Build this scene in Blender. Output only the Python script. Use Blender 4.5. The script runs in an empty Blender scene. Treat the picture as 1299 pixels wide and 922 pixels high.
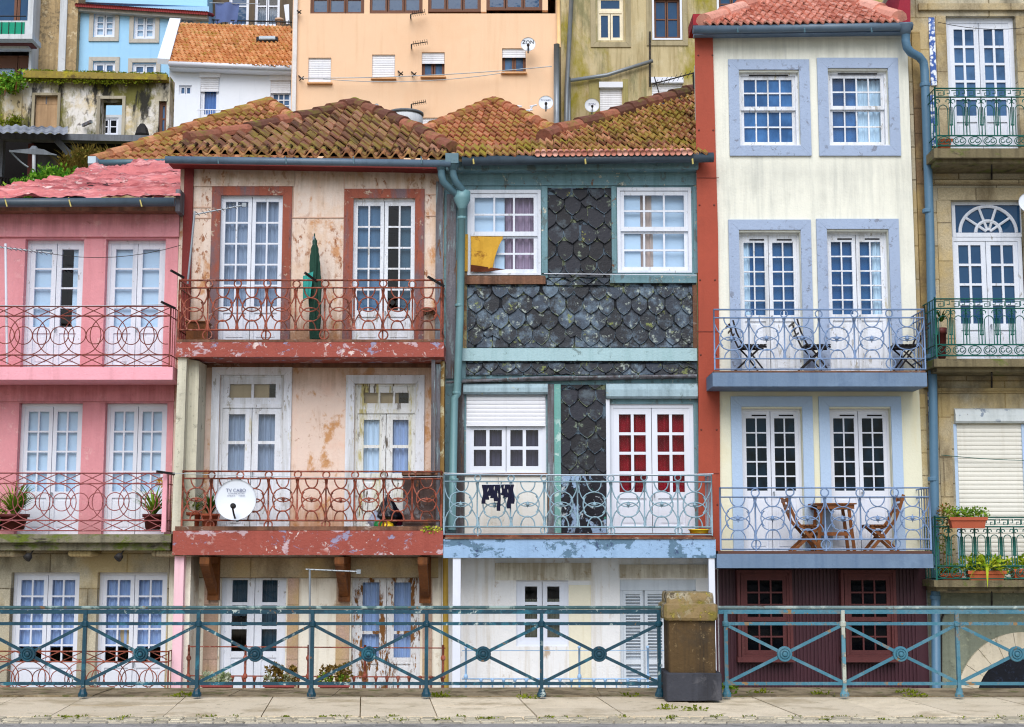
import bpy, math, random
from math import sin, cos, pi, radians, atan, atan2, sqrt
from mathutils import Vector, Matrix, noise
from mathutils.geometry import tessellate_polygon
rnd = random.Random(7)
SKY, SUN = 0.15, 2.6
C = bpy.context.scene.collection

# ---------------------------------------------------------------- camera geometry
F, CX, CY, DIST, CZ = 1850.0, 649.5, 461.0, 22.0, 1.7
PITCH = atan(229 / 1850)
_c, _s = cos(PITCH), sin(PITCH)
def ray(px, py):
    u, v = px - CX, CY - py
    return Vector((u, F*_c - v*_s, F*_s + v*_c))
def at(px, py, Y):
    d = ray(px, py); t = (Y + DIST) / d.y
    return Vector((d.x*t, Y, CZ + d.z*t))
def X(px, py, Y): return at(px, py, Y).x
def Z(py, Y): return at(CX, py, Y).z
class PM:
    """upright rectangle coordinates on the plane at depth Y, true at row ref"""
    def __init__(s, Y, ref):
        s.Y = Y; a = at(0, ref, Y).x; b = at(1000, ref, Y).x
        s.a = a; s.k = (b - a) / 1000
    def x(s, px): return s.a + s.k*px
    def z(s, py): return Z(py, s.Y)
    def p(s, px, py, dy=0.0): return Vector((s.x(px), s.Y + dy, Z(py, s.Y)))

# ---------------------------------------------------------------- mesh builder
class MB:
    def __init__(s): s.v = []; s.f = []
    def face(s, pts):
        n = len(s.v); s.v += [tuple(p) for p in pts]; s.f.append(tuple(range(n, n+len(pts))))
    def wb(s, x0, x1, y0, y1, z0, z1):
        if x0 > x1: x0, x1 = x1, x0
        if y0 > y1: y0, y1 = y1, y0
        if z0 > z1: z0, z1 = z1, z0
        n = len(s.v)
        s.v += [(x0,y0,z0),(x1,y0,z0),(x1,y1,z0),(x0,y1,z0),(x0,y0,z1),(x1,y0,z1),(x1,y1,z1),(x0,y1,z1)]
        s.f += [tuple(n+i for i in q) for q in ((0,1,5,4),(1,2,6,5),(2,3,7,6),(3,0,4,7),(4,5,6,7),(3,2,1,0))]
        return s
    def box(s, x0, y0, x1, y1, Yf, Yb, ref=None):
        if ref is None: ref = (y0+y1)/2
        return s.wb(X(x0,ref,Yf), X(x1,ref,Yf), Yf, Yb, Z(y1,Yf), Z(y0,Yf))
    def wpoly(s, pts, Yf, Yb):
        n = len(s.v); m = len(pts)
        s.v += [(p[0],Yf,p[1]) for p in pts] + [(p[0],Yb,p[1]) for p in pts]
        s.f.append(tuple(range(n, n+m))); s.f.append(tuple(range(n+2*m-1, n+m-1, -1)))
        for i in range(m):
            j = (i+1) % m; s.f.append((n+i, n+m+i, n+m+j, n+j))
        return s
    def poly(s, pts, Yf, Yb):
        q = [at(x,y,Yf) for x,y in pts]
        return s.wpoly([(p.x,p.z) for p in q], Yf, Yb)
    def tube(s, pts, r, n=6, closed=False, taper=None):
        pts = [Vector(p) for p in pts]; m = len(pts)
        base = len(s.v); up = None
        for i, p in enumerate(pts):
            a = pts[i-1] if (i > 0 or closed) else p
            b = pts[(i+1) % m] if (i < m-1 or closed) else p
            t = b - a
            if t.length < 1e-9: t = Vector((0,0,1))
            t.normalize()
            if up is None:
                up = Vector((0,1,0)) if abs(t.y) < .9 else Vector((1,0,0))
            s1 = t.cross(up)
            if s1.length < 1e-4:
                up = Vector((1,0,0)) if abs(t.x) < .9 else Vector((0,0,1)); s1 = t.cross(up)
            s1.normalize(); s2 = s1.cross(t); s2.normalize(); up = s2
            rr = r if taper is None else r*(1 + (taper-1)*i/max(1,m-1))
            for k in range(n):
                a_ = 2*pi*k/n + pi/n
                s.v.append(tuple(p + s1*(cos(a_)*rr) + s2*(sin(a_)*rr)))
        for i in range(m if closed else m-1):
            j = (i+1) % m
            for k in range(n):
                l = (k+1) % n
                s.f.append((base+i*n+k, base+i*n+l, base+j*n+l, base+j*n+k))
        if not closed:
            s.f.append(tuple(base+k for k in range(n)))
            s.f.append(tuple(base+(m-1)*n+k for k in reversed(range(n))))
        return s
    def bar(s, p0, p1, w, h, side=(0,1,0)):
        p0, p1 = Vector(p0), Vector(p1); t = (p1-p0).normalized(); sd = Vector(side)
        a = t.cross(sd).normalized()*(w/2); b = a.cross(t).normalized()*(h/2)
        n = len(s.v)
        for p in (p0, p1): s.v += [tuple(p-a-b), tuple(p+a-b), tuple(p+a+b), tuple(p-a+b)]
        s.f += [tuple(n+i for i in q) for q in ((0,1,2,3),(7,6,5,4),(0,4,5,1),(1,5,6,2),(2,6,7,3),(3,7,4,0))]
        return s
    def lathe(s, c, prof, n=16, ax=(0,0,1)):
        ax = Vector(ax).normalized(); u = ax.orthogonal().normalized(); w = ax.cross(u)
        c = Vector(c); b = len(s.v); m = len(prof)
        for r, h in prof:
            for k in range(n):
                a = 2*pi*k/n; s.v.append(tuple(c + ax*h + u*(r*cos(a)) + w*(r*sin(a))))
        for i in range(m-1):
            for k in range(n):
                l = (k+1) % n; s.f.append((b+i*n+k, b+i*n+l, b+(i+1)*n+l, b+(i+1)*n+k))
        s.f.append(tuple(b+k for k in reversed(range(n)))); s.f.append(tuple(b+(m-1)*n+k for k in range(n)))
        return s
    def ball(s, c, rx, ry, rz, n=12, m=8):
        prof = [(max(1e-3, sin(pi*i/m)), -cos(pi*i/m)) for i in range(m+1)]
        b = len(s.v); s.lathe((0,0,0), prof, n)
        for i in range(b, len(s.v)):
            x,y,z = s.v[i]; s.v[i] = (c[0]+x*rx, c[1]+y*ry, c[2]+z*rz)
        return s
    def grid(s, fn, nu, nv):
        b = len(s.v)
        for j in range(nv+1):
            for i in range(nu+1): s.v.append(tuple(fn(i/nu, j/nv)))
        for j in range(nv):
            for i in range(nu):
                a = b + j*(nu+1)+i; s.f.append((a, a+1, a+nu+2, a+nu+1))
        return s

OFF = {}
def link(o, parent, off):
    C.objects.link(o); OFF[o.name] = off
    if parent is not None: o.parent = parent
def build(mb, name, mat, parent=None, smooth=False, loc=None):
    off = OFF[parent.name] if parent is not None else Vector(loc if loc is not None else (0,0,0))
    me = bpy.data.meshes.new(name)
    me.from_pydata([(p[0]-off.x, p[1]-off.y, p[2]-off.z) for p in mb.v], [], mb.f)
    for m in (mat if isinstance(mat, (list, tuple)) else [mat]): me.materials.append(m)
    if smooth: me.shade_smooth()
    o = bpy.data.objects.new(name, me)
    if parent is None: o.location = off
    link(o, parent, off); return o
def tag(o, label=None, cat=None, group=None, kind=None):
    if label: o['label'] = label
    if cat: o['category'] = cat
    if group: o['group'] = group
    if kind: o['kind'] = kind
    return o
def thing(name, label, cat, loc=(0,0,0), group=None):
    o = bpy.data.objects.new(name, None); o.location = loc; o.empty_display_size = .2
    link(o, None, Vector(loc)); return tag(o, label, cat, group)
def copy_thing(root, delta, label=None):
    """copy of a thing, its parts and their sub-parts, moved by delta"""
    def rec(o, par):
        c = o.copy(); C.objects.link(c)
        if par is not None: c.parent = par
        OFF[c.name] = OFF[o.name] + Vector(delta)
        for ch in list(o.children): rec(ch, c)
        return c
    r = rec(root, None); r.location = Vector(root.location) + Vector(delta)
    if label: r['label'] = label
    return r
def text_mesh(body, size, centre, depth_dir=-1, squash=1.0):
    cu = bpy.data.curves.new('lettering', 'FONT'); cu.body = body; cu.size = size; cu.align_x = 'CENTER'; cu.align_y = 'CENTER'
    ob = bpy.data.objects.new('lettering', cu); C.objects.link(ob)
    dg = bpy.context.evaluated_depsgraph_get(); dg.update()
    me = bpy.data.meshes.new_from_object(ob.evaluated_get(dg))
    mb = MB(); c = Vector(centre)
    mb.v = [(c.x + v.co.x*squash, c.y, c.z + v.co.y) for v in me.vertices]
    mb.f = [tuple(p.vertices) for p in me.polygons]
    bpy.data.objects.remove(ob); bpy.data.curves.remove(cu); bpy.data.meshes.remove(me)
    return mb

# ---------------------------------------------------------------- materials
def lin(c): return tuple((x/255/12.92 if x/255 <= .04045 else ((x/255+.055)/1.055)**2.4) for x in c)
class G:
    def __init__(s, name):
        s.m = bpy.data.materials.new(name); s.m.use_nodes = True; s.nt = s.m.node_tree
        s.nt.nodes.clear(); s.out = s.nt.nodes.new('ShaderNodeOutputMaterial'); s._pos = {}
    def n(s, t, **kw):
        x = s.nt.nodes.new(t)
        for k, v in kw.items(): setattr(x, k, v)
        return x
    def L(s, a, b): s.nt.links.new(a, b)
    def set(s, sock, val):
        if hasattr(val, 'links'): s.L(val, sock)
        elif isinstance(val, (tuple, list)) and len(val) == 3 and sock.type == 'RGBA': sock.default_value = (*val, 1)
        else: sock.default_value = val
    def pos(s, sc=(1,1,1), rot=(0,0,0)):
        k = (tuple(sc), tuple(rot))
        if k not in s._pos:
            g = s.n('ShaderNodeNewGeometry'); m = s.n('ShaderNodeMapping')
            m.inputs['Scale'].default_value = sc; m.inputs['Rotation'].default_value = rot
            s.L(g.outputs['Position'], m.inputs['Vector']); s._pos[k] = m.outputs[0]
        return s._pos[k]
    def noise(s, scale, detail=5, rough=.6, sc=(1,1,1), dist=0.0):
        x = s.n('ShaderNodeTexNoise'); x.inputs['Scale'].default_value = scale; x.inputs['Detail'].default_value = detail
        x.inputs['Roughness'].default_value = rough; x.inputs['Distortion'].default_value = dist
        s.L(s.pos(sc), x.inputs['Vector']); return x.outputs['Fac']
    def ramp(s, f, lo, hi, a=0.0, b=1.0):
        x = s.n('ShaderNodeMapRange'); x.clamp = True
        for i, v in zip((1,2,3,4), (lo,hi,a,b)): x.inputs[i].default_value = v
        s.L(f, x.inputs[0]); return x.outputs[0]
    def math(s, op, a, b):
        x = s.n('ShaderNodeMath', operation=op); s.set(x.inputs[0], a); s.set(x.inputs[1], b); return x.outputs[0]
    def mix(s, f, a, b, blend='MIX'):
        x = s.n('ShaderNodeMix', data_type='RGBA', blend_type=blend)
        s.set(x.inputs[0], f); s.set(x.inputs[6], a); s.set(x.inputs[7], b); return x.outputs[2]
    def island(s):
        return s.n('ShaderNodeNewGeometry').outputs['Random Per Island']
    def up(s):
        g = s.n('ShaderNodeNewGeometry'); x = s.n('ShaderNodeSeparateXYZ'); s.L(g.outputs['Normal'], x.inputs[0]); return x.outputs[2]
    def height(s):
        g = s.n('ShaderNodeNewGeometry'); x = s.n('ShaderNodeSeparateXYZ'); s.L(g.outputs['Position'], x.inputs[0]); return x.outputs[2]
    def bump(s, h, st=.3, d=.02):
        x = s.n('ShaderNodeBump'); x.inputs['Strength'].default_value = st; x.inputs['Distance'].default_value = d
        s.set(x.inputs['Height'], h); return x.outputs[0]
    def done(s, col, rough=.7, nor=None, metal=0.0, spec=.3, ior=1.45):
        b = s.n('ShaderNodeBsdfPrincipled'); s.set(b.inputs['Base Color'], col); s.set(b.inputs['Roughness'], rough)
        b.inputs['Metallic'].default_value = metal; b.inputs['IOR'].default_value = ior
        b.inputs['Specular IOR Level'].default_value = spec
        if nor is not None: s.L(nor, b.inputs['Normal'])
        s.L(b.outputs[0], s.out.inputs[0]); return s.m

def scl(c, k): return tuple(min(1, x*k) for x in c)
def paint(name, col, var=.12, scale=2.2, streak=None, blotch=(), rough=.65, bump=.25, bscale=30, spec=.3, metal=0.0, grain=None, drips=()):
    """weathered paint or plaster. blotch: list of (colour, scale, threshold, softness, amount, (sx,sy,sz))"""
    g = G(name); c = lin(col)
    k = g.mix(g.ramp(g.noise(scale), .3, .7), scl(c, 1-var), scl(c, 1+var))
    k = g.mix(g.ramp(g.noise(scale*9, 3), .35, .7, 0, .5), k, scl(c, 1-var*1.3))
    h = g.noise(bscale, 4)
    if streak:
        sc, amt = streak[0], streak[1]; thr = streak[2] if len(streak) > 2 else .5
        f = g.ramp(g.noise(1.0, 6, .65, (7, 7, .45)), thr, thr+.22, 0, amt)
        k = g.mix(f, k, lin(sc))
    for bl in blotch:
        bc, bs, thr, soft, amt = bl[:5]; sc = bl[5] if len(bl) > 5 else (1,1,1)
        f = g.ramp(g.noise(bs, 8, .68, sc, .3), thr-(.03 if bs >= 5 else 0), thr+soft-(.03 if bs >= 5 else 0), 0, amt)
        if bs >= 5: f = g.math('MULTIPLY', f, g.ramp(g.noise(bs*.16+.4, 3, .6, (1.2,1,.8)), .44, .58))
        k = g.mix(f, k, lin(bc))
        if soft < .06: h = g.math('SUBTRACT', h, g.math('MULTIPLY', f, .8))
    for zt, ln, dc, amt, *sf in drips:      # rain stains running down from (or creeping up to) a ledge at height zt
        hh = g.ramp(g.height(), zt-ln, zt, 0, 1) if ln > 0 else g.ramp(g.height(), zt, zt-ln, 1, 0)
        inside = g.ramp(g.height(), zt-sf[0], zt, 1, 0) if sf else g.math('LESS_THAN', g.height(), zt) if ln > 0 else g.math('GREATER_THAN', g.height(), zt)
        nz = g.math('ADD', g.math('MULTIPLY', g.noise(1.0, 6, .7, (9, 9, .5)), .75), g.math('MULTIPLY', g.noise(2.2, 5, .65), .55))
        f = g.ramp(g.math('ADD', nz, g.math('MULTIPLY', hh, .42)), .74, 1.02, 0, amt)
        k = g.mix(g.math('MULTIPLY', f, inside), k, lin(dc))
    if grain:
        f = g.ramp(g.noise(1.0, 5, .7, grain[1]), .45, .6, 0, grain[2]); k = g.mix(f, k, lin(grain[0]))
    return g.done(k, rough, g.bump(h, bump), metal, spec)

WHITE_CHIPS = [((160,156,146), 9, .62, .03, .9, (1.6,1,.55)), ((110,95,80), 20, .65, .03, .8, (1.5,1,.4))]
white = paint('white_paint', (220,226,237), .05, 3, ((176,184,198), .6, .50), [((150,148,142), 9, .64, .03, .8, (1.6,1,.6))], .5, .2)
white_worn = paint('worn_white_paint', (224,229,238), .06, 3, ((172,172,168), .7, .47), WHITE_CHIPS + [((186,174,120), 2.6, .62, .05, .6, (2,1,.4))], .6, .35)
white_peel = paint('peeling_white_paint', (216,218,222), .06, 3, ((180,175,165), .7, .5), [((120,80,40), 3, .53, .03, 1, (2.4,1,.6)), ((150,105,60), 14, .59, .03, 1, (1.6,1,.5))], .65, .5)
white_clean = paint('clean_white_frame', (222,227,238), .03, 3, ((210,212,220), .3), (), .4, .05)
yellow_peel = paint('yellowed_peeling_frame', (226,229,230), .06, 3, ((196,190,140), .7, .50), WHITE_CHIPS + [((180,166,80), 2.2, .575, .06, .8, (2.5,1,.4)), ((85,70,50), 12, .6, .03, .9, (2,1,.3))], .7, .5)
pink_wall = paint('pink_plaster', (220,150,157), .08, 1.6, ((196,122,128), .45, .50), [((228,160,168), 1.2, .52, .2, .5), ((170,110,108), 14, .66, .03, .6), ((236,190,190), 6, .60, .05, .5)], .8, .35, drips=[(Z(262,0),.55,(150,92,96),.55),(Z(485,0),.5,(158,92,98),.6),(Z(678,0),-.5,(190,140,138),.5)])
pink_trim = paint('pink_trim', (238,170,182), .06, 2, ((190,130,135), .5, .55), [((150,110,100), 9, .68, .04, .6)], .8, .3)
peach = paint('peach_panels', (224,207,194), .06, 1.6, ((200,158,120), .6, .48), [((205,160,110), 1.1, .50, .2, .6), ((188,126,66), 1.6, .55, .08, .8, (1.5,1,1)), ((140,80,36), 7, .57, .06, .9, (1.5,1,.8)), ((60,45,35), 38, .68, .03, .8)], .75, .4, drips=[(Z(213,0),.45,(150,128,100),.6),(Z(436,0),-.75,(140,92,52),.75)])
peach_low = paint('peach_plaster', (229,207,193), .05, 1.6, ((214,180,160), .4, .52), [((225,180,155), 1.2, .5, .2, .6), ((190,134,74), 1.8, .54, .07, .85, (1.5,1,1)), ((208,188,170), .9, .52, .1, .6), ((160,110,70), 9, .62, .05, .7), ((110,80,60), 34, .68, .03, .7)], .8, .35, drips=[(Z(462,0),.5,(168,136,110),.6),(Z(674,0),-.6,(176,120,70),.7)])
cream = paint('cream_plaster', (231,231,218), .03, 1.2, ((184,187,180), .6, .51), [((205,206,196), .9, .52, .2, .5), ((150,150,140), 26, .69, .04, .5)], .85, .25, drips=[(Z(196,-.12),1.0,(164,166,160),.38,.30),(Z(48,-.12),.5,(182,182,168),.5)])
cream_low = paint('yellow_cream_plaster', (230,228,204), .03, 1.2, ((220,205,150), .4, .55), [((225,215,170), .9, .5, .2, .5)], .85, .2)
ivory = paint('ivory_plaster', (232,227,212), .05, 1.6, ((178,160,130), .6, .50), [((168,140,100), 2.2, .6, .08, .7), ((120,105,90), 20, .66, .03, .7)], .85, .35, drips=[(Z(706,0),.6,(140,122,92),.7)])
ivory_low = paint('grimy_white_boards', (232,232,232), .05, 1.6, ((190,176,150), .6, .5), [((165,135,95), 2.0, .6, .08, .7, (1.6,1,1)), ((130,120,105), 18, .69, .03, .7)], .8, .35)
trim_blue = paint('grey_blue_trim', (158,175,202), .05, 2, ((140,152,178), .4, .55), [((120,125,140), 11, .61, .03, .8), ((70,65,65), 24, .66, .03, .8)], .6, .35)
trim_pale = paint('pale_blue_trim', (176,199,226), .04, 2, ((160,182,214), .35, .55), [((130,140,155), 14, .7, .03, .7)], .6, .25)
slab_blue = paint('blue_grey_slab', (108,130,156), .08, 2.2, ((82,106,136), .6, .47), [((132,156,184), 1.6, .52, .2, .6)], .6, .2)
slab_flake = paint('flaked_blue_slab', (150,182,216), .06, 2, ((120,150,185), .4, .5), [((88,118,140), 2.6, .515, .03, .95, (1,1,1.2)), ((60,75,110), 11, .60, .03, .9)], .65, .4)
slab_red = paint('flaked_red_slab', (158,80,68), .10, 2, ((135,60,50), .4, .5), [((196,170,176), 2.6, .575, .03, .95, (.8,1,1.3)), ((225,205,200), 9, .615, .02, .95), ((150,150,180), 4, .60, .03, .9, (.8,1,1.2))], .65, .45)
red_clad = paint('red_cladding', (164,74,54), .08, 1.2, ((130,56,42), .4, .52), [((120,52,40), 1.4, .58, .2, .5)], .6, .15)
dark_red = paint('dark_red_post', (118,44,42), .12, 2, ((80,35,32), .5, .5), [((150,120,110), 9, .66, .03, .7)], .7, .3)
surround_red = paint('red_brown_surround', (150,82,64), .12, 2, ((112,60,50), .5, .5), [((108,94,100), 1.2, .46, .12, .9, (2,1,.5)), ((196,180,160), 9, .62, .03, .8), ((60,50,50), 14, .62, .04, .8, (2,1,.5))], .7, .4)
teal = paint('teal_boards', (116,150,160), .10, 2, ((84,118,120), .6, .46), [((96,108,108), 4, .56, .05, .8, (1.4,1,.8)), ((205,200,180), 12, .63, .03, .8), ((120,75,45), 7, .64, .04, .9)], .7, .4)
teal_pale = paint('pale_teal_band', (164,194,200), .06, 2, ((130,166,168), .5, .5), [((110,130,130), 9, .60, .03, .8)], .65, .3)
teal_bright = paint('bright_teal_strip', (116,168,162), .10, 2, ((70,160,140), .6, .45), [((190,215,210), 6, .58, .05, .8)], .65, .3)
grey_wood = paint('grey_weathered_wood', (120,120,128), .18, 2, ((70,60,55), .8, .42), [((150,170,175), 5, .56, .05, .7, (3,1,.4)), ((120,80,45), 6, .62, .05, .9, (3,1,.4))], .85, .6)
brown_wood = paint('brown_weathered_wood', (128,92,72), .18, 2, ((75,55,45), .8, .45), [((165,150,140), 7, .6, .05, .8, (1,1,2))], .85, .6)
bracket_wood = paint('varnished_bracket_wood', (122,72,32), .25, 3, ((70,38,16), .8, .45), (), .6, .4)
teak = paint('brown_wood_furniture', (140,86,46), .2, 6, ((100,58,30), .6, .45), (), .55, .2)
black_wood = paint('black_slats', (30,24,26), .2, 6, None, (), .5, .1)
gutter_grey = paint('blue_grey_gutter', (92,112,130), .1, 3, ((70,85,100), .5, .5), (), .4, .1, spec=.5)
gutter_dark = paint('dark_grey_gutter', (66,80,92), .12, 3, ((50,58,66), .5, .5), (), .4, .1, spec=.5)
gutter_teal = paint('teal_gutter', (82,114,126), .1, 3, ((60,95,108), .5, .5), [((150,180,185), 9, .66, .03, .6)], .4, .1, spec=.5)
pipe_teal = paint('teal_pipe', (110,150,156), .08, 3, ((90,135,142), .5, .5), [((110,80,50), 14, .7, .03, .8)], .45, .1, spec=.5)
pipe_blue = paint('blue_pipe', (84,120,146), .08, 3, ((64,104,132), .5, .5), [((140,170,190), 12, .68, .04, .6)], .45, .1, spec=.5)
pipe_ochre = paint('ochre_pipe', (170,140,60), .12, 3, ((120,95,45), .6, .5), (), .6, .2)
brass = paint('brass_clip', (200,185,110), .1, 8, None, (), .4, .05)
rust_rail = paint('rusty_red_iron', (150,80,62), .18, 3, None, [((96,52,38), 4, .50, .06, .9), ((186,128,112), 9, .56, .05, .8)], .6, .2)
pinkrust = paint('pink_brown_iron', (150,84,84), .15, 4, None, [((190,130,135), 10, .56, .06, .7), ((100,60,60), 14, .62, .05, .8)], .6, .2)
brownrust = paint('brown_iron', (128,66,56), .18, 4, None, [((90,45,40), 12, .58, .06, .8)], .6, .2)
blue_iron = paint('grey_blue_iron', (122,146,182), .1, 4, None, [((90,112,150), 10, .58, .06, .7)], .5, .1)
teal_iron = paint('grey_teal_iron', (140,168,182), .12, 4, None, [((95,125,140), 10, .58, .06, .8), ((150,150,90), 16, .68, .04, .7)], .5, .15)
pale_iron = paint('pale_blue_iron', (150,185,220), .1, 4, None, [((190,205,225), 10, .58, .06, .7)], .5, .1)
green_iron = paint('dark_green_iron', (30,92,82), .15, 4, None, [((20,60,60), 10, .58, .06, .8), ((60,125,110), 14, .64, .05, .6)], .5, .15)
fence_paint = paint('teal_fence_paint', (8,60,78), .16, 3, None, [((30,106,126), 5, .54, .08, .7), ((176,190,186), 10, .625, .02, .9), ((130,95,60), 14, .65, .03, .9)], .45, .2, spec=.5)
fence_worn = paint('worn_teal_fence_paint', (66,118,138), .14, 3, None, [((140,176,188), 6, .53, .08, .8), ((30,82,102), 6, .54, .06, .8), ((140,110,70), 9, .585, .03, .95)], .5, .3)
fence_rust = paint('rusted_cream_post', (176,182,172), .1, 3, None, [((140,100,55), 4, .48, .05, .9), ((80,140,160), 4, .50, .05, .9)], .6, .3)
maroon = paint('maroon_corrugated', (66,34,44), .08, 2, ((52,26,36), .5, .5), (), .5, .1, spec=.4)
maroon_wood = paint('brown_maroon_wood', (88,46,46), .12, 3, ((62,32,34), .5, .5), [((140,100,90), 14, .68, .03, .7)], .6, .25)
steel = paint('galvanised_steel', (140,148,155), .1, 5, None, (), .4, .1, metal=.3)
iron_dark = paint('dark_iron', (40,38,38), .15, 5, None, [((90,60,45), 12, .6, .05, .7)], .6, .15)
dish_white = paint('dish_enamel', (222,228,236), .02, 2, None, (), .35, .02, spec=.4)
ink = paint('blue_ink', (92,100,135), .1, 9, None, (), .6, .05)
ink_black = paint('black_ink', (25,25,30), .1, 9, None, (), .6, .05)
terracotta = paint('terracotta', (172,88,62), .12, 5, ((140,75,55), .4, .5), [((200,150,130), 9, .66, .05, .6)], .8, .25)
dark_pot = paint('dark_brown_pot', (92,42,40), .12, 5, None, (), .5, .1)
planter_red = paint('dusty_red_planter', (150,72,68), .12, 5, ((120,55,52), .5, .5), (), .7, .2)
clay_orange = paint('orange_clay', (176,92,58), .12, 5, None, (), .8, .2)
black_plastic = paint('black_bag_plastic', (24,24,34), .2, 6, None, (), .25, .5, bscale=9, spec=.6)
purple_bag = paint('purple_bag_plastic', (120,40,90), .2, 6, None, (), .3, .4, bscale=9, spec=.5)
white_bag = paint('white_bag_plastic', (170,180,205), .1, 6, None, (), .35, .4, bscale=9)
green_pl = paint('green_plastic', (40,150,80), .08, 6, None, (), .3, .05, spec=.5)
yellow_pl = paint('yellow_plastic', (232,196,40), .06, 6, None, (), .3, .05, spec=.5)
rust_box = paint('rusted_brown_box', (84,66,62), .2, 3, ((50,38,36), .6, .45), [((150,150,155), 2.6, .55, .08, .7), ((130,80,45), 6, .58, .06, .9)], .6, .3)
tarp_green = paint('green_canvas', (32,66,54), .12, 3, ((28,66,54), .5, .5), (), .8, .3)
teal_cloth = paint('turquoise_cloth', (60,160,150), .12, 6, None, (), .9, .3)
navy_cloth = paint('navy_cloth', (26,28,52), .2, 8, None, (), .95, .3)
blue_sheet = paint('grey_blue_sheet', (96,112,158), .1, 3, None, (), .95, .3)
yellow_board = paint('amber_cloth', (206,160,60), .12, 3, ((170,120,35), .5, .5), [((110,60,25), 3, .58, .08, .8)], .9, .3)
charred = paint('charred_edge', (90,45,25), .3, 6, None, (), .9, .3)
sky_blue_wall = paint('sky_blue_plaster', (160,206,238), .03, .6, ((125,180,222), .4, .55), (), .85, .15)
pale_blue_wall = paint('paler_blue_plaster', (164,212,242), .03, .6, None, (), .85, .1)
orange_wall = paint('apricot_plaster', (240,203,168), .03, .5, ((224,182,142), .45, .52), [((234,190,152), .35, .50, .2, .6)], .85, .15)
ochre_wall = paint('mossy_ochre_plaster', (196,181,142), .10, .6, ((136,118,74), .7, .46), [((205,195,165), .6, .55, .12, .6), ((146,136,36), .42, .485, .10, .9, (1,1,.6)), ((116,118,84), .8, .53, .1, .7, (1.6,1,.4)), ((80,78,60), 1.0, .55, .15, .75, (2,1,.35))], .9, .4)
pebble_wall = paint('brown_pebble_dash', (176,152,114), .16, 1.2, ((120,104,78), .7, .46), [((110,98,78), 7, .51, .08, .85), ((206,190,158), 9, .56, .06, .7)], .95, .8, bscale=12)
conc = paint('pale_concrete', (204,208,212), .06, 1, ((140,142,142), .5, .5), [((120,120,110), 2, .62, .1, .5)], .9, .3)
white_house_wall = paint('white_render', (228,234,244), .03, .6, ((195,205,220), .4, .55), (), .85, .15)
ruin_wall = paint('ruined_render', (190,182,160), .12, 1.0, ((70,70,70), .9, .50), [((226,222,218), .8, .48, .06, .9), ((204,180,124), .6, .52, .08, .8), ((104,102,36), .8, .51, .07, .9, (1.3,1,.7)), ((40,40,42), 1.2, .505, .06, .92, (1.7,1,.5)), ((80,70,60), 7, .61, .04, .8)], .95, .7, bscale=8)
moss_coping = paint('mossy_coping', (150,132,66), .2, 1.5, None, [((176,164,44), 1.6, .5, .12, .9), ((92,76,48), 2.4, .56, .08, .9)], .95, .6)
shed_grey = paint('weathered_beam', (112,116,122), .15, 1.5, ((70,70,72), .6, .45), (), .9, .4)
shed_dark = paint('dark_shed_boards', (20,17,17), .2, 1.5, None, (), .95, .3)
white_alu = paint('white_shutter', (232,234,240), .03, 4, ((205,205,212), .5, .52), (), .45, .05)
cream_shutter = paint('cream_shutter', (228,226,216), .03, 4, ((200,195,180), .5, .52), (), .5, .05)
grey_shutter_box = paint('streaked_shutter_box', (158,182,192), .1, 2, ((110,130,138), .7, .46), [((190,175,90), 3, .63, .06, .8), ((100,115,110), 7, .6, .05, .8)], .7, .3)
brown_frame = paint('brown_window_frame', (112,76,60), .1, 4, None, (), .6, .1)
tan_blind = paint('tan_blind', (206,172,128), .05, 6, ((180,146,104), .5, .5), (), .9, .1)
curtain_grey = paint('grey_lace', (158,168,186), .05, 8, None, (), .95, .2)
curtain_blue = paint('blue_lace', (172,190,224), .05, 8, None, (), .95, .2)
curtain_pale = paint('pale_net_curtain', (214,228,242), .03, 8, None, (), .95, .1)
curtain_mauve = paint('mauve_curtain', (178,150,168), .08, 8, None, (), .95, .2)
curtain_peach = paint('peach_curtain', (214,186,170), .08, 8, None, (), .95, .2)
curtain_red = paint('red_curtain', (132,8,32), .2, 2.4, None, [((90,6,26), 2.2, .48, .15, .8)], .9, .3)
curtain_dark = paint('dark_teal_drape', (52,76,88), .12, 4, None, (), .9, .3)
curtain_smoke = paint('smoke_drape', (112,106,124), .12, 4, None, (), .9, .3)
frosted = paint('whitened_blind', (210,226,240), .03, 2, None, (), .6, .05)
scrap_wood = paint('raw_boarding', (182,150,116), .12, 2, ((140,112,84), .6, .45), (), .9, .3)
screen_green = paint('green_screen', (30,150,120), .1, 3, None, (), .8, .2)
soil = paint('soil', (60,45,35), .3, 8, None, (), 1, .5)
lane_mat = paint('lane_paving', (176,168,154), .15, 1, None, (), .95, .5)
grey_panel = paint('grey_sheet_panel', (112,118,124), .12, 1.5, ((80,84,88), .6, .45), (), .8, .2)

def glass(name, col, rough=.04, ior=1.9, wob=.10, col2=None, sc=(1,1,1)):  # opaque panes; reflections are painted in as two base tones
    g = G(name); c = lin(col); c2 = lin(col2) if col2 else scl(c, .6)
    k = g.mix(g.ramp(g.noise(2.6, 4, .6, (1,1,.6)), .40, .60), scl(c, 1.15), scl(c2, .85))
    return g.done(k, rough, g.bump(g.noise(3, 2), wob, .02), 0, .5, ior)
glass_blue = glass('blue_reflection_glass', (66,100,138), ior=1.4, col2=(46,78,114))
glass_sky = glass('sky_reflection_glass', (62,108,160), ior=1.35, col2=(46,88,138))
glass_deep = glass('deep_reflection_glass', (40,82,130), ior=1.3, col2=(58,104,152))
glass_mid = glass('dim_reflection_glass', (30,64,98), ior=1.38, col2=(44,82,118))
glass_dark = glass('dark_reflection_glass', (5,16,24), ior=1.22, col2=(22,48,66))  # dark tones painted as the surroundings mirrored in the pane
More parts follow.
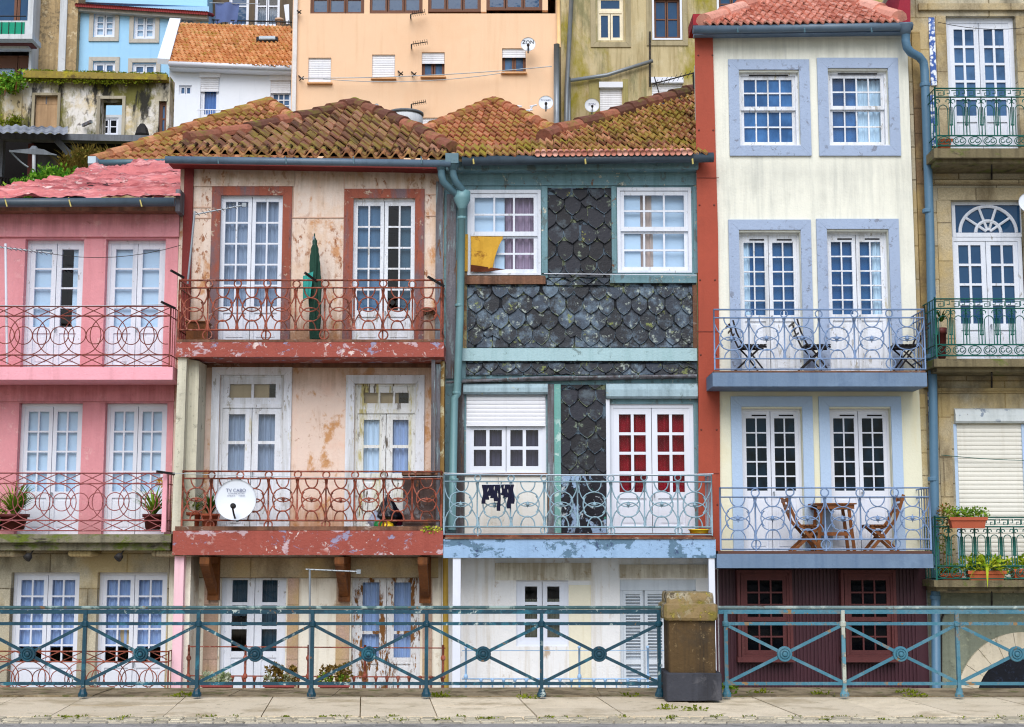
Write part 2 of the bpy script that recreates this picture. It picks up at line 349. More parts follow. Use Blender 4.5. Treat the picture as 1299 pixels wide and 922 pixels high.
glass_black = glass('black_glass', (8,10,15), ior=1.2)
def clear_glass(name, refl=.14, tint=(1,1,1)):
    g = G(name); t = g.n('ShaderNodeBsdfTransparent'); t.inputs[0].default_value = (*tint, 1)
    gl = g.n('ShaderNodeBsdfGlossy'); gl.inputs['Roughness'].default_value = .03
    g.L(g.bump(g.noise(2.5, 2), .05, .02), gl.inputs['Normal'])
    m = g.n('ShaderNodeMixShader'); m.inputs[0].default_value = refl
    g.L(t.outputs[0], m.inputs[1]); g.L(gl.outputs[0], m.inputs[2]); g.L(m.outputs[0], g.out.inputs[0]); return g.m
glass_clear = clear_glass('clear_glass', .035, (.82,.90,.97))
glass_thin = clear_glass('thin_glass', .012)
glass_smoke = clear_glass('smoky_glass', .03, (.55,.6,.68))

def stone(name, col, bw, bh, joint=(120,112,95), var=.16, moss=None, dirt=(95,88,72), rotz=False, msize=.012, cemented=.0):
    g = G(name); c = lin(col)
    p = g.pos((1,1,1), (radians(90),0,0))
    b = g.n('ShaderNodeTexBrick'); b.offset = .5; b.inputs['Scale'].default_value = 1
    b.inputs['Brick Width'].default_value = bw; b.inputs['Row Height'].default_value = bh; b.inputs['Mortar Size'].default_value = msize
    b.inputs['Mortar Smooth'].default_value = .3
    b.inputs['Color1'].default_value = (*scl(c, 1-var), 1); b.inputs['Color2'].default_value = (*scl(c, 1+var), 1); b.inputs['Mortar'].default_value = (*lin(joint), 1)
    g.L(p, b.inputs['Vector']); k = b.outputs['Color']
    k = g.mix(g.ramp(g.noise(38, 4, .7), .42, .64, 0, .55), k, scl(c, .62))
    k = g.mix(g.ramp(g.noise(55, 3, .7), .5, .7, 0, .5), k, scl(c, 1.35))
    k = g.mix(g.ramp(g.noise(.9, 5, .6), .48, .6, 0, .6), k, scl(lin((196,170,112)), .9))
    k = g.mix(g.ramp(g.noise(1.3, 6, .65, (1.6,1,.7)), .48, .66, 0, .75), k, lin(dirt))
    if moss: k = g.mix(g.ramp(g.noise(2.2, 7, .7), moss[1], moss[1]+.1, 0, .85), k, lin(moss[0]))
    h = g.math('SUBTRACT', g.noise(30, 5), g.math('MULTIPLY', b.outputs['Fac'], 1.2))
    return g.done(k, .9, g.bump(h, .5, .02), 0, .2)
granite = stone('granite_ashlar', (186,178,156), 1.15, .52, (100,90,72))
granite_warm = stone('warm_granite', (180,166,136), 1.3, .6, (120,108,88), dirt=(110,96,72))
pink_granite = stone('pink_granite_jamb', (188,160,144), 3, .8, (150,130,115), dirt=(150,128,110))
quoin_pale = stone('pale_quoin', (220,206,168), 3, .34, (130,118,96), dirt=(190,165,110))
quoin_dark = stone('dark_quoin', (120,98,74), 3, .4, (80,66,50), dirt=(90,74,58))
arch_stone = paint('pale_arch_stone', (206,196,174), .08, 3, ((170,158,132), .6, .48), [((150,140,118), 7, .58, .06, .7)], .9, .4, bscale=18)
rough_cast = paint('grey_roughcast', (128,134,118), .12, 2, ((95,100,86), .6, .48), [((160,165,140), 9, .55, .1, .7), ((80,84,72), 14, .58, .1, .7)], .95, .8, bscale=14)
slab_mossy = paint('mossy_stone_slab', (132,126,106), .15, 2, ((74,72,60), .7, .45), [((96,110,34), 2.6, .50, .10, .9, (1,1,2)), ((46,44,40), 3.2, .57, .07, .9, (.7,1,2)), ((170,165,140), 5, .62, .05, .7)], .95, .6)
slab_stone = paint('stone_balcony_slab', (122,112,86), .15, 2, ((70,64,50), .7, .45), [((92,104,44), 3, .56, .08, .8, (1,1,2)), ((60,56,48), 4, .58, .08, .9, (.7,1,2))], .95, .5)
pillar_body = paint('dark_stained_granite', (88,70,46), .15, 2.5, ((46,40,34), .85, .47), [((60,54,46), 1.3, .50, .15, .8), ((150,130,95), 24, .6, .06, .7)], .95, .6, bscale=26)
pillar_cap = paint('lichened_cap_stone', (140,120,84), .18, 4, None, [((120,112,50), 3.5, .48, .1, .8), ((206,196,170), 5, .54, .05, .9), ((60,48,30), 5, .58, .06, .9), ((176,160,70), 14, .6, .05, .8)], .95, .8, bscale=16)
pillar_base = paint('black_painted_plinth', (62,64,72), .12, 3, ((36,36,40), .7, .46), [((95,95,100), 3, .58, .1, .6)], .85, .5)
kerb_mat = paint('kerb_stone', (160,142,112), .14, 1.5, None, [((104,90,66), 2.4, .48, .1, .85), ((96,100,48), 3.5, .55, .06, .8), ((196,182,152), 6, .58, .08, .6)], .95, .6, bscale=14)
slate = None
def slate_mat():
    g = G('lichened_slate'); i = g.island()
    cr = g.n('ShaderNodeValToRGB'); e = cr.color_ramp.elements
    e[0].color = (*lin((18,22,30)),1); e[1].color = (*lin((60,74,90)),1); e[0].position = .0; e[1].position = 1
    x = e.new(.5); x.color = (*lin((28,34,44)),1); x = e.new(.8); x.color = (*lin((40,50,64)),1)
    g.L(i, cr.inputs[0]); k = cr.outputs[0]
    k = g.mix(g.ramp(g.noise(2.2, 9, .75), .49, .62, 0, .62), k, lin((122,146,166)))
    k = g.mix(g.ramp(g.noise(12, 6, .75, (1,1,.5)), .50, .60, 0, .6), k, lin((24,28,36)))
    k = g.mix(g.ramp(g.noise(9, 8, .72), .58, .63, 0, .7), k, lin((170,182,172)))
    k = g.mix(g.ramp(g.noise(5, 7, .7), .60, .66, 0, .75), k, lin((130,140,70)))
    k = g.mix(g.ramp(g.noise(2.0, 6, .7), .56, .66, 0, .7), k, lin((24,24,30)))
    return g.done(k, .55, g.bump(g.noise(20, 6), .5), 0, .4)
slate = slate_mat()
def slate_dark_mat():
    g = G('dark_slate'); i = g.island()
    k = g.mix(i, lin((14,15,22)), lin((32,35,46)))
    k = g.mix(g.ramp(g.noise(2.2, 9, .75), .55, .66, 0, .5), k, lin((96,112,122)))
    k = g.mix(g.ramp(g.noise(5, 8, .72), .60, .65, 0, .7), k, lin((126,140,120)))
    k = g.mix(g.ramp(g.noise(4, 7, .7), .64, .69, 0, .7), k, lin((150,150,70)))
    return g.done(k, .6, g.bump(g.noise(20, 6), .5), 0, .4)
slate_dark = slate_dark_mat()
slate_rim = paint('slate_rim', (22,25,33), .2, 6, None, [((92,110,126), 4, .50, .05, .85), ((120,130,100), 4.5, .54, .04, .8)], .7, .3)
slate_torn = paint('torn_slate_backing', (34,34,42), .2, 4, ((20,22,28), .6, .45), [((150,176,206), 2.4, .515, .03, .95, (1.2,1,.8)), ((196,206,214), 7, .62, .02, .95), ((70,150,130), 6, .66, .03, .9)], .7, .5)

def tile_mat(name, a, b, c, moss=.55, mosscol=(150,138,40), dark=.6):
    g = G(name); i = g.island()
    cr = g.n('ShaderNodeValToRGB'); e = cr.color_ramp.elements
    e[0].color = (*lin(a),1); e[1].color = (*lin(c),1); x = e.new(.5); x.color = (*lin(b),1)
    g.L(i, cr.inputs[0]); k = cr.outputs[0]
    k = g.mix(g.ramp(g.noise(9, 6, .7), .48, .68, 0, .6), k, scl(lin(b), .45))
    k = g.mix(g.ramp(g.noise(1.1, 6, .68), dark, dark+.14, 0, .75), k, lin((64,50,44)))
    up = g.up()
    f = g.math('MULTIPLY', g.ramp(g.noise(2.6, 8, .75), moss, moss+.10), g.ramp(up, .2, .75, .35, 1))
    k = g.mix(g.math('MULTIPLY', f, .9), k, lin(mosscol))
    k = g.mix(g.ramp(g.noise(14, 5, .7), .66, .72, 0, .7), k, lin((196,186,150)))
    return g.done(k, .9, g.bump(g.noise(30, 5), .5), 0, .2)
tile_old = tile_mat('old_mossy_tile', (106,76,62), (154,108,86), (190,144,118), .48, (148,132,62), .56)
tile_mossy = tile_mat('very_mossy_tile', (122,82,64), (178,120,92), (212,156,126), .435, (160,150,52), .60)
tile_orange = tile_mat('orange_tile', (196,128,78), (218,152,100), (234,178,126), .52, (166,140,56), .62)
tile_rear = tile_mat('rust_orange_tile', (144,94,66), (184,122,88), (210,150,112), .465, (150,132,56), .57)
tile_new = tile_mat('salmon_tile', (194,124,106), (218,152,132), (234,178,160), .68, (150,130,60), .64)
ridge_old = tile_mat('old_ridge_tile', (92,66,58), (134,88,72), (174,112,90), .52, (120,116,50), .54)
roof_pink_m = paint('pink_roof_membrane', (202,118,118), .12, 2.0, None, [((232,166,164), 2.0, .50, .1, .8, (.6,2,3)), ((150,72,74), 2.2, .52, .08, .85, (.5,2,3.2)), ((244,210,205), 7, .59, .04, .8, (.7,1.5,2)), ((46,32,32), 2.6, .64, .02, .95, (.5,1,2))], .55, 1.0, bscale=6)

def leaf_mat(name, a, b, c=None):
    g = G(name); i = g.island()
    k = g.mix(i, lin(a), lin(b))
    if c: k = g.mix(g.ramp(g.noise(6, 3), .55, .65), k, lin(c))
    d = g.n('ShaderNodeBsdfDiffuse'); t = g.n('ShaderNodeBsdfTranslucent'); m = g.n('ShaderNodeMixShader'); m.inputs[0].default_value = .3
    g.L(k, d.inputs[0]); g.L(k, t.inputs[0]); g.L(d.outputs[0], m.inputs[1]); g.L(t.outputs[0], m.inputs[2]); g.L(m.outputs[0], g.out.inputs[0]); return g.m
leaf_green = leaf_mat('green_leaf', (70,116,34), (150,182,60), (196,200,86))
leaf_dark = leaf_mat('dark_leaf', (24,54,20), (66,104,36))
leaf_lime = leaf_mat('lime_leaf', (110,150,34), (196,206,60), (222,214,90))
leaf_straw = leaf_mat('straw_leaf', (110,96,44), (170,150,80), (90,110,40))
leaf_bronze = leaf_mat('bronze_leaf', (96,76,36), (150,124,62), (110,110,50))
leaf_yellow = leaf_mat('yellow_bloom', (206,160,50), (226,190,80))
leaf_grey = leaf_mat('silver_leaf', (150,160,120), (210,214,190), (120,140,80))
leaf_moss = leaf_mat('moss_leaf', (96,112,30), (150,160,50))

def azulejo():
    g = G('blue_white_tile_strip'); v = g.n('ShaderNodeTexVoronoi'); v.inputs['Scale'].default_value = 16
    g.L(g.pos((1,0,1)), v.inputs['Vector'])
    k = g.mix(g.ramp(v.outputs['Distance'], .44, .58), lin((226,232,240)), lin((46,84,158)))
    k = g.mix(g.ramp(g.noise(16, 3), .55, .6, 0, .8), k, lin((60,100,170)))
    return g.done(k, .3, None, 0, .5)
azulejo_m = azulejo()
def paving():
    g = G('pavement_flags'); c = lin((232,216,188))
    k = g.mix(g.ramp(g.island(), 0, 1), scl(c, .86), scl(c, 1.06))
    k = g.mix(g.ramp(g.noise(2.2, 7, .7), .45, .65, 0, .6), k, lin((200,184,154)))
    k = g.mix(g.ramp(g.noise(60, 4, .7), .5, .7, 0, .5), k, lin((176,160,132)))
    k = g.mix(g.ramp(g.noise(1.1, 6, .65), .53, .66, 0, .65), k, lin((164,146,114)))
    k = g.mix(g.ramp(g.noise(5, 7, .7), .60, .66, 0, .6), k, lin((128,120,84)))
    k = g.mix(g.ramp(g.noise(16, 4, .6), .68, .71, 0, .7), k, lin((96,88,74)))
    return g.done(k, .85, g.bump(g.noise(50, 5), .35), 0, .25)
paving_m = paving()
def sett():
    g = G('granite_setts'); c = lin((192,182,158))
    k = g.mix(g.island(), scl(c, .7), scl(c, 1.25))
    k = g.mix(g.ramp(g.noise(50, 4, .7), .5, .7, 0, .6), k, lin((100,92,80)))
    return g.done(k, .85, g.bump(g.noise(40, 5), .5), 0, .3)
sett_m = sett()
road_m = paint('road_surface', (156,152,148), .1, 1, None, [((110,108,104), 3, .5, .1, .7), ((170,165,150), 30, .58, .06, .7)], .9, .5)
ground_m = paint('earth', (110,104,84), .15, .3, None, [((80,88,48), .5, .5, .15, .8)], 1, .5)
hill_m = paint('hill_ground', (96,92,60), .2, .5, None, [((70,80,36), .7, .5, .15, .8)], 1, .5)
# ---------------------------------------------------------------- generators
def wallblock(parent, name, xl, xr, yt, yb, Y, mat, holes=(), ref=461, back=6.0, yt2=None, yb2=None, open_back=False):
    """solid storey with real openings; holes are pixel rects measured at their own mid row on depth Y"""
    x0, x1 = X(xl, ref, Y), X(xr, ref, Y)
    zt, zb = Z(yt, Y), Z(yb, Y); zt2 = Z(yt2, Y) if yt2 else zt; zb2 = Z(yb2, Y) if yb2 else zb
    outer = [(x0,zb),(x1,zb2),(x1,zt2),(x0,zt)]
    mb = MB(); loops = [[Vector((a,b,0)) for a,b in outer]]
    for h in holes:
        pm = PM(Y, (h[1]+h[3])/2); hx0, hx1, hz0, hz1 = pm.x(h[0]), pm.x(h[2]), pm.z(h[3]), pm.z(h[1])
        loops.append([Vector(q) for q in ((hx0,hz0,0),(hx0,hz1,0),(hx1,hz1,0),(hx1,hz0,0))])
        for a, b in (((hx0,hz0),(hx0,hz1)),((hx0,hz1),(hx1,hz1)),((hx1,hz1),(hx1,hz0)),((hx1,hz0),(hx0,hz0))):
            mb.face([(a[0],Y,a[1]),(a[0],Y+.28,a[1]),(b[0],Y+.28,b[1]),(b[0],Y,b[1])])
    flat = [p for l in loops for p in l]
    for t in tessellate_polygon(loops): mb.face([(flat[i].x, Y, flat[i].y) for i in t])
    n = len(outer)
    for i in range(n):
        a, b = outer[i], outer[(i+1)%n]; mb.face([(a[0],Y,a[1]),(b[0],Y,b[1]),(b[0],Y+back,b[1]),(a[0],Y+back,a[1])])
    if open_back:
        for t in tessellate_polygon(loops): mb.face([(flat[i].x, Y+back, flat[i].y) for i in reversed(t)])
    else: mb.face([(a[0],Y+back,a[1]) for a in outer])
    return build(mb, name, mat, parent)

def wavy(pm, xa, xb, ya, yb, yoff, amp=.02, folds=None, gather=0.0, seed=0):
    r = random.Random(seed); x0, x1, z0, z1 = pm.x(xa), pm.x(xb), pm.z(yb), pm.z(ya)
    w = abs(x1-x0); nf = folds or max(2, w/.085); ph = r.random()*6; mb = MB(); nu = max(8, int(nf*8))
    def fn(u, v):
        d = amp*(sin(u*nf*2*pi+ph+.5*sin(v*3+ph)) + .5*sin(u*nf*4.3*pi+ph*2))
        return (x0+(x1-x0)*u + gather*v*(x1-x0)*(.5-u), pm.Y+yoff+d, z0+(z1-z0)*v)
    return mb.grid(fn, nu, 6)

def casement(parent, name, x0, y0, x1, y1, Y, rec=.10, leaves=2, cols=2, rows=5, fr=4, st=5.5, tr=7, mun=2.2, gz=None, br=8,
             fmat=None, pane=None, curtains=(), transom=None, tcols=2, tcur=None, sillbar=False, panel=True, handle=True, gap=.8, pfill=(), label=None, rot=0.0):
    """hinged window or glazed door; gz = row where the glass ends (a solid panel follows)"""
    fmat = fmat or white; pane = pane or glass_clear
    pm = PM(Y, (y0+y1)/2); mb = MB(); pn = MB(); Yf = Y+rec
    def B(a, b, c, d, f, t): mb.wb(pm.x(a), pm.x(c), Yf+f, Yf+f+t, pm.z(d), pm.z(b))
    door = gz is not None and y1-gz > 20
    B(x0, y0, x0+fr, y1, 0, .07); B(x1-fr, y0, x1, y1, 0, .07); B(x0+fr, y0, x1-fr, y0+fr, 0, .07)
    if not door: B(x0+fr, y1-fr, x1-fr, y1, 0, .07)
    yb = y1 if door else y1-fr
    yt = y0+fr
    if transom:
        B(x0+fr, transom, x1-fr, transom+fr+1.5, -.012, .08)
        tw = (x1-x0-2*fr)
        a0, a1, b0, b1 = x0+fr, x1-fr, yt, transom
        B(a0,b0,a0+st,b1,.014,.05); B(a1-st,b0,a1,b1,.014,.05); B(a0+st,b0,a1-st,b0+st,.014,.05); B(a0+st,b1-st,a1-st,b1,.014,.05)
        for k in range(1, tcols):
            xm = a0+st+(a1-a0-2*st)*k/tcols; B(xm-1.6, b0+st, xm+1.6, b1-st, .016, .04)
        pn.face([(pm.x(a0+st),Yf+.04,pm.z(b1-st)),(pm.x(a1-st),Yf+.04,pm.z(b1-st)),(pm.x(a1-st),Yf+.04,pm.z(b0+st)),(pm.x(a0+st),Yf+.04,pm.z(b0+st))])
        yt = transom+fr+1.5
    lw = (x1-x0-2*fr)/leaves
    for l in range(leaves):
        a0, a1 = x0+fr+lw*l+(gap/2 if l else 0), x0+fr+lw*(l+1)-(gap/2 if l < leaves-1 else 0)
        ge = (gz if gz is not None else yb-br)
        B(a0, yt, a0+st, yb, .014, .05); B(a1-st, yt, a1, yb, .014, .05)
        B(a0+st, yt, a1-st, yt+tr, .014, .05)
        g0, g1, h0, h1 = a0+st, a1-st, yt+tr, ge
        if door:
            B(g0, ge, g1, ge+8, .014, .05); B(g0, yb-9, g1, yb, .014, .05)
            B(g0, ge+8, g1, yb-9, .034, .02)
            if panel: B(g0+3.5, ge+12, g1-3.5, yb-13, .024, .01)
        else: B(g0, ge, g1, yb, .014, .05)
        for k in range(1, rows):
            ym = h0+(h1-h0)*k/rows; B(g0, ym-mun/2, g1, ym+mun/2, .018, .03)
        for k in range(1, cols):
            xm = g0+(g1-g0)*k/cols; B(xm-mun/2, h0, xm+mun/2, h1, .0165, .034)
        pn.face([(pm.x(g0),Yf+.042,pm.z(h1)),(pm.x(g1),Yf+.042,pm.z(h1)),(pm.x(g1),Yf+.042,pm.z(h0)),(pm.x(g0),Yf+.042,pm.z(h0))])
    o = build(mb, name, fmat, parent)
    if label: o['label'] = label
    build(pn, 'pane', pane, o)
    for i, cu in enumerate(curtains):
        xa, xb, ya, yb_, m = cu[:5]; nm = cu[5] if len(cu) > 5 else 'curtain'; k = cu[6] if len(cu) > 6 else {}
        if nm == 'curtain': build(wavy(pm, xa, xb, ya, yb_, rec+.11+.02*i, seed=int(xa*7+ya), **k), nm, m, o, True)
        else: build(MB().wb(pm.x(xa), pm.x(xb), Yf+.09+.012*i, Yf+.10+.012*i, pm.z(yb_), pm.z(ya)), nm, m, o)
    if handle and leaves == 2:
        xm = (x0+x1)/2; ym = gz+2 if door else (yt+yb)/2
        h = MB(); p = pm.p(xm+2.5, ym, rec-.002); h.lathe(p, [(.012,0),(.012,.03)], 8, (0,-1,0)); h.bar(p+Vector((0,-.034,.01)), p+Vector((0,-.034,-.07)), .014, .012)
        build(h, 'handle', steel, o)
    return o

def sash(parent, x0, y0, x1, y1, Y, rec=.08, cols=4, rows=2, fr=5, st=5, mun=2, fmat=None, pane=None, curtains=(), mid=None, sill=True, brows=None, label=None):
    fmat = fmat or white; pane = pane or glass_blue
    pm = PM(Y, (y0+y1)/2); mb = MB(); pn = MB(); Yf = Y+rec
    def B(a, b, c, d, f, t): mb.wb(pm.x(a), pm.x(c), Yf+f, Yf+f+t, pm.z(d), pm.z(b))
    B(x0,y0,x0+fr,y1,0,.12); B(x1-fr,y0,x1,y1,0,.12); B(x0+fr,y0,x1-fr,y0+fr,0,.12); B(x0+fr,y1-fr*.7,x1-fr,y1,0,.12)
    ym = mid or (y0+y1)/2
    for (b0, b1, dp, rr) in ((y0+fr, ym+2, .025, rows), (ym-1, y1-fr*.7, .062, brows or rows)):
        a0, a1 = x0+fr, x1-fr
        B(a0,b0,a0+st,b1,dp,.035); B(a1-st,b0,a1,b1,dp,.035); B(a0+st,b0,a1-st,b0+st*1.1,dp,.035); B(a0+st,b1-st*1.1,a1-st,b1,dp,.035)
        g0,g1,h0,h1 = a0+st,a1-st,b0+st*1.1,b1-st*1.1
        for k in range(1, rr): q = h0+(h1-h0)*k/rr; B(g0,q-mun/2,g1,q+mun/2,dp+.004,.025)
        for k in range(1, cols): q = g0+(g1-g0)*k/cols; B(q-mun/2,h0,q+mun/2,h1,dp+.0025,.028)
        pn.face([(pm.x(g0),Yf+dp+.03,pm.z(h1)),(pm.x(g1),Yf+dp+.03,pm.z(h1)),(pm.x(g1),Yf+dp+.03,pm.z(h0)),(pm.x(g0),Yf+dp+.03,pm.z(h0))])
    o = build(mb, 'sash_window', fmat, parent)
    if label: o['label'] = label
    build(pn, 'pane', pane, o)
    for i, cu in enumerate(curtains):
        xa, xb, ya, yb_, m = cu[:5]; nm = cu[5] if len(cu) > 5 else 'curtain'; k = cu[6] if len(cu) > 6 else {}
        if nm == 'curtain': build(wavy(pm, xa, xb, ya, yb_, rec+.14+.03*i, seed=int(xa*7+ya), **k), nm, m, o, True)
        else: build(MB().wb(pm.x(xa), pm.x(xb), Yf+.115+.03*i, Yf+.125+.03*i, pm.z(yb_), pm.z(ya)), nm, m, o)
    if sill: build(MB().wb(pm.x(x0-4), pm.x(x1+4), Y-.03, Yf+.02, pm.z(y1+3.5), pm.z(y1+.2)), 'sill', fmat, o)
    return o

def surround(parent, x0, y0, x1, y1, t, Y, mat, proud=.03, bottom=True, name='window_surround', tb=None):
    """mitred flat board frame; outer rect, board width t"""
    pm = PM(Y, (y0+y1)/2); mb = MB(); f, b = Y-proud, Y-.002; tb = tb or t
    o = [(x0,y0),(x1,y0),(x1,y1),(x0,y1)]; i = [(x0+t,y0+t),(x1-t,y0+t),(x1-t,y1-(tb if bottom else 0)),(x0+t,y1-(tb if bottom else 0))]
    w = lambda q: (pm.x(q[0]), pm.z(q[1])); e = .35
    def sub(pts): mb.wpoly([w(p) for p in pts], f, b)
    sub([o[0],o[1],(i[1][0],i[1][1]-e),(i[0][0],i[0][1]-e)])
    sub([o[1],o[2],i[2],i[1]]); sub([o[3],o[0],i[0],i[3]])
    if bottom: sub([o[2],o[3],(i[3][0],i[3][1]+e),(i[2][0],i[2][1]+e)])
    return build(mb, name, mat, parent)

def roller(parent, x0, y0, x1, y1, Y, mat, pitch=4.5, name='roller_shutter'):
    pm = PM(Y, (y0+y1)/2); mb = MB(); n = max(3, int((y1-y0)/pitch)); a, b = pm.x(x0), pm.x(x1); zt, zb = pm.z(y0), pm.z(y1); h = (zt-zb)/n
    for k in range(n):
        z = zb+h*k; pr = [(0,0),(-.008,.12),(-.011,.5),(-.008,.85),(0,.92),(.004,1)]
        for (ya,ta),(yb,tb) in zip(pr, pr[1:]):
            mb.face([(a,Y+ya,z+h*ta),(b,Y+ya,z+h*ta),(b,Y+yb,z+h*tb),(a,Y+yb,z+h*tb)])
    mb.wb(a-.004, b+.004, Y-.022, Y+.004, zb-.03, zb-.002)
    return build(mb, name, mat, parent)

def circ(cx, cy, rx, ry=None, a0=0, a1=360, n=16):
    ry = ry or rx
    return [(cx+rx*cos(radians(a0+(a1-a0)*i/n)), cy+ry*sin(radians(a0+(a1-a0)*i/n))) for i in range(n+1)]
def railing_end(mb, pm, px, ys, yback, r):
    """return of a balcony rail from the front corner to the wall"""
    for y in ys:
        p = pm.p(px, y); mb.tube([p, Vector((p.x, yback, p.z))], r, 5)
    p = pm.p(px, ys[0]); q = pm.p(px, ys[-1]); zt, zb = p.z, q.z; n = 5
    for k in range(1, n):
        y = pm.Y+(yback-pm.Y)*k/n; mb.tube([(p.x,y,zt),(p.x,y,zb)], r*.8, 4)
    return mb
def ring_railing(parent, x0, x1, ys, Y, n, mat, r=.0115, stars=True, lowrings=True, back=0.0, ends=(1,1), label=None, ymid=None, half=False):
    y0, y1, y2, y3 = ys; pm = PM(Y, (y0+y3)/2); mb = MB(); w = (x1-x0)/n; H = y2-y1
    jr = random.Random(int(x0*3+y0))
    def P(pts):
        a, b, c = jr.uniform(-.45,.45), jr.uniform(-.45,.45), jr.uniform(-.006,.006)
        return [pm.p(q[0]+a+.25*sin(q[1]*.3+x0), q[1]+b+.35*sin(q[0]*.045+y0), c) for q in pts]
    T = lambda pts, rr=r*.78, k=5, cl=False: mb.tube(P(pts), rr*jr.uniform(.92,1.1), k, cl)
    for y, rr in ((y0,r*1.05),(y1,r),(y2,r),(y3,r*.95)): T([(x0,y),(x1,y)], rr)
    T([(x0,y0-1),(x0,y3+1)], r*1.15); T([(x1,y0-1),(x1,y3+1)], r*1.15)
    for k in range(1, n):
        x = x0+w*k; T([(x,y1),(x,y2)], r)
        T([(x,y2),(x,y3+2)] if k % 2 else [(x,y2),(x,y2+.5)], r*.9)
        q = circ(x, (y0+y1)/2, (y1-y0)*.47, n=14)[:-1]; T(q, r*.85, 5, True)
        if lowrings and k % 2 == 1 or lowrings == 2:
            T(circ(x, (y2+y3)/2, (y3-y2)*.47, n=14)[:-1], r*.8, 5, True)
        for e in (-1.2, 1.2):   # flared collar
            T([(x+e*1.5,y1+1),(x+e*.9,y1+H*.12),(x+e*.5,y1+H*.25)], r*.6); T([(x+e*1.5,y2-1),(x+e*.9,y2-H*.10),(x+e*.5,y2-H*.22)], r*.6)
    for k in range(n):
        c = x0+w*(k+.5)
        T(circ(c, y1, w*.215, H*.23, 180, 0, 12)); T(circ(c, y2, w*.215, H*.23, 180, 360, 12))
        T(circ(c, y1+H*.395, w*.325, H*.165)[:-1], cl=True); T(circ(c, y1+H*.63, w*.325, H*.165)[:-1], cl=True)
        for s in (-1, 1):
            T([(c+s*w*.5, y1+1), (c+s*w*.49, y1+H*.10), (c+s*w*.455, y1+H*.22), (c+s*w*.39, y1+H*.33), (c+s*w*.30, y1+H*.42)])
            T(circ(c, y1+H*.51, w*.345, H*.27, -42*s if s > 0 else 222, 42*s if s > 0 else 138, 8))
            T([(c+s*w*.5, y2-1), (c+s*w*.49, y2-H*.10), (c+s*w*.455, y2-H*.21), (c+s*w*.39, y2-H*.31), (c+s*w*.30, y2-H*.40)])
        if stars:
            yy = y1+H*.51; a = w*.12; sp = []
            for i in range(16):
                R = a if i % 4 == 0 else (a*.55 if i % 2 == 0 else a*.38); t = 2*pi*i/16; sp.append((c+R*cos(t), yy+R*sin(t)*.95))
            q = P(sp); mb.wpoly([(p.x,p.z) for p in q], Y-.012, Y+.012)
    if ends[0]: railing_end(mb, pm, x0, ys, back, r*.9)
    if ends[1]: railing_end(mb, pm, x1, ys, back, r*.9)
    o = build(mb, 'railing', mat, parent, True)
    if label: o['label'] = label
    return o
def circle_railing(parent, x0, x1, ys, Y, mat, r=.010, sp=33.6, R=23.5, r2=11.5, back=0.0, ends=(0,1), phase=0.0, lattice=True, name='railing'):
    y0, y1, y2, y3 = ys; pm = PM(Y, (y0+y3)/2); mb = MB(); ym = (y1+y2)/2; ry = (y2-y1)/2; jr = random.Random(int(x1*3+y0))
    def P(pts):
        a, b, c = jr.uniform(-.5,.5), jr.uniform(-.5,.5), jr.uniform(-.006,.006)
        return [pm.p(q[0]+a, q[1]+b+.4*sin(q[0]*.05+y0), c) for q in pts]
    T = lambda pts, rr=r*.75, k=5, cl=False: mb.tube(P(pts), rr, k, cl)
    for y in ys: T([(x0,y),(x1,y)], r*1.1)
    T([(x1,y0-1),(x1,y3+2)], r*1.3)
    if ends[0]: T([(x0,y0-1),(x0,y3+2)], r*1.3)
    def clip(pts):
        run = []
        for q in pts:
            if x0 <= q[0] <= x1: run.append(q)
            else:
                if len(run) > 1: T(run)
                run = []
        if len(run) > 1: T(run)
    k = -2; 
    while x0+phase+sp*k < x1+R:
        clip(circ(x0+phase+sp*k, ym, R, ry, n=28)); k += 1
    k = -2
    while x0+phase+sp*.6667*k < x1+r2:
        clip(circ(x0+phase+sp*.6667*k+sp*.15, ym, r2, n=18)); k += 1
    if lattice:
        st = sp*.85; k = -2
        while x0+st*k < x1:
            for (a, b) in ((y0,y1),(y2,y3)):
                clip([(x0+st*k+st*i/8, a+(b-a)*i/8) for i in range(9)]); clip([(x0+st*k+st*i/8, b+(a-b)*i/8) for i in range(9)])
            k += 1
    if ends[1]: railing_end(mb, pm, x1, ys, back, r*.9)
    return build(mb, name, mat, parent, True)
